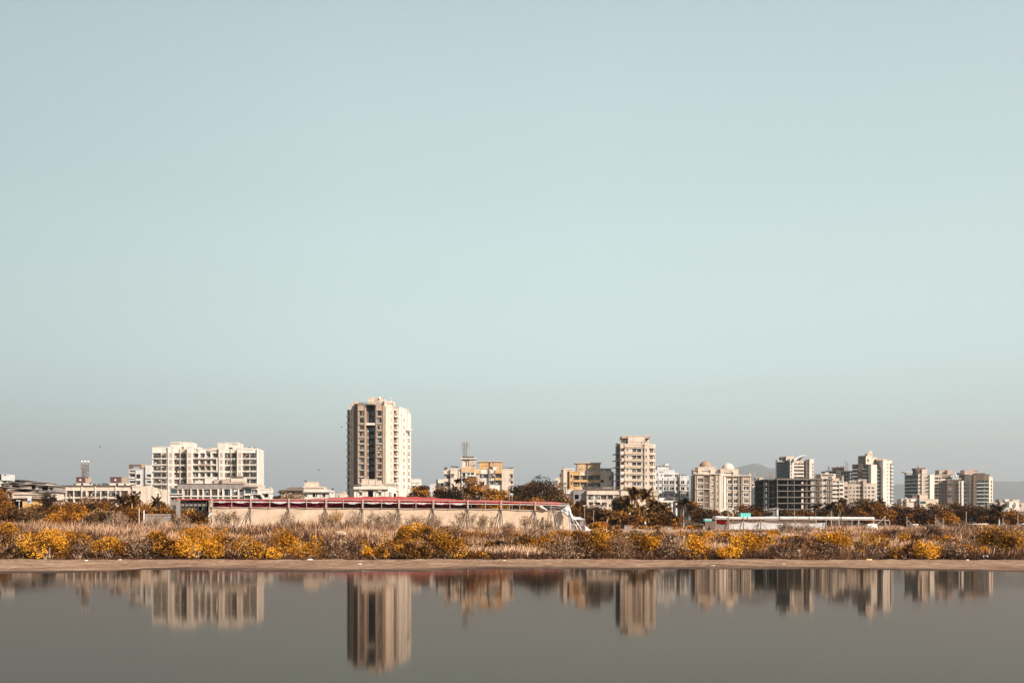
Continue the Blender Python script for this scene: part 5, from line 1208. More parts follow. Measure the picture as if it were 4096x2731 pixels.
b.mass(1702, 290, 1772, None, 'brown', d=7, dd=-1, deep=12, wins=grid([(1712, 1726), (1740, 1758)], rowsf(312, 34, 56, 6), 'w'), cap=.3)
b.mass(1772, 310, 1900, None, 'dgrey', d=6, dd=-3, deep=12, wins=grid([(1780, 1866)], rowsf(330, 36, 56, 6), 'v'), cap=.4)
for a, c in rowsf(338, 34, 56, 6): b.bar(1602, c + 4, 1700, c + 11, 'cream', .9, d=9, dd=-1, name='balcony_slab'); b.bar(1770, c, 1896, c + 7, 'cream', .9, d=5, dd=-3, name='balcony_slab')
b.mass(1702, 168, 1816, 300, 'brown', d=9, dd=-4, deep=8, cap=.5, wins=[(1735, 255, 1750, 280, 'w')]); b.mass(1816, 166, 1912, 300, 'cream', d=5, dd=2, deep=10, wins=[(1836, 222, 1864, 255, 'w')], cap=.3)  # top block: shaded side in brown, lit side in cream
b.mass(1912, 190, 1992, 300, 'cream', d=7, dd=2, deep=8, cap=.3); b.mass(1840, 128, 1925, 170, 'cream', d=7, deep=6, cap=.2); b.tanks([(1888, 80, 128, 38), (1860, 92, 130, 22), (1910, 112, 150, 26)], d=8, mat='domew')
b.mass(1900, 304, 1990, None, 'white', d=0, dd=1, deep=14, cap=.4); b.mass(1990, 345, 2086, None, 'grey', d=3, deep=12, wins=grid([(1992, 2010), (2014, 2080)], rz, 'v'), cap=.3)
b.mass(1990, 232, 2086, 346, 'brown', d=5, deep=9, wins=[(2020, 260, 2070, 330, 'o')], cap=.2)
for a, c in rz: b.bar(1988, c + 3, 2086, c + 10, 'cream', .8, d=3, name='balcony_slab')
b.mass(2086, 238, 2192, None, 'white', d=0, dd=1.5, deep=15, wins=grid([(2154, 2168)], rowsf(284, 22, 57, 12), 'w'), cap=.5)
b.mass(2192, 240, 2226, None, 'cream', d=2, dd=3, deep=12, wins=grid([(2196, 2220)], rowsf(286, 42, 57, 11), 'n'), cap=2.2)
for a, c in rowsf(286, 42, 57, 11): b.bar(2190, c + 2, 2236, c + 14, 'white', .9, d=2, dd=3, name='balcony_slab')
b.mass(1982, 212, 2140, 240, 'cream', d=6, deep=8, cap=.2); b.done()
# ------------------------------------------------------------------ crop 8: right end of the skyline
b = Bld(8, 820, 700, 'cream flats with a dark banded left face and a stepped dark roof', 'apartment_building')
rb_ = rowsf(500, 36, 57, 7)
b.mass(437, 492, 478, None, 'brown', end='l', d=10, dd=-3, deep=12, wins=grid([(448, 470)], rb_, 'v'), cap=.3)  # left face given brown and dark grey to paint its shade
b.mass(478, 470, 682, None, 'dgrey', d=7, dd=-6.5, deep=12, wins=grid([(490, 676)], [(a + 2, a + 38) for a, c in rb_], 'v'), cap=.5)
for a, c in rb_: b.bar(470, c + 6, 682, c + 13, 'cool', .9, d=7, dd=-6.5, name='balcony_slab')
b.mass(682, 455, 740, None, 'cream', d=0, deep=14, wins=grid([(690, 728)], rb_, 'b'), cap=.3)
b.mass(740, 452, 790, None, 'cream', d=-1, deep=14, wins=grid([(770, 780)], rb_, 'w'), cap=.3)
b.mass(790, 462, 868, None, 'cream', d=.5, deep=14, wins=grid([(794, 860)], rb_, 'q'), cap=.3)
b.mass(868, 462, 936, None, 'white', d=-1, dd=1, deep=14, cap=.5)
b.bar(462, 418, 590, 432, 'cream', .6, d=8, inn=6, name='roof_slab'); b.mass(480, 432, 500, 475, 'brown', d=8, deep=2, cap=0); b.mass(590, 384, 740, 460, 'brown', end='l', d=6, deep=9, cap=.3, wins=[(640, 420, 690, 452, 'k')]); b.mass(740, 378, 825, 452, 'cream', d=5, deep=9, cap=.3)
b.mass(632, 360, 800, 384, 'brown', d=7, deep=7, cap=.2); b.tanks([(697, 322, 360, 32)], d=8, mat='beige')
b.done()
b = Bld(8, 840, 1300, 'cream flats with a shaded brown centre and two pinkish roof rooms', 'apartment_building')
rc = rowsf(505, 34, 54, 8)
b.mass(936, 470, 1045, None, 'cream', d=2, deep=14, wins=grid([(942, 1000), (1006, 1040)], rc, 'n'), cap=1.6)
b.mass(1045, 470, 1222, 580, 'cream', d=3, deep=12, wins=[(1050, 504, 1210, 530, 'n')], cap=1.6)
b.mass(1046, 560, 1140, None, 'brown', d=-2, deep=9, dd=-3, wins=grid([(1062, 1096)], rowsf(612, 34, 57, 6), 'v'), cap=.3)  # centre walls coloured brown for the shade on them
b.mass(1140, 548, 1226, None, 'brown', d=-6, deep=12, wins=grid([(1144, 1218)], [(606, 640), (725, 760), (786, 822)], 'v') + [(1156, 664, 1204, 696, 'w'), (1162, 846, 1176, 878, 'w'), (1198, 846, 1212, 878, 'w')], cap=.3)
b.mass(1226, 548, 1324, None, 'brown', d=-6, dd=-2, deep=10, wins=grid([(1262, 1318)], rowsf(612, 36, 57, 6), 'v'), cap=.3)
b.mass(1324, 560, 1366, None, 'cream', d=-8, deep=14, wins=grid([(1336, 1356)], rowsf(612, 36, 57, 6), 'b'), cap=.3)
b.mass(1366, 560, 1400, None, 'white', d=-9, deep=14, cap=.5); b.mass(1400, 556, 1466, None, 'white', d=-7, deep=12, wins=grid([(1404, 1456)], rowsf(608, 34, 62, 6), 'b'), cap=.3)
b.mass(1466, 470, 1512, None, 'cream', d=-3, deep=12, wins=grid([(1482, 1496)], rowsf(500, 26, 54, 9), 'w'), cap=.3)
b.mass(1400, 465, 1468, 562, 'brown', d=0, deep=9, cap=.2); b.bar(1200, 524, 1350, 534, 'white', 1.5, d=-4, inn=3, name='roof_slab'); b.bar(940, 462, 1222, 472, 'tan', .5, d=2, name='coping')
b.mass(1012, 390, 1142, 470, 'pink', d=6, deep=8, cap=.2); b.mass(1142, 388, 1230, 460, 'pink', d=3, deep=8, cap=.3); b.tanks([(1232, 455, 500, 22), (1285, 455, 498, 30), (1265, 425, 470, 30)], d=-1, mat='cool'); b.mass(1285, 440, 1380, 462, 'grey', d=6, deep=6, cap=.2)
b.done()
b = Bld(8, 830, 1700, 'shaded flats with wide teal glazed bands, last tall block on the right', 'apartment_building')
rd = rowsf(553, 42, 58.5, 7)
b.mass(1512, 470, 1550, None, 'cream', d=-2, deep=12, wins=grid([(1514, 1548)], rowsf(560, 34, 57, 7), 'b'), cap=.3)
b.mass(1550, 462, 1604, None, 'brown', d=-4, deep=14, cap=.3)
b.mass(1604, 455, 1722, None, 'brown', d=-2, dd=-1, deep=12, wins=grid([(1606, 1658), (1664, 1718)], rd, 'v'), cap=.3)  # brown walls here carry the shade of this front in their colour
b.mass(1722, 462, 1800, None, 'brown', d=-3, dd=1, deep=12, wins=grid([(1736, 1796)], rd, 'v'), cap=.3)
for a, c in rd: b.bar(1602, c + 3, 1800, c + 11, 'white', .8, d=-3, name='balcony_slab')
b.mass(1800, 500, 1862, None, 'cream', d=-1, dd=6, deep=12, wins=grid([(1828, 1846)], rowsf(560, 40, 58, 7), 'w'), cap=.3)
b.mass(1412, 390, 1522, 465, 'pink', d=6, deep=8, cap=.4); b.mass(1522, 388, 1634, 465, 'pink', d=7, deep=8, cap=.3, wins=[(1560, 405, 1625, 418, 'k')]); b.mass(1740, 455, 1810, 505, 'grey', d=3, deep=8, cap=.3)
b.mass(1604, 440, 1740, 500, 'brown', d=1, deep=9, cap=.3); b.done()
b = Bld(8, 640, 700, 'low cream house with boxy terraces in front of the dark banded flats', 'house')
b.mass(372, 845, 430, None, 'cream', end='l', d=1, deep=9, wins=[(384, 890, 424, 926, 'w')], cap=.9); b.mass(430, 845, 500, None, 'cream', d=3, deep=9, wins=[(450, 890, 498, 928, 'v')], cap=.6); b.mass(500, 840, 650, None, 'cream', d=0, deep=9, wins=[(564, 845, 644, 890, 'k')], cap=.2)
b.mass(564, 845, 642, 888, 'cool', d=-.6, deep=1, cap=.1); b.mass(650, 870, 705, None, 'brown', d=-1, deep=8, cap=.2); b.mass(705, 845, 820, None, 'cream', d=-2, deep=9, wins=[(712, 885, 800, 925, 'v')], cap=.5)
b.mass(588, 785, 705, 872, 'brown', d=4, deep=7, cap=.3); b.mass(705, 780, 830, 850, 'cream', d=3, deep=7, cap=.3); b.mass(820, 850, 1000, None, 'cream', d=1, deep=9, wins=[(870, 850, 895, 868, 'w')], cap=.4); b.tanks([(490, 820, 846, 30)], d=3, mat='cool'); b.done()
b = Bld(8, 700, 2150, 'low cream and white houses row at the far right edge before the grey hill', 'house')
b.mass(1865, 905, 2120, None, 'cream', d=4, deep=9, wins=[(1900, 925, 1940, 950, 'w'), (2000, 930, 2060, 955, 'w')], cap=.3); b.mass(1955, 852, 2020, 908, 'grey', d=6, deep=5, cap=.1); b.mass(2050, 850, 2120, 890, 'white', d=6, deep=5, cap=.1)
b.mass(2120, 884, 2270, None, 'white', d=0, deep=9, wins=[(2180, 908, 2215, 975, 'k'), (2130, 990, 2160, 1020, 'w')], cap=.3); b.mass(2170, 856, 2285, 892, 'cream', d=4, deep=6, cap=.2); b.tanks([(2228, 905, 975, 30)], d=-1.6, mat='cool'); b.mass(2270, 905, 2420, None, 'beige', d=3, deep=9, wins=[(2280, 930, 2310, 970, 'w')], cap=.3); b.mass(2030, 985, 2120, None, 'cool', d=-3, deep=5, cap=.1); b.done()
b = Bld('N', 700, 3975, 'tiny dark hut half hidden in the trees at the foot of the last tall block', 'shed')
b.mass(3950, 2012, 3990, None, 'grey', deep=4, wins=[(3960, 2020, 3975, 2030, 'o')]); b.done()
# ------------------------------------------------------------------ red canopied tent
def cloth_mat(name, col, trans=.25, rough=.8, var=.12):
    m = plain(name, col, rough, 0, var, 1.2, .2); t = m.node_tree; N = t.nodes
    if 'tr' in N: return m
    tr = N.new('ShaderNodeBsdfTranslucent'); tr.name = 'tr'; tr.inputs[0].default_value = (*col, 1); mx = N.new('ShaderNodeMixShader'); mx.inputs[0].default_value = trans
    t.links.new(N['Principled BSDF'].outputs[0], mx.inputs[1]); t.links.new(tr.outputs[0], mx.inputs[2]); t.links.new(mx.outputs[0], N['Material Output'].inputs[0])
    return m
M['redcloth'] = cloth_mat('red_cloth', (.55, .015, .02), .35); M['maroon'] = cloth_mat('maroon_cloth', (.19, .008, .022), .2)
M['pinkroof'] = cloth_mat('faded_red_roof_cloth', (.52, .09, .08), .1); M['creamcloth'] = cloth_mat('cream_cloth', (.66, .50, .37), .12, var=.09)
M['whitecloth'] = cloth_mat('white_cloth', (.66, .66, .66), .2); M['greycloth'] = cloth_mat('grey_cloth', (.28, .24, .23), .1)
def sheet(name, parent, xs, zt, zb, yf, mat, rows=8, D0=0, thick=.02):
    """hanging cloth from the heights zt(x) to zb(x), folded in depth by yf(x, t); two sided with real thickness"""
    mb = MB(); n = len(xs)
    for side in (0, 1):
        base = len(mb.v)
        for i in range(rows + 1):
            t = i / rows
            for x in xs: mb.v.append((x, yf(x, t) + side * thick, zt(x) * (1 - t) + zb(x) * t))
        for i in range(rows):
            for k in range(n - 1):
                q = (base + i * n + k, base + (i + 1) * n + k, base + (i + 1) * n + k + 1, base + i * n + k + 1)
                mb.f.append(q if side == 0 else q[::-1]); mb.m.append(mb.mi(mat))
    return mb.build(name, parent, True)
D = 150.0
def xz(px, py, dd=0): return X(px, D + dd), Z(py, D + dd)
rt = empty('marquee_tent', (X(1500, D), D, g1(X(1500, D), D)), 'long cream walled marquee with red canopy cloth between pale rails', 'tent')
rail1 = lambda px: float(np.interp(px, [820, 1250, 1640, 2005, 2141, 2285], [1995.7, 1998, 2001, 2006, 2010, 2015]))
rail2 = lambda px: float(np.interp(px, [820, 1250, 1640, 2005, 2141, 2285], [2006, 2008, 2012, 2016, 2018, 2021]))
ctop = lambda px: float(np.interp(px, [820, 1250, 1640, 2005, 2141, 2285], [2027, 2031, 2033, 2036, 2040, 2043]))
cbot = lambda px: float(np.interp(px, [820, 2290], [2117, 2119]))
PX = lambda x: 2048 + x * F / D
def line(f, mat, r, name, x0=845, x1=2276, dd=0):
    mb = MB(); ps = np.linspace(x0, x1, 24); mb.tube([(X(p, D), D + dd, Z(f(p), D)) for p in ps], r, M[mat], 6); mb.build(name, rt)
line(rail1, 'post', .07, 'top_rail', dd=-.05); line(rail2, 'wframe', .055, 'middle_rail', dd=-.07); line(ctop, 'post', .05, 'lower_rail', dd=-.04)
xs = list(np.linspace(X(838, D), X(2276, D), 160))
sheet('side_wall', rt, xs, lambda x: Z(ctop(PX(x)), D) + .04 * math.sin(x * 1.9), lambda x: Z(cbot(PX(x)), D), lambda x, t: D + .10 + .05 * math.sin(x * 1.1 + 3 * t) + .05 * t * math.sin(x * 2.7 + t * 5) + (.10 * math.sin(t * 9 + x) if x < X(1300, D) else .02), M['creamcloth'], 14)
sheet('valance', rt, list(np.linspace(X(850, D), X(2240, D), 140)), lambda x: Z(rail1(PX(x)), D) - .02, lambda x: Z(rail2(PX(x)), D) + .04, lambda x, t: D + .25 + .06 * math.sin(x * 2.1), M['redcloth'], 3)
def mar_b(x):
    p = PX(x); full = Z(ctop(p) + 1, D + .9); part = Z(rail2(p) + 8 + 5 * math.sin(p * .012), D + .9)
    k = min(1, max(0, (p - 1180) / 300)); return full * (1 - k) + part * k
sheet('inner_curtain', rt, list(np.linspace(X(838, D), X(2000, D), 150)), lambda x: Z(rail2(PX(x)) - 1, D), mar_b, lambda x, t: D + .9 + .16 * math.sin(x * 1.35) * (.4 + t) + .07 * math.sin(x * 4.3), M['maroon'], 5)
# white cloth gathered in swags along the middle rail
for a, c, dep in ((862, 925, 6), (930, 1000, 9), (1010, 1078, 8), (1085, 1152, 10), (1160, 1225, 7), (1230, 1300, 10), (1310, 1370, 7), (1378, 1448, 9), (1455, 1525, 8), (1530, 1592, 10), (1600, 1660, 7), (1668, 1730, 9), (1740, 1796, 7), (1805, 1868, 8)):
    dep = dep * wr.uniform(.35, 1.25); c -= wr.uniform(0, 22); a += wr.uniform(0, 12)
    x0, x1 = X(a, D), X(c, D)
    sheet('white_swag', rt, list(np.linspace(x0, x1, 10)), lambda x: Z(rail2(PX(x)) - 2.5, D), lambda x: Z(rail2(PX(x)) + 1 + dep * .55 * math.sin(math.pi * (x - x0) / (x1 - x0)), D), lambda x, t: D - .12 + .05 * math.sin(x * 9), M['whitecloth'], 3)
# roof cloth, humped behind the front rail
def roofz(p): return float(np.interp(p, [820, 1180, 1250, 1330, 1450, 1600, 1700, 1800, 1850, 1930, 1990, 2040, 2100, 2170, 2230, 2290], [1996, 1996, 1994, 1990, 1987.5, 1987.5, 1990, 1997, 2000.5, 2000, 2001, 2005, 2007, 2006, 2008, 2014]))
mb = MB(); ps = np.linspace(846, 2262, 120); ny = 9; base = 0
for j in range(ny):
    t = j / (ny - 1); dd = 12 * t
    for p in ps:
        zf_ = Z(rail1(p), D) + .05; h = max(0.02, (Z(roofz(p), D + 7) - zf_) * (1 if roofz(p) < rail1(p) - 1 else .05))
        mb.v.append((X(p, D), D + .3 + dd, zf_ + h * 1.12 * math.sin(math.pi * min(1, t * 1.6) / 2) * (1 if t < .62 else 1 - (t - .62) * .8) + .05 * math.sin(p * .09 + j)))
n_ = len(ps)
for j in range(ny - 1):
    for k in range(n_ - 1): mb.f.append((j * n_ + k, j * n_ + k + 1, (j + 1) * n_ + k + 1, (j + 1) * n_ + k)); mb.m.append(mb.mi(M['pinkroof']))
mb.build('roof_cloth', rt, True)
sheet('back_wall', rt, list(np.linspace(X(846, D), X(1860, D), 40)), lambda x: Z(1999, D), lambda x: g1(x, D + 12.4), lambda x, t: D + 12.4 + .1 * math.sin(x * 2), M['greycloth'], 4)
for k, p in enumerate((850, 1005, 1157, 1306, 1452, 1597, 1734, 1872, 2005, 2141)):
    mb = MB(); x, z = xz(p, rail1(p)); mb.box(x - .12, x + .12, D - .30, D - .12, Z(ctop(p) + 1, D), z + .18, M['post'])
    mb.tube([(x, D - .1, Z(ctop(p), D)), (x, D - .1, g1(x, D))], .06, M['post'], 6); mb.build('post', rt)
    if p not in (850,):
        mb = MB(); z0 = Z(ctop(p) + 3, D)
        for s in (-1, 1): mb.tube([(x, D - .3, z0), (x + s * .55 * (1.3 if s < 0 else .6), D - 1.6, g1(x, D) + .2)], .06, M['dmetal'], 5)
        mb.build('strut', rt)
for p in (928, 1080, 1227, 1374, 1527, 1664, 1800, 1941, 2079, 2203):
    mb = MB(); x, z = xz(p, rail1(p)); mb.tube([(x, D - .16, Z(ctop(p), D)), (x, D - .16, z)], .055, M['post'], 6); mb.build('post', rt)
for p in (1030, 1130, 1380, 1560, 1760, 1900, 2060, 2100, 2180):
    mb = MB(); x, z = xz(p, 2020, 12); mb.tube([(X(p, D + 11), D + 11, g1(X(p, D + 11), D + 11)), (X(p, D + 11), D + 11, Z(2004, D + 11))], .05, M['dmetal'], 5); mb.build('rear_post', rt)
# loose white sheet knotted at the right corner and its tail
def patch(name, pts, mat, parent, dz=.0, n=7, bulge=.25, th=.03):
    """a taut four cornered cloth given as native px corners with depths, with sag"""
    P_ = [P3(a, c, d) for a, c, d in pts]; mb = MB()
    for side in (0, 1):
        base = len(mb.v)
        for i in range(n + 1):
            for k in range(n + 1):
                u_, v_ = k / n, i / n; q = P_[0].lerp(P_[1], u_).lerp(P_[3].lerp(P_[2], u_), v_)
                mb.v.append((q.x, q.y - bulge * math.sin(math.pi * u_) * math.sin(math.pi * v_) + .07 * math.sin(9 * u_ + 5 * v_) + side * th, q.z + .03 * math.sin(7 * u_)))
        for i in range(n):
            for k in range(n):
                q = (base + i * (n + 1) + k, base + (i + 1) * (n + 1) + k, base + (i + 1) * (n + 1) + k + 1, base + i * (n + 1) + k + 1); mb.f.append(q if side == 0 else q[::-1]); mb.m.append(mb.mi(mat))
    return mb.build(name, parent, True)
patch('corner_sheet', [(2243, 2040, 149.3), (2276, 2015, 149.2), (2285, 2045, 149.0), (2270, 2052, 149.0)], M['whitecloth'], rt)
patch('corner_sheet', [(2243, 2041, 149.2), (2282, 2047, 149.1), (2281, 2072, 148.8), (2268, 2064, 148.9)], M['whitecloth'], rt)
patch('corner_sheet', [(2272, 2050, 149.0), (2285, 2046, 149.0), (2297, 2076, 147.8), (2290, 2082, 147.8)], M['whitecloth'], rt)
patch('corner_sheet', [(2150, 2022, 149.6), (2166, 2021, 149.6), (2190, 2039, 149.7), (2170, 2039, 149.7)], M['whitecloth'], rt)
patch('awning_panel', [(2170, 2023, 150.6), (2262, 2022, 150.6), (2243, 2037, 150.7), (2190, 2036, 150.7)], M['greycloth'], rt)
patch('side_flap', [(2276, 2060, 150.1), (2284, 2062, 152), (2281, 2092, 152), (2268, 2098, 150.1)], M['tin'], rt)
mb = MB()
for a, c in (((2283, 2050), (2330, 2128)), ((2290, 2078), (2316, 2130)), ((2281, 2040), (2283, 2140)), ((2275, 2060), (2276, 2140))):
    p, q = P3(*a, 149), P3(*c, 147.5); q.z = g1(q.x, q.y); mb.tube([p, q], .045, M['whitep'], 5)
mb.build('guy_pole', rt)
# dark shelter at the left end of the marquee
rs = empty('glazed_shelter', (X(770, 152), 152, g1(X(770, 152), 152)), 'dark steel shelter with grey panes and thin pink roof left of the red canopy', 'shelter')
mb = MB()
for p in (724, 742, 758, 775, 792, 809, 826): mb.tube([(X(p, 152), 152, g1(X(p, 152), 152)), (X(p, 152), 152, Z(1998, 152))], .06, M['dmetal'], 5)
for y in (2010, 2024, 2040, 2053): mb.tube([(X(720, 152), 152, Z(y, 152)), (X(828, 152), 152, Z(y, 152))], .05, M['dmetal'], 5)
mb.build('frame', rs)
for i, p in enumerate((726, 744, 760, 777, 794, 811)):
    for y0, y1 in ((2012, 2023), (2026, 2039), (2041, 2052)):
        if wr.random() < .9:
            mb = MB(); mb.box(X(p, 152.2), X(p + 13.5, 152.2), 152.15, 152.19, Z(y1, 152.2), Z(y0, 152.2), M['dgrey'] if y0 > 2012 else M['grey']); mb.build('pane', rs)
mb = MB(); mb.obox((X(706, 152), 151.5, Z(1999, 152)), (X(836, 152) - X(706, 152), 0, 0), (0, 7, .1), (0, 0, .14), M['pinkroof']); mb.build('roof', rs)
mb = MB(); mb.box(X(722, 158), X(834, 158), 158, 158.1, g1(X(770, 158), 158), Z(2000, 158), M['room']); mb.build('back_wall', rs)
mb = MB(); mb.box(X(706, 152), X(722, 152), 151.8, 153, g1(X(712, 152), 152), Z(2004, 152), M['grey']); mb.build('end_box', rs)
mb = MB(); mb.tube([P3(848, 2050, 150), (X(815, 149), 149, Z(2080, 149))], .07, M['whitep'], 6); mb.build('brace', rs)
# ladders leaning in front of the cloth
def ladder(px0, py0, px1, py1, wid, label, D=147.5, rungs=13, mat='dmetal', aframe=None):
    a = P3(px0, py0, D + 1.2); q = P3(px1, py1, D); q.z = g1(q.x, q.y)
    rt_ = empty('ladder', q, label, 'ladder'); mb = MB(); w_ = wid * D / F
    tops = [a + Vector((-w_ * .2, 0, 0)), a + Vector((w_ * .2, 0, 0))]; bots = [q + Vector((-w_ / 2, 0, 0)), q + Vector((w_ / 2, 0, 0))]
    for t_, b_ in zip(tops, bots): mb.tube([b_, t_], .075, M[mat], 5)
    mb.build('rail', rt_)
    for i in range(1, rungs):
        t = i / rungs; m2 = MB(); m2.tube([bots[0].lerp(tops[0], t), bots[1].lerp(tops[1], t)], .035, M['metal'], 4); m2.build('rung', rt_)
    if aframe:
        for e in aframe:
            e_ = P3(e[0], e[1], D); e_.z = g1(e_.x, e_.y); m2 = MB(); m2.tube([e_, a], .07, M[mat], 5); m2.build('leg', rt_)
ladder(2213, 2034, 2236, 2129, 14, 'tall steel stepladder standing against the cream tent wall near its right end', aframe=[(2192, 2096), (2222, 2128)])
ladder(2196, 2043, 2186, 2088, 5, 'shorter wooden ladder beside the tall steel stepladder at the tent', rungs=9, mat='wood', aframe=[(2216, 2124)])
# lean-to right of the marquee
rt2 = empty('lean_to', (X(2312, 155), 155, g1(X(2312, 155), 155)), 'small grey lean-to with a white sheet roof at the right end of the marquee', 'shelter')
D2 = 155
patch('roof_sheet', [(2290, 2066, 156), (2318, 2066, 158), (2341, 2078, 155), (2296, 2078, 154)], M['whitecloth'], rt2, bulge=.05)
for (x0, y0, x1, y1, mt) in ((2284, 2084, 2305, 2126, 'greycloth'), (2306, 2081, 2338, 2100, 'grey')):
    mb = MB(); mb.box(X(x0, D2), X(x1, D2), D2, D2 + .05, Z(y1, D2), Z(y0, D2), M[mt]); mb.build('wall_sheet', rt2)
mb = MB()
for x in (2284, 2305, 2322, 2339): mb.tube([(X(x, D2), D2 - .1, g1(X(x, D2), D2)), (X(x, D2), D2 - .1, Z(2079, D2))], .05, M['post'], 5)
mb.tube([(X(2284, D2), D2 - .1, Z(2100, D2)), (X(2339, D2), D2 - .1, Z(2100, D2))], .05, M['post'], 5)
mb.build('frame', rt2)
mb = MB(); mb.box(X(2284, 160), X(2338, 160), 160, 160.1, g1(X(2300, 160), 160), Z(2082, 160), M['brown']); mb.build('back_wall', rt2)
patch('ground_sheet', [(2339, 2100, 154.5), (2341, 2103, 154.8), (2370, 2124, 153), (2340, 2126, 152.6)], M['whitecloth'], rt2, bulge=.2)

# ------------------------------------------------------------------ white tent on the right
D = 165.0
rw_ = empty('white_tent', (X(3150, D), D, g1(X(3150, D), D)), 'long white cloth walled tent with rolled white roof, half stripped to its frame', 'tent')
top = lambda px: float(np.interp(px, [2860, 3500], [2062, 2064]))
ty = lambda px: float(np.interp(px, [2860, 2960, 3120, 3500], [2061, 2066, 2064, 2066]))
by = lambda px: float(np.interp(px, [2860, 3040, 3500, 3560], [2077, 2078, 2080, 2083]))
mb = MB(); ps = np.linspace(2861, 3498, 60); K = 10
for p in ps:
    z1, z0 = Z(ty(p), D), Z(by(p), D); c = (z0 + z1) / 2; r1 = (z1 - z0) / 2
    for k in range(K): t = 2 * math.pi * k / K; mb.v.append((X(p, D), D + 1.2 - 1.3 * math.cos(t), c + r1 * math.sin(t) * (1 + .05 * math.sin(p * .3))))
for i in range(len(ps) - 1):
    for k in range(K): k2 = (k + 1) % K; mb.f.append((i * K + k, (i + 1) * K + k, (i + 1) * K + k2, i * K + k2)); mb.m.append(mb.mi(M['cool']))
mb.f.append(tuple(range(K))); mb.m.append(0); mb.f.append(tuple((len(ps) - 1) * K + k for k in range(K))[::-1]); mb.m.append(0)
mb.build('roof_roll', rw_, True)
mb = MB()
for p in (2990, 3118, 3236, 3364): mb.tube([(X(p, D), D - .16, Z(by(p) + 3, D)), (X(p, D), D - .16, Z(ty(p) - 1, D))], .06, M['dmetal'], 5)
mb.build('roof_tie', rw_)
mb = MB(); ps = np.linspace(2861, 3556, 30); mb.tube([(X(p, D), D - .12, Z(by(p) - 1.5, D)) for p in ps], .09, M['post'], 6); mb.build('rail', rw_)
PX2 = lambda x: 2048 + x * F / D
segs = ((2862, 2913, 2096, 2093, 'greycloth'), (2916, 2972, 2094, 2087, 'whitecloth'), (2975, 3041, 2087, 2087, 'whitecloth'), (3044, 3180, 2087, 2091, 'whitecloth'), (3183, 3300, 2091, 2088, 'whitecloth'))
for a, c, y0, y1, mt in segs:
    xa, xb = X(a, D), X(c, D)
    sheet('wall_cloth', rw_, list(np.linspace(xa, xb, 26)), lambda x: Z(y0 + (y1 - y0) * (x - xa) / (xb - xa) + 3.5 * math.sin(math.pi * (x - xa) / (xb - xa)), D), lambda x: Z(2143, D) if a < 3050 else Z(2128, D), lambda x, t: D + .12 * math.sin(3.0 * x + 4 * t) * t + .15 * math.sin(math.pi * t), M[mt], 10)
mb = MB(); mb.tube([(X(p, D), D - .22, Z(2115 + 2.5 * math.sin((p - 2914) / 60 * math.pi) ** 2, D)) for p in np.linspace(2875, 3290, 70)], .035, M['dmetal'], 5); mb.build('rope', rw_)
for p, y0, nm in ((2861, 2062, 'post'), (2914, 2052, 'post'), (2973, 2066, 'post'), (3042, 2075, 'post'), (3302, 2078, 'post'), (3405, 2080, 'post'), (3431, 2078, 'post'), (3491, 2082, 'post'), (3537, 2062, 'post'), (3556, 2082, 'post')):
    mb = MB(); x = X(p, D); mb.tube([(x, D - .28, g1(x, D)), (x, D - .28, Z(y0, D))], .07 if p != 3431 else .12, M['wood'] if p < 3300 else M['post'], 6); mb.build(nm, rw_)
for (a, c) in (((2916, 2085), (2935, 2140)), ((3044, 2087), (3080, 2130)), ((3042, 2087), (3020, 2140)), ((3174, 2076), (3210, 2124)), ((3300, 2095), (3285, 2120)), ((3433, 2080), (3462, 2122)), ((3540, 2066), (3492, 2112)), ((3540, 2086), (3552, 2112))):
    mb = MB(); p, q = P3(*a, D - .4), P3(*c, D - 1.8); mb.tube([p, q], .05, M['wood'] if a[0] < 3300 else M['post'], 5); mb.build('brace', rw_)
patch('red_bundle', [(2866, 2080, D + 1), (2905, 2082, D + 1), (2903, 2098, D + .8), (2868, 2094, D + .8)], M['redcloth'], rw_, bulge=.5)
mb = MB(); mb.box(X(2862, D), X(3300, D), D + 9, D + 9.1, g1(X(3000, D), D), Z(2080, D), M['brown']); mb.build('back_wall', rw_)
mb = MB(); 
for i in range(9):
    p = 3440 + i * 13; mb.obox(P3(p, 2124 + (i % 3), D - 3), (.55, 0, .02 * (i % 3)), (0, 1.2, 0), (0, 0, .12 + .08 * (i % 2)), M['whitep'] if i % 4 else M['tealp'])
centred(mb, 'folded_sheet_heap', 'flattened heap of white sheets lying before the stripped end of the white tent', 'sheet heap')
mb = MB(); mb.lathe((X(3495, 163), 164, g1(X(3495, 163), 163)), [(.9, 0), (1.0, .5), (.9, 1.0), (.5, 1.3)], M['wframe'], 10); mb.box(X(3475, 163), X(3512, 163), 163.5, 165, Z(2108, 163), Z(2095, 163), M['wframe'])
centred(mb, 'covered_cart', 'small pale covered cart under the bare frame of the white tent', 'cart')
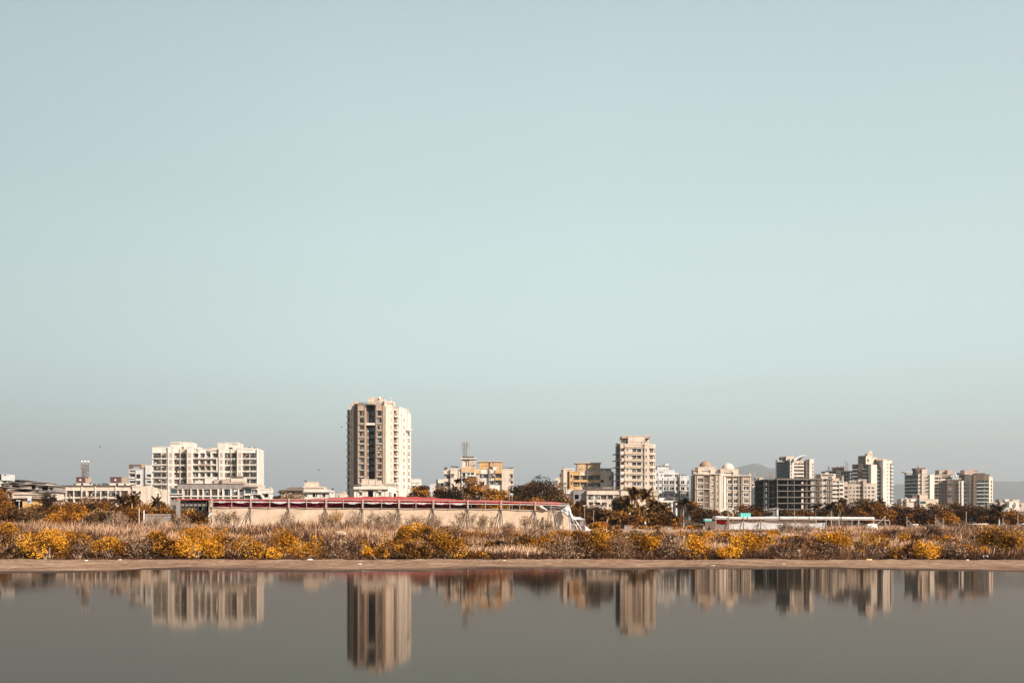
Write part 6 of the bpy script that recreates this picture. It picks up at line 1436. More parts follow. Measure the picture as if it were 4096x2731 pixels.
# teal tanks behind
for (x0, x1, y0, y1, D_, lab) in ((2964, 3002, 2051, 2068, 190, 'bright teal steel tank above the roof of the white tent'), (2820, 2846, 2074, 2084, 185, 'teal topped cabin roof just left of the white tent')):
    mb = MB(); X0, X1 = X(x0, D_), X(x1, D_); z0, z1 = Z(y1, D_), Z(y0, D_)
    mb.box(X0, X1, D_, D_ + 2, z0, z1, M['tealp']); mb.box(X0 - .06, X1 + .06, D_ - .06, D_ + 2.06, z1 - .09, z1 + .004, M['cool'] if x0 < 2900 else M['tealp'])
    for i in range(5): xx = X0 + (X1 - X0) * i / 4; mb.box(xx - .04, xx + .04, D_ - .05, D_, z0, z1 - .1, M['tealp'])
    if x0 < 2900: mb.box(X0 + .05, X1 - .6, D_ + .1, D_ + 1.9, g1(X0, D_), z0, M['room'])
    else:
        for xx in (X0 + .2, X1 - .2):
            for yy in (D_ + .2, D_ + 1.8): mb.tube([(xx, yy, g1(xx, yy)), (xx, yy, z0)], .08, M['dmetal'], 5)
    centred(mb, 'teal_tank' if x0 > 2900 else 'teal_cabin', lab, 'tank' if x0 > 2900 else 'cabin')
# poles, posts, lamps, low walls
def pole(px, y0, D, label, name='wooden_pole', cat='pole', brace=None, mat='wood', r=.06, lamp=False, group=None):
    x = X(px, D); gz = g1(x, D); rt_ = empty(name, (x, D, gz), label, cat, group); mb = MB()
    mb.tube([(x, D, gz - .1), (x + .03, D, Z(y0, D))], r, M[mat], 6, r * .8); mb.build('post', rt_)
    if brace:
        for (by0, bx, by1) in brace:
            m2 = MB(); p = P3(px, by0, D - .1); q = P3(bx, by1, D - 1.5); q.z = max(q.z, g1(q.x, q.y)); m2.tube([p, q], r * .9, M[mat], 5); m2.build('brace', rt_)
    if lamp:
        m2 = MB(); z = Z(y0, D); m2.box(x - .28, x + .28, D - .5, D + .15, z - .06, z + .08, M['cool']); m2.build('lamp_head', rt_)
pole(3627, 2064, 150, 'braced pale post right of the white tent frame, first of the braced posts', brace=[(2080, 3687, 2131)], mat='post')
pole(3742, 2061, 165, 'braced pale post before the dark trees, second from the white tent', brace=[(2074, 3779, 2112), (2076, 3760, 2110)], mat='post')
pole(3772, 2070, 170, 'plain short post just behind the stay of a braced post', mat='post')
pole(3864, 2045, 170, 'thick leaning timber post in the tall reeds, tallest right of the white tent', mat='wood', r=.10)
pole(4011, 2070, 150, 'braced post near the right edge of the reeds', brace=[(2086, 4036, 2104), (2084, 4026, 2110)], mat='post')
pole(3997, 2076, 175, 'short white post beside the braced post near the edge', mat='whitep')
pole(4071, 2050, 175, 'slim post close to the picture edge in front of dark trees', mat='post')
pole(2911, 2038, 185, 'street lamp with thin pole above the left end of the white tent', 'street_lamp', 'street lamp', lamp=True, mat='metal')
pole(2931, 2036, 195, 'second street lamp behind the white tent, slightly right of the first', 'street_lamp', 'street lamp', lamp=True, mat='metal')
pole(3178, 2040, 200, 'pale pole in front of the unfinished frame building', mat='post')
pole(2338, 2022, 190, 'street lamp with a pale box beside the dark tree right of the marquee', 'street_lamp', 'street lamp', lamp=True, mat='metal', r=.05)
pole(2374, 2038, 195, 'thin pale pole between the marquee and the palms', mat='post')
pole(2037, 1968, 200, 'flag pole behind the red canopy by the dark airy tree', 'flag_pole', 'pole', mat='metal', r=.05)
pole(2048, 1975, 202, 'white topped lamp next to the flag pole behind the red canopy', 'street_lamp', 'street lamp', lamp=True, mat='metal', r=.05)
patch('flag', [(2038, 1970, 199.9), (2050, 1975, 199.8), (2051, 1984, 199.9), (2040, 1982, 200)], M['whitecloth'], None, bulge=.1)
fl = bpy.data.objects['flag']; tag(fl, 'small pale flag flying from the flag pole behind the canopy', 'flag')
pole(76, 2002, 180, 'white headed slim lamp post among the orange scrub at the far left', 'street_lamp', 'street lamp', mat='cool', r=.06, lamp=True)
pole(556, 2030, 150, 'leaning pale dead stem left of the white railing', 'dead_stem', 'stem', mat='whitep', r=.05)
pole(575, 2040, 148, 'white post at the left end of the white railing', mat='whitep', r=.09)
D = 160; rf = empty('white_railing', (X(628, D), D, g1(X(628, D), D)), 'low white railing on a grey wall among the scrub left of the marquee', 'railing')
mb = MB(); mb.box(X(573, D), X(684, D), D, D + .25, Z(2060, D), Z(2055, D), M['tin']); mb.box(X(573, D), X(684, D), D + .05, D + .2, Z(2070, D), Z(2065, D), M['tin'])
for i in range(14): x = X(574 + i * 8.4, D); mb.box(x - .05, x + .05, D + .06, D + .19, Z(2066, D), Z(2059, D), M['tin'])
mb.build('rail', rf); mb = MB(); mb.box(X(576, D), X(682, D), D + .1, D + .5, g1(X(620, D), D), Z(2070, D), M['grey']); mb.build('base_wall', rf)
for i, (x0, x1, lab) in enumerate(((2497, 2527, 'grey concrete block at the left of the dirt track below the palms'), (2657, 2685, 'grey concrete block between the standing person and the white wall'), (2812, 2838, 'grey concrete block nearest the white tent'))):
    mb = MB(); D_ = 185; g = g1(X(x0, D_), D_); mb.box(X(x0, D_), X(x1, D_), D_, D_ + .5, g, g + .75, M['grey']); mb.box(X(x0, D_) + .03, X(x1, D_) - .03, D_ - .03, D_ + .53, g + .6, g + .78, M['concrete'])
    centred(mb, 'concrete_block', lab, 'concrete block', 'concrete blocks along the dirt track')
D = 215; rb2 = empty('bus_shelter', (X(2550, D), D, g1(X(2550, D), D)), 'long thin pale teal shelter roof in the shade under the palms', 'shelter')
mb = MB(); mb.box(X(2510, D), X(2592, D), D - .6, D + 1.6, Z(2094, D), Z(2089, D), M['cool']); mb.box(X(2510, D), X(2592, D), D - .66, D - .6, Z(2093, D), Z(2090.5, D), M['tealp']); mb.build('roof', rb2)
for p in (2514, 2540, 2565, 2588): mb = MB(); mb.tube([(X(p, D), D, g1(X(p, D), D)), (X(p, D), D, Z(2093, D))], .07, M['dmetal'], 5); mb.build('post', rb2)
D = 218; rb3 = empty('white_stall', (X(2717, D), D, g1(X(2717, D), D)), 'low white wall with dark openings under the trees right of the palms', 'wall')
mb = MB(); x0, x1 = X(2673, D), X(2761, D); mb.box(x0, x1, D, D + .3, Z(2094, D), Z(2089, D), M['white']); 
for i in range(9): x = x0 + (x1 - x0 - .35) * i / 8; mb.box(x, x + .35, D + .02, D + .28, Z(2108, D), Z(2094, D), M['white'])
mb.box(x0, x1 - .6, D - .05, D + .35, g1(x0, D) - .2, Z(2106, D), M['cream']); mb.build('wall', rb3)
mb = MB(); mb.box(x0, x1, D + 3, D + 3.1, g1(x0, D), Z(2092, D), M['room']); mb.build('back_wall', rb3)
for (x0, x1, y0, lab) in ((3885, 3951, 2093, 'low shack with white roof edge in the reeds under the dark trees'), (3650, 3672, 2095, 'small pale teal cabin half hidden at the foot of the dark trees'), (2800, 2816, 2096, 'tiny white kiosk left of the teal topped cabin'), (4088, 4110, 2092, 'white cabin cut by the right picture edge')):
    D_ = 200; g = g1(X(x0, D_), D_); rt_ = empty('kiosk', (X((x0 + x1) / 2, D_), D_, g), lab, 'kiosk'); mb = MB()
    mb.box(X(x0 + 2, D_), X(x1 - 2, D_), D_ + .2, D_ + 2, g, Z(y0 + 3, D_), M['dgrey'] if x1 - x0 > 40 else M['cool']); mb.build('wall', rt_)
    mb = MB(); mb.box(X(x0, D_), X(x1, D_), D_ - .3, D_ + 2.4, Z(y0 + 3, D_), Z(y0, D_), M['whitep']); mb.build('roof', rt_)
    mb = MB(); mb.box(X((x0 + x1) / 2 - 3, D_), X((x0 + x1) / 2 + 3, D_), D_ + .12, D_ + .2, g, g + 1.1, M['room']); mb.build('door', rt_)
D_ = 230; rt_ = empty('storage_shed', (X(3080, D_), D_, g1(X(3080, D_), D_)), 'weathered grey shed with an arched dark opening in front of the unfinished frame', 'shed')
mb = MB(); mb.box(X(3056, D_), X(3112, D_), D_, D_ + 5, g1(X(3080, D_), D_), Z(2040, D_), M['concrete']); mb.build('wall', rt_)
mb = MB(); mb.obox((X(3053, D_), D_ - .4, Z(2041, D_)), (X(3114, D_) - X(3053, D_), 0, .45), (0, 6, 0), (0, 0, .2), M['tin']); mb.build('roof', rt_)
mb = MB(); mb.tube([(X(3062, D_), D_ - .25, Z(2052, D_)), (X(3090, D_), D_ - .25, Z(2052, D_))], .35, M['room'], 10); mb.build('opening', rt_)  # black tube drawn on the wall for the shade of a hole
mb = MB(); mb.box(X(3106, D_), X(3112.5, D_), D_ - .2, D_, Z(2062, D_), Z(2037, D_), M['cool']); mb.build('door', rt_)
# pale sand mound in the scrub
D_ = 100; xs_ = np.linspace(X(1320, D_), X(1420, D_), 24); ys_ = np.linspace(D_ - 1.4, D_ + 1.8, 12)
def moundz(x, y):
    u = (x - X(1368, D_)) / 1.25; v = (y - D_) / 1.6; return ground(x, y) - .1 + np.clip(1 - u * u - v * v, 0, 1) ** .6 * (1.0 - .2 * u) + .03 * np.sin(x * 7) * np.sin(y * 5)
mo = grid_mesh('sand_mound', xs_, ys_, moundz, wall_mat('pale_sand', (.70, .55, .42), .5, scale=1.5)); del mo['kind']; tag(mo, 'pale rounded sand mound lying in the dry grass below the red canopy', 'sand mound')
# litter and stones on the shore: each small piece a thing
lr = random.Random(9)
for i, (px, py, sz, mt, lab) in enumerate(((198, 2258, .16, 'dgrey', 'small dark stone lying alone on the left of the sand strip'), (1325, 2239, .20, 'whitep', 'white scrap at the foot of the scrub left of the round bush'), (1383, 2241, .16, 'whitep', 'tiny white scrap on the dark earth edge'), (1438, 2255, .18, 'wframe', 'flat pale flake on the sand below the low round bush'), (1535, 2253, .12, 'wframe', 'thin pale flake further along the sand'),
        (2420, 2261, .13, 'wframe', 'round pale pebble alone on the sand strip'), (2852, 2263, .22, 'whitep', 'flat white slab with dark shadow on the sand below the golden bushes'), (3943, 2233, .45, 'wframe', 'squarish white block at the scrub edge near the dark bushes'), (3476, 2238, .28, 'gold_litter', 'yellowish scrap at the edge of the scrub on the right'), (3135, 2255, .12, 'wframe', 'faint flake on the sand right of the white slab'), (1002, 2240, .16, 'whitep', 'white scrap under the scrub left of the paired bushes'),
        (1240, 2238, .26, 'whitep', 'long white scrap in front of the golden bush'), (480, 2238, .14, 'whitep', 'white scrap right of the dark golden bush'), (345, 2241, .15, 'whitep', 'white scrap left of the dark golden bush'), (533, 2239, .14, 'whitep', 'white scrap below the big golden bush'), (2116, 2239, .13, 'whitep', 'white scrap under the twin golden bushes'), (2016, 2240, .13, 'whitep', 'white scrap below the leafy brown bush edge'), (1885, 2277.5, .03, 'wframe', 'tiny flake at the waterline'), (2378, 2240, .14, 'whitep', 'white scrap under the dark centred bush'), (3870, 2238, .12, 'whitep', 'slender white scrap under the thin yellow bush'))):
    # find where the line of sight meets the sand
    best = min(np.geomspace(10.2, 75, 900), key=lambda d: abs(HZ + (HW - g1(X(px, d), d)) * F / d - py))
    if py > 2276: best = float(edge(X(px, 9.9))) + .08
    M.setdefault('gold_litter', plain('gold_litter', (.75, .55, .2), .7))
    x, y = X(px, best), best; mb = MB(); k = 7; hgt = sz * (.30 if sz < .4 else .8)
    z = g1(x, y); s_ = sz * .6 * max(.3, min(1, best / 45)); hgt = s_ * (.30 if sz < .4 else .8)
    lo = [(x + s_ * lr.uniform(.8, 1.2) * math.cos(2 * math.pi * q / k), y + s_ * .7 * math.sin(2 * math.pi * q / k), z - .01) for q in range(k)]; hi = [(a + (x - a) * .35, c + (y - c) * .35, z + hgt * lr.uniform(.7, 1.1)) for a, c, _ in lo]
    mb.poly(hi, M[mt])
    for q in range(k): mb.poly([lo[q], lo[(q + 1) % k], hi[(q + 1) % k], hi[q]], M[mt])
    centred(mb, 'stone' if 'stone' in lab or 'pebble' in lab else 'litter_scrap', lab, 'stone' if 'stone' in lab or 'pebble' in lab else 'litter')
# ------------------------------------------------------------------ people
def person(px, D, h, pose, shirt, trousers, label, face=-1):
    x = X(px, D); gz = g1(x, D); skin = plain('brown_skin', (.23, .12, .075), .6); hair = plain('black_hair', (.012, .01, .01), .6)
    rt_ = empty('person', (x, D, gz), label, 'person')
    S = h / 1.7; f = face
    if pose == 'walk':    # leaning forward, mid stride
        J = dict(pel=(0, 0, .92), spi=(f * .06, 0, 1.12), che=(f * .14, 0, 1.33), nec=(f * .19, 0, 1.47), hd=(f * .23, 0, 1.58), top=(f * .24, 0, 1.68),
                 hl=(0, .09, .88), kl=(f * .14, .10, .48), al=(f * .02, .10, .09), tl=(f * .20, .10, .03), hr=(0, -.09, .88), kr=(-f * .02, -.10, .48), ar=(-f * .26, -.10, .12), tr=(-f * .10, -.10, .03),
                 sl=(f * .13, .19, 1.38), el=(f * .02, .24, 1.10), wl=(f * .22, .22, .92), sr=(f * .13, -.19, 1.38), er=(f * .20, -.24, 1.11), wr=(f * .42, -.18, 1.02))
    else:                 # crouching
        J = dict(pel=(0, 0, .28), spi=(f * .10, 0, .46), che=(f * .22, 0, .64), nec=(f * .28, 0, .77), hd=(f * .33, 0, .88), top=(f * .34, 0, .98),
                 hl=(0, .11, .26), kl=(f * .42, .16, .48), al=(f * .12, .14, .09), tl=(f * .32, .15, .03), hr=(0, -.11, .26), kr=(f * .42, -.16, .46), ar=(f * .12, -.14, .09), tr=(f * .32, -.15, .03),
                 sl=(f * .20, .19, .67), el=(f * .34, .22, .46), wl=(f * .52, .14, .34), sr=(f * .20, -.19, .67), er=(f * .36, -.22, .46), wr=(f * .54, -.12, .32))
    rad = dict(pel=.13, spi=.12, che=.15, nec=.055, hd=.095, top=.07, hl=.10, kl=.062, al=.042, tl=.036, hr=.10, kr=.062, ar=.042, tr=.036, sl=.06, el=.042, wl=.030, sr=.06, er=.042, wr=.030)
    E = [('pel', 'spi'), ('spi', 'che'), ('che', 'nec'), ('nec', 'hd'), ('hd', 'top'), ('pel', 'hl'), ('hl', 'kl'), ('kl', 'al'), ('al', 'tl'), ('pel', 'hr'), ('hr', 'kr'), ('kr', 'ar'), ('ar', 'tr'), ('che', 'sl'), ('sl', 'el'), ('el', 'wl'), ('che', 'sr'), ('sr', 'er'), ('er', 'wr')]
    names = list(J); V = [Vector(J[k]) * S for k in names]; rads = [rad[k] * S for k in names]; Ed = [(names.index(a), names.index(c)) for a, c in E]
    for w_, e_ in (('wl', 'el'), ('wr', 'er')):      # palm and five curled fingers
        iw = names.index(w_); d = (V[iw] - V[names.index(e_)]).normalized(); side = d.cross(Vector((0, 0, 1))).normalized()
        pm = len(V); V.append(V[iw] + d * .07 * S); rads.append(.026 * S); Ed.append((iw, pm))
        for q, (o, L_) in enumerate(((-.030, .065), (-.011, .078), (.010, .072), (.029, .055))):
            a = V[pm] + side * o * S + d * .02 * S; V.append(a); rads.append(.010 * S); Ed.append((pm, len(V) - 1))
            V.append(a + d * L_ * .6 * S + Vector((0, 0, -.01)) * S); rads.append(.009 * S); Ed.append((len(V) - 2, len(V) - 1)); V.append(V[-1] + (d * .5 + Vector((0, 0, -.8))) * .03 * S); rads.append(.007 * S); Ed.append((len(V) - 2, len(V) - 1))
        V.append(V[iw] + d * .035 * S + side * -.05 * S); rads.append(.010 * S); Ed.append((iw, len(V) - 1)); V.append(V[-1] + (d * .045 - side * .01) * S); rads.append(.008 * S); Ed.append((len(V) - 2, len(V) - 1))
    me = bpy.data.meshes.new('body'); me.from_pydata([tuple(v) for v in V], Ed, []); o = bpy.data.objects.new('body_src', me); C.objects.link(o)
    m = o.modifiers.new('skin', 'SKIN'); m.use_smooth_shade = True
    for i, sv in enumerate(me.skin_vertices[0].data): sv.radius = (rads[i], rads[i]); sv.use_root = (i == 0)
    o.modifiers.new('sub', 'SUBSURF').levels = 2; o.modifiers['sub'].render_levels = 2
    dg = bpy.context.evaluated_depsgraph_get(); me2 = bpy.data.meshes.new_from_object(o.evaluated_get(dg)); bpy.data.objects.remove(o)
    me2.materials.clear(); me2.name = 'body'
    for mm in (skin, shirt, trousers, hair): me2.materials.append(mm)
    jn = {k: Vector(J[k]) * S for k in names}
    cls = dict(spi=1, che=1, sl=1, sr=1, el=1, er=1, pel=2, hl=2, hr=2, kl=2, kr=2, al=2, ar=2)
    for p in me2.polygons:
        c = p.center; k = min(jn, key=lambda q: (jn[q] - c).length - rad[q] * S)
        p.material_index = cls.get(k, 0)
        if k in ('top',) or (k == 'hd' and (c.x - jn['hd'].x) * f < -.02 * S): p.material_index = 3
    bo = bpy.data.objects.new('body', me2); C.objects.link(bo); bo.parent = rt_
    # face: nose, eyes, mouth, ears
    hd = jn['hd']; mb = MB(); L0 = rt_.location
    mb.obox(L0 + hd + Vector((f * .085, -.012, -.02)) * S, Vector((f * .03, 0, -.01)) * S, Vector((0, .024, 0)) * S, Vector((0, 0, .045)) * S, skin); mb.build('nose', rt_)
    for s in (-1, 1):
        mb = MB(); mb.obox(L0 + hd + Vector((f * .088, s * .035 - .008, .03)) * S, Vector((f * .008, 0, 0)) * S, Vector((0, .016, 0)) * S, Vector((0, 0, .01)) * S, hair); mb.build('eye', rt_)
        mb = MB(); mb.obox(L0 + hd + Vector((-.015, s * .09 - .006, -.02)) * S, Vector((.03, 0, 0)) * S, Vector((0, .012, 0)) * S, Vector((0, 0, .05)) * S, skin); mb.build('ear', rt_)
    mb = MB(); mb.obox(L0 + hd + Vector((f * .083, -.02, -.05)) * S, Vector((f * .008, 0, 0)) * S, Vector((0, .04, 0)) * S, Vector((0, 0, .008)) * S, plain('lips', (.2, .07, .06), .6)); mb.build('mouth', rt_)
    return rt_
person(2583, 190, 1.72, 'walk', plain('white_shirt', (.8, .8, .8), .8), plain('grey_trousers', (.16, .16, .18), .8), 'person in a white shirt leaning forward beside the dirt track below the palms')
person(2831, 150, 1.7, 'crouch', plain('dark_shirt', (.05, .045, .05), .8), plain('brown_trousers', (.06, .045, .04), .8), 'person in dark clothes crouching in the scrub left of the white tent', face=1)
# birds
for px, py, lab in ((1368, 1708, 'dark bird flying just left of the tall beige tower'), (1276, 1880, 'tiny bird low in the sky between the wide white block and the tower'), (400, 1787, 'tiny bird high above the long low cream building')):
    D_ = 200; c = P3(px, py, D_); mb = MB()
    mb.tube([c + Vector((-.22, 0, 0)), c + Vector((-.05, 0, .01)), c + Vector((.12, 0, .03)), c + Vector((.22, 0, .02))], .055, M['dmetal'], 6, .02)
    for s in (-1, 1):
        q = [c + Vector((-.08, 0, .03)), c + Vector((.07, 0, .03)), c + Vector((.05, s * .28, .16)), c + Vector((-.02, s * .50, .10)), c + Vector((-.09, s * .26, .14))]; mb.poly(q, M['dmetal']); mb.poly([p - Vector((0, 0, .012)) for p in q][::-1], M['dmetal'])
    centred(mb, 'bird', lab, 'bird', 'birds in the sky')
# ------------------------------------------------------------------ shrubs along the shore
for a in (
    (11, 60, 260, 345, 560, 'goldark', 'dark golden bush cut by the left picture edge, behind the first big bright bush', .5),
    (11, 10, 90, 560, 660, 'gold', 'low orange bush at the left picture edge near the sand', .35),
    (11, 290, 230, 455, 560, 'orange', 'low orange brown bush left of the first big bright bush', .8),
    (11, 500, 500, 440, 765, 'gold', 'big bright yellow bush, leftmost of those reaching the sand', .7),
    (11, 815, 190, 432, 530, 'gold', 'small flat golden bush behind and right of the leftmost big bright one', .45),
    (11, 1215, 490, 490, 742, 'goldark', 'wide golden bush with dark hollow, between two bright yellow bushes', .68),
    (11, 1765, 190, 412, 640, 'gold', 'narrow upright golden bush just left of the largest yellow bush', .5),
    (11, 1900, 420, 520, 735, 'goldark', 'dark hollowed bush joined to the left of the largest yellow bush', .55),
    (11, 2180, 580, 410, 756, 'gold', 'largest bright yellow bush, before the left end of the red canopy', .75),
    (12, 165, 210, 428, 690, 'orange', 'round orange bush touching the right of the largest yellow bush', 1.0),
    (12, 475, 270, 498, 735, 'gold', 'thin pale yellow bush with bare stems right of the round orange one', .82),
    (12, 870, 290, 420, 742, 'gold', 'upright golden bush on the sand edge below the third canopy post, left of a pair', .6),
    (12, 1220, 280, 512, 734, 'gold', 'upright golden bush with black foot, right of a pair', .62),
    (12, 1960, 280, 592, 748, 'gold', 'low round golden bush alone on the sand edge, left of the large shaded one', .58),
    (13, 60, 500, 358, 640, 'gold', 'large golden bush with a black hollow in front of the marquee', .48),
    (13, 20, 420, 540, 725, 'goldark', 'shaded lower bush under the large hollow golden one', .5),
    (13, 400, 500, 425, 752, 'goldark', 'leafy speckled brown and gold bush before the marquee', .72),
    (13, 930, 240, 535, 650, 'goldark', 'small sparse golden bush low in the dry grass right of the speckled one', .75),
    (13, 1345, 250, 458, 665, 'gold', 'golden bush standing on bare stems, left of twins below the ladders', .5),
    (13, 1585, 220, 490, 665, 'gold', 'golden bush standing on bare stems, right of twins below the ladders', .58),
    (13, 1700, 190, 425, 515, 'gold', 'flat orange golden bush under the right end of the marquee', .35),
    (13, 1900, 330, 425, 560, 'gold', 'golden bush spreading left of the large dark hearted bush', .5),
    (13, 2120, 470, 412, 722, 'gold', 'large golden bush with dark heart right of the marquee end', .45),
    (14, 370, 440, 438, 690, 'gold', 'broad golden bush with thin grass before it, below the palms', .52),
    (14, 960, 300, 500, 742, 'gold', 'bright yellow bush reaching the sand below the crouching person', .74),
    (14, 870, 130, 490, 640, 'gold', 'narrow yellow bush leaning on the one below the crouching person', .6),
    (14, 1060, 180, 428, 530, 'gold', 'small dark sided golden bush right behind the crouching person', .5),
    (14, 1240, 330, 436, 545, 'goldark', 'brownish gold bush at the foot of the white tent cloth', .7),
    (14, 1300, 230, 590, 722, 'gold', 'faded yellow bush mixed with dry grass below the white tent', .8),
    (14, 1560, 500, 440, 695, 'gold', 'big bright golden bush sloping down to the right below the white tent', .68),
    (14, 1835, 180, 425, 505, 'gold', 'small golden bush behind the sloping bright one', .55),
    (14, 2070, 240, 475, 560, 'gold', 'low flat golden bush in the middle of the dry grass under the tent', .45),
    (15, 215, 420, 435, 680, 'gold', 'big round yellow bush below the stripped tent frame', .7),
    (15, 790, 260, 452, 600, 'orange', 'brownish orange bush between two bright ones on the right', .75),
    (15, 1070, 270, 458, 610, 'goldark', 'golden topped bush with black left side, upper of a cluster', .65),
    (15, 1230, 440, 560, 742, 'gold', 'bright yellow bush sloping onto the sand, lowest of the right cluster', .76),
    (15, 1420, 300, 462, 600, 'gold', 'dull golden bush at the right of the right hand cluster', .42),
    (15, 1870, 200, 612, 712, 'gold', 'thin yellow bush at the sand edge left of the two dark bushes', .6),
    (15, 2030, 370, 408, 700, 'goldark', 'big dark bush with a golden rim near the right edge', .42),
    (15, 2270, 260, 430, 705, 'goldark', 'dark bush with golden rim cut by the right edge', .45),
):
    crop, cx, wid, yt, yb, mat, lab, tint = a
    bush(crop, cx, wid, yt, yb, mat, lab, tint, n=1700, group=None if mat == 'orange' else 'golden shrubs in the dry scrub')
for i, (crop, cx, wid, yt, yb, mat, lab, tint) in enumerate((
    (11, 180, 300, 640, 742, 'olive', 'low mauve brown tuft left of the leftmost big bright bush', .5), (11, 870, 260, 560, 735, 'pale', 'rounded mauve grey bush between two golden bushes on the left', .25), (11, 1560, 240, 500, 735, 'pale', 'mauve grey dry bush before the narrow upright golden one', .22),
    (12, 1420, 360, 470, 720, 'pale', 'rounded dry grey brown bush right of the paired golden bushes', .25), (12, 1720, 330, 560, 700, 'pale', 'low dry mauve bush beside the low round golden one', .2), (13, 1120, 260, 400, 520, 'pale', 'dark rounded dry bush in the middle of the scrub below the marquee', .05),
    (13, 780, 300, 640, 745, 'orange', 'low rust coloured tuft right of the speckled bush', .8), (13, 1750, 420, 500, 735, 'pale', 'dry grey bush of upright twigs left of the large dark hearted one', .35), (14, 80, 300, 470, 740, 'pale', 'dry mauve bush left of the broad golden bush', .3), (14, 700, 330, 510, 735, 'pale', 'grey brown dry bush between two golden bushes below the dirt track', .3),
    (14, 1980, 380, 560, 740, 'pale', 'dry straw bush right of the sloping bright bush', .4), (15, 60, 320, 520, 735, 'pale', 'dark mauve dry bush left of the big round yellow bush', .12), (15, 640, 380, 590, 740, 'pale', 'straw coloured dry bush below the brownish orange one', .55), (15, 1560, 300, 590, 735, 'pale', 'straw coloured dry bush right of the low bright cluster', .5), (15, 1740, 200, 520, 640, 'pale', 'small dry bush left of the big dark bush', .35))):
    bush(crop, cx, wid, yt, yb, mat, lab, tint, n=1300, group='dry grey shrubs between the golden ones', name='dry_shrub', size=.15)
# small shrubs dotted through the grass
r3 = random.Random(21)
KS = (('orange', 'small rust brown shrub dotted through the dry grass', 'small rust brown shrubs in the dry grass', .62), ('olive', 'small dull brown shrub dotted through the dry grass', 'small dull brown shrubs in the dry grass', .5),
      ('goldark', 'small dark golden shrub dotted through the dry grass', 'small dark golden shrubs in the dry grass', .5), ('dark', 'small blackish shrub dotted through the dry grass', 'small blackish shrubs in the dry grass', .35))
for i in range(90):
    k = KS[(0, 1, 3, 0, 2, 0)[i % 6]]; px = 4180 * ((i * .6180339) % 1) - 40; yb = r3.uniform(2150, 2236); big = .6 + (yb - 2130) / 110
    if 2300 < px < 2900: yb = max(yb, 2172)
    wd = r3.uniform(36, 110) * big; ht = wd * r3.uniform(.35, .62)
    bush('N', px, wd, yb - ht, yb, k[0], k[1], k[3] + r3.uniform(-.15, .15), n=1000, group=k[2], name='small_shrub', size=.16)
# leggy shrubs standing out against the tents
for i, (crop, cx, wid, yt, yb, mat, lab) in enumerate((
    (12, 200, 200, 140, 330, 'olive', 'brown leggy shrub against the left end of the cream tent wall'), (12, 330, 190, 160, 340, 'olive', 'dark leggy shrub second from the left end of the cream tent wall'), (12, 960, 200, 180, 400, 'pale', 'pale thin stems below the third tent post'),
    (12, 1390, 160, 150, 400, 'pale', 'pale wispy stems rising left of the yellowish leafy shrub'), (12, 1490, 150, 140, 400, 'gold', 'yellowish leafy shrub before the middle of the cream tent wall'), (12, 1700, 200, 150, 420, 'pale', 'pale feathery stems right of the yellowish leafy shrub'), (12, 1940, 190, 160, 420, 'olive', 'brown leafy stems before the right half of the tent wall'),
    (12, 2150, 280, 150, 430, 'olive', 'dense brown leggy shrub with pale stems on the tent wall'), (13, 60, 260, 180, 430, 'olive', 'wide brown leggy shrub left of the tallest one'), (13, 260, 220, 190, 430, 'olive', 'brown leggy shrub behind the tallest white stems'), (13, 640, 420, 150, 470, 'olive', 'tallest leggy shrub with white stems before the tent wall'),
    (13, 880, 240, 200, 470, 'olive', 'brown sparse shrub right of the tallest white stemmed one'), (13, 1130, 180, 300, 520, 'pale', 'low pale stems below the ninth tent post'), (13, 1350, 260, 215, 460, 'olive', 'rounded brown shrub against the tent left of the ladders'), (13, 1560, 200, 270, 460, 'olive', 'brown stems at the foot of the ladders'),
    (14, 1960, 180, 300, 470, 'pale', 'pale weedy stems before the white tent cloth, left'), (14, 2160, 240, 310, 480, 'pale', 'pale weedy stems before the white tent cloth, right'), (15, 1640, 260, 290, 560, 'olive', 'tall pale brown reed clump beneath the thick leaning post'), (15, 1800, 200, 320, 500, 'pale', 'pale reed clump before the white roofed shack'),
    (15, 1300, 180, 330, 480, 'pale', 'pale reed clump near the second braced post'), (11, 1330, 280, 150, 430, 'pale', 'tall pale reed clump below the long cream building'), (11, 1760, 220, 200, 440, 'pale', 'pale reed clump below the white railing'), (11, 2080, 200, 180, 380, 'olive', 'dark leggy shrub below the glazed shelter'))):
    dry_shrub(crop, cx, wid, yt, yb, lab, mat, D=118 if crop != 15 else 128, stems=int(12 + wid / 11), n=800, leaf=.15)
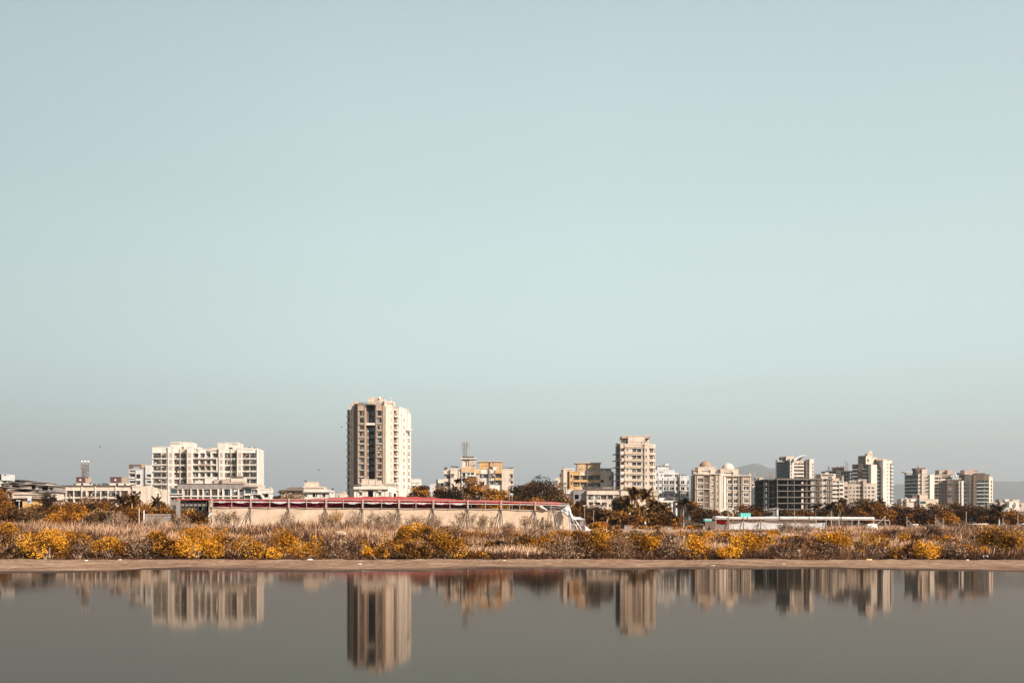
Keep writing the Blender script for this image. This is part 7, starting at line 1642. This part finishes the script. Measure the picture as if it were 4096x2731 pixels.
# ------------------------------------------------------------------ trees
TG = 'trees between the field and the houses'
T_ = [
    (1, 20, 190, 615, 900, 215, 'rust', 'orange brown tree cut by the left picture edge before the far left sheds', .6), (1, 120, 180, 745, 900, 200, 'orange', 'low orange tree right of the one at the left edge', .5), (1, 400, 190, 805, 900, 210, 'rust', 'low dark orange tree below the yellow walled shop', .45), (1, 510, 150, 700, 880, 240, 'dark', 'dark tree gap beside the left end of the long cream building', .3),
    (1, 640, 200, 775, 960, 190, 'orange', 'golden orange tree below the left end of the long cream building', .65), (1, 800, 230, 760, 960, 200, 'orange', 'orange tree below the first fins of the long cream building', .45), (1, 960, 230, 765, 960, 200, 'rust', 'rusty tree below the middle of the long cream building', .55), (1, 1130, 220, 750, 960, 200, 'orange', 'orange brown tree below the second brown roof box', .4), (1, 1330, 160, 800, 960, 205, 'orange', 'orange tree under the palms before the cream building', .45),
    (1, 560, 260, 900, 1010, 160, 'orange', 'bright orange low tree in the reeds at the left', .75), (1, 300, 300, 880, 1010, 165, 'olive', 'tan brown low tree in the reeds at the far left', .4), (1, 1020, 300, 890, 1010, 165, 'olive', 'brown low tree in the reeds under the cream building', .35),
    (2, 60, 200, 780, 930, 190, 'orange', 'orange tree with palm fronds left of the white railing', .5), (2, 280, 170, 790, 930, 200, 'orange', 'orange tree behind the left end of the white railing', .45), (2, 400, 160, 800, 930, 200, 'rust', 'rusty tree behind the white railing', .5), (2, 520, 160, 860, 960, 180, 'orange', 'brown orange tree left of the glazed shelter', .45), (2, 640, 150, 870, 990, 146, 'orange', 'orange tree in front of the glazed shelter panes', .6), (2, 760, 180, 900, 990, 145, 'rust', 'dark rusty tree under the right half of the glazed shelter', .5),
    (2, 190, 200, 840, 960, 175, 'orange', 'orange scrub tree before the white end of the cream building', .45), (2, 470, 190, 830, 960, 178, 'olive', 'brown scrub tree above the right end of the white railing', .4), (2, 360, 150, 850, 960, 176, 'rust', 'dark scrub tree directly above the white railing', .5),
    (1, 760, 250, 850, 990, 170, 'orange', 'bright orange scrub tree in the reeds below the cream building fins', .7), (1, 1200, 260, 860, 1000, 172, 'rust', 'rusty scrub tree in the reeds below the second brown roof box', .5), (1, 1420, 200, 830, 980, 172, 'orange', 'orange scrub tree below the two dark palms', .4), (1, 150, 300, 820, 960, 172, 'rust', 'dark orange scrub tree right of the slim lamp post', .5),
    (2, 1400, 70, 690, 770, 380, 'rust', 'small dark tree beside the little white roof house', .3),
    (3, 260, 130, 1285, 1420, 300, 'olive', 'thin brown tree at the left corner of the bungalow', .35), (3, 430, 300, 1320, 1420, 290, 'pale', 'wide pale leafy tree in front of the bungalow', .55), (3, 190, 90, 1300, 1420, 310, 'rust', 'drooping dark tree between the white house and the bungalow', .2), (3, 1770, 150, 1340, 1420, 330, 'olive', 'brown tree at the foot of the white flank of the tower', .3),
    (4, 120, 300, 785, 1070, 260, 'orange', 'orange crowned tree right of the tall tower, behind the canopy', .5), (4, 60, 260, 890, 1070, 250, 'rust', 'dark tree at the foot of the tower behind the red canopy', .4), (4, 400, 320, 845, 1070, 255, 'rust', 'round rusty tree before the plain white block', .42), (4, 620, 230, 850, 1070, 245, 'dark', 'very dark tree below the stained cream block', .4), (4, 850, 380, 715, 1070, 250, 'orange', 'tall orange brown tree before the stained cream block', .45),
    (4, 1100, 240, 790, 1070, 245, 'orange', 'golden tree right of the tall orange brown one', .55), (4, 1290, 330, 850, 1070, 240, 'orange', 'sloping orange tree behind the flag pole', .6), (4, 1130, 330, 980, 1080, 220, 'orange', 'low tan orange tree behind the middle of the canopy', .7), (4, 1480, 330, 765, 1075, 260, 'dark', 'dark spreading tree left of the big airy one', .5), (4, 1800, 640, 690, 1080, 235, 'dark', 'big dark airy tree with pale limbs between the two cream blocks', .62), (4, 1660, 260, 960, 1080, 215, 'orange', 'low orange tree under the big dark airy one', .55),
    (5, 20, 280, 770, 1100, 250, 'olive', 'brown open crowned tree left of the orange banded block', .3), (5, 190, 230, 900, 1130, 225, 'olive', 'tan leafy tree above the right end of the marquee', .6),
    (5, 420, 175, 988, 1200, 215, 'rust', 'round topped rusty tree before the dark gate of the office', .45), (5, 400, 260, 1130, 1420, 195, 'rust', 'dark tree right of the lean-to', .45), (5, 600, 240, 1060, 1430, 205, 'dark', 'dark leafy tree between lamp and palms', .6), (5, 740, 280, 1110, 1430, 200, 'rust', 'rusty tree left of the palms', .45), (5, 985, 230, 975, 1300, 235, 'dark', 'very dark round tree behind the tall palms', .4), (5, 960, 300, 1180, 1430, 200, 'rust', 'dark rusty tree under the tallest palm', .5), (5, 1180, 280, 1250, 1430, 195, 'orange', 'orange brown tree at the feet of the tallest palms', .35), (5, 1420, 300, 1200, 1430, 200, 'rust', 'rusty tree under the leaning palms', .5), (5, 1640, 280, 1230, 1440, 195, 'orange', 'orange brown tree right of the palms', .4), (5, 700, 330, 1350, 1470, 185, 'orange', 'low bright orange hedge tree at the field edge', .7), (5, 1050, 300, 1400, 1470, 188, 'orange', 'low orange hedge tree below the shelter roof', .6), (5, 1400, 320, 1400, 1470, 188, 'orange', 'low orange hedge tree behind the standing person', .65),
    (6, 60, 240, 1010, 1400, 230, 'rust', 'dark tree left of the white pavilion', .5), (6, 330, 300, 1180, 1390, 205, 'orange', 'orange brown tree before the white pavilion', .45), (6, 670, 250, 990, 1380, 225, 'rust', 'rusty tree right of the slim palm before the darker dome', .55), (6, 820, 260, 1110, 1400, 215, 'dark', 'dark tree below the darker domed building', .6), (6, 1030, 260, 1110, 1290, 235, 'rust', 'rusty tree below the gap between the domes', .5), (6, 1230, 220, 1130, 1290, 235, 'orange', 'brown tree below the paler domed building, left of the gold topped one', .35), (6, 1430, 320, 1062, 1270, 225, 'orange', 'flat gold topped tree behind the teal tank', .55), (6, 1640, 260, 1068, 1270, 230, 'rust', 'dark orange tree left of the unfinished frame', .45),
    (6, 500, 500, 1395, 1470, 188, 'orange', 'long low orange hedge under the white wall openings', .6), (6, 760, 300, 1370, 1465, 186, 'orange', 'low orange hedge left of the teal topped cabin', .55),
    (7, 590, 200, 1020, 1110, 235, 'olive', 'small tan tree below the unfinished frame, left', .35), (7, 840, 260, 1005, 1110, 230, 'rust', 'orange flecked tree below the unfinished frame, right', .6), (7, 1150, 240, 950, 1120, 240, 'rust', 'rusty tree between two dark palms', .5), (7, 1440, 180, 828, 960, 290, 'rust', 'small orange crown in front of the stepped flats', .6), (7, 1490, 260, 930, 1130, 245, 'rust', 'rusty tree right of the three palms', .45), (7, 1720, 360, 840, 1130, 260, 'olive', 'big brown domed tree before the long beige flats', .2), (7, 1900, 330, 890, 1170, 245, 'rust', 'dark orange tree before the end of the beige flats', .5), (7, 2090, 270, 895, 1180, 235, 'orange', 'orange tree at the foot of the tall stepped tower', .5), (7, 1750, 330, 1010, 1190, 215, 'orange', 'low orange brown tree above the stripped tent frame', .35), (7, 2270, 250, 935, 1240, 250, 'dark', 'dark tree in the gap right of the tall stepped tower', .6),
    (8, 130, 330, 960, 1240, 225, 'orange', 'orange brown tree left of the first braced post', .38), (8, 340, 270, 955, 1240, 240, 'rust', 'dark rusty tree below the boxy cream house', .45), (8, 620, 380, 930, 1260, 240, 'rust', 'wide dark orange tree below the dark banded flats', .5), (8, 915, 150, 875, 1200, 250, 'rust', 'slim brown tree standing up before the cream flats', .45), (8, 1060, 270, 905, 1260, 235, 'olive', 'tan brown tree below the shaded brown centre', .3), (8, 1240, 280, 900, 1270, 250, 'dark', 'dark evergreen like tree below the shaded brown centre', .7), (8, 1170, 260, 1020, 1270, 215, 'orange', 'orange flecked tree behind the second braced post', .4), (8, 1470, 260, 975, 1270, 235, 'rust', 'dark rusty tree left of the thick leaning post', .4), (8, 1720, 400, 935, 1260, 245, 'dark', 'wide dark domed tree below the teal banded flats', .5), (8, 1780, 300, 1080, 1270, 215, 'rust', 'rusty low tree before the wide dark domed one', .4), (8, 2140, 220, 1010, 1260, 225, 'orange', 'orange tree before the white houses at the far right', .5), (8, 2290, 240, 995, 1270, 230, 'rust', 'dark orange tree cut by the right picture edge', .55), (8, 800, 330, 1090, 1280, 205, 'rust', 'low dark tree behind the first two braced posts', .4), (8, 480, 200, 1070, 1270, 205, 'rust', 'low dark tree behind the first braced post', .4),
]
for (crop, cx, wid, yt, yb, D_, mat, lab, tint) in T_:
    if crop in (5, 6, 7, 8) and mat in ('rust', 'dark'): tint -= .10
    tree(crop, cx, wid * 1.15, yt - .03 * (yb - yt), yb, D_, mat, lab, tint, n=3000, trunk='palebark' if ('airy' in lab or 'open crowned' in lab or 'tan' in lab) else 'bark', airy='airy' in lab, low=.05 if 'hedge' in lab else .1)
PALMS = [
    (1, 1265, 735, 960, 190, 'dark palm with arching fronds before the long cream building', 'dpalm', 150, 0), (1, 1395, 745, 960, 192, 'dark palm before the right end of the long cream building', 'dpalm', 150, .03), (2, 75, 745, 900, 188, 'palm with orange fronds left of the white railing', 'palm', 150, 0), (2, 330, 765, 930, 186, 'dark palm with dry hanging fronds above the white railing', 'dpalm', 140, 0),
    (4, 640, 745, 900, 262, 'dark upright palm left of the tall orange brown tree', 'dpalm', 110, 0), (4, 590, 840, 1000, 258, 'dark palm behind the red canopy before the stained block', 'dpalm', 110, 0),
    (5, 1180, 880, 1420, 222, 'tallest palm of the group before the second tower', 'palm', 250, .02), (5, 1345, 905, 1420, 228, 'second tall palm right of the tallest one', 'palm', 230, -.03), (5, 1090, 1060, 1430, 210, 'palm with drooping fronds at lower left of the tallest one', 'palm', 250, 0), (5, 1250, 1110, 1430, 208, 'low palm between the two tallest ones', 'palm', 240, 0), (5, 1470, 1060, 1430, 214, 'palm leaning right with broad fronds', 'palm', 250, -.05), (5, 800, 1190, 1430, 198, 'short palm left of the palm group', 'palm', 190, 0), (5, 950, 1230, 1430, 197, 'short dark palm beside the very dark round tree', 'palm', 200, 0), (5, 1600, 1120, 1430, 206, 'palm before the white pavilion', 'palm', 210, 0), (5, 1340, 1230, 1430, 197, 'lowest palm in the middle of the palm group', 'palm', 200, 0),
    (6, 90, 1080, 1390, 206, 'palm at the right end of the palm group', 'palm', 220, 0), (6, 230, 1060, 1390, 212, 'palm with curved fronds before the pavilion columns', 'palm', 200, 0), (6, 528, 945, 1385, 206, 'dark palm with a slim bright trunk right of the pavilion', 'dpalm', 250, 0),
    (7, 1035, 905, 1110, 232, 'dark palm before the right end of the unfinished frame', 'dpalm', 170, 0), (7, 1275, 905, 1110, 234, 'dark palm right of the unfinished frame', 'dpalm', 190, 0), (7, 1395, 935, 1110, 230, 'third dark palm in the row by the unfinished frame', 'palm', 170, 0), (7, 2065, 850, 1100, 300, 'small dark palm head before the tall stepped tower', 'dpalm', 120, 0),
    (8, 1935, 940, 1180, 226, 'big dark palm with star like fronds near the far right houses', 'dpalm', 230, 0), (8, 1960, 1060, 1240, 212, 'palm with dry hanging fronds under the big dark one', 'palm', 180, 0),
]
for (crop, cx, yt, yb, D_, lab, mat, span, lean) in PALMS: palm(crop, cx, yt, yb, D_, lab, mat, span=span, lean=lean)
# ------------------------------------------------------------------ haze: one even volume round camera, town and hills
mb = MB(); mb.box(-14500, 14500, -3300, 16000, -4.0, 1100, M['white'])
hz = mb.build('haze'); hz['kind'] = 'stuff'; hz['label'] = 'thin pale smog hanging over the town and the hills'
m = bpy.data.materials.new('smog_air'); m.use_nodes = True; t = m.node_tree; t.nodes.clear()
pv = t.nodes.new('ShaderNodeVolumePrincipled'); o_ = t.nodes.new('ShaderNodeOutputMaterial'); t.links.new(pv.outputs[0], o_.inputs['Volume'])
pv.inputs['Density'].default_value = .00009; pv.inputs['Color'].default_value = (.86, .90, .94, 1); pv.inputs['Anisotropy'].default_value = 0.2
hz.data.materials.clear(); hz.data.materials.append(m)
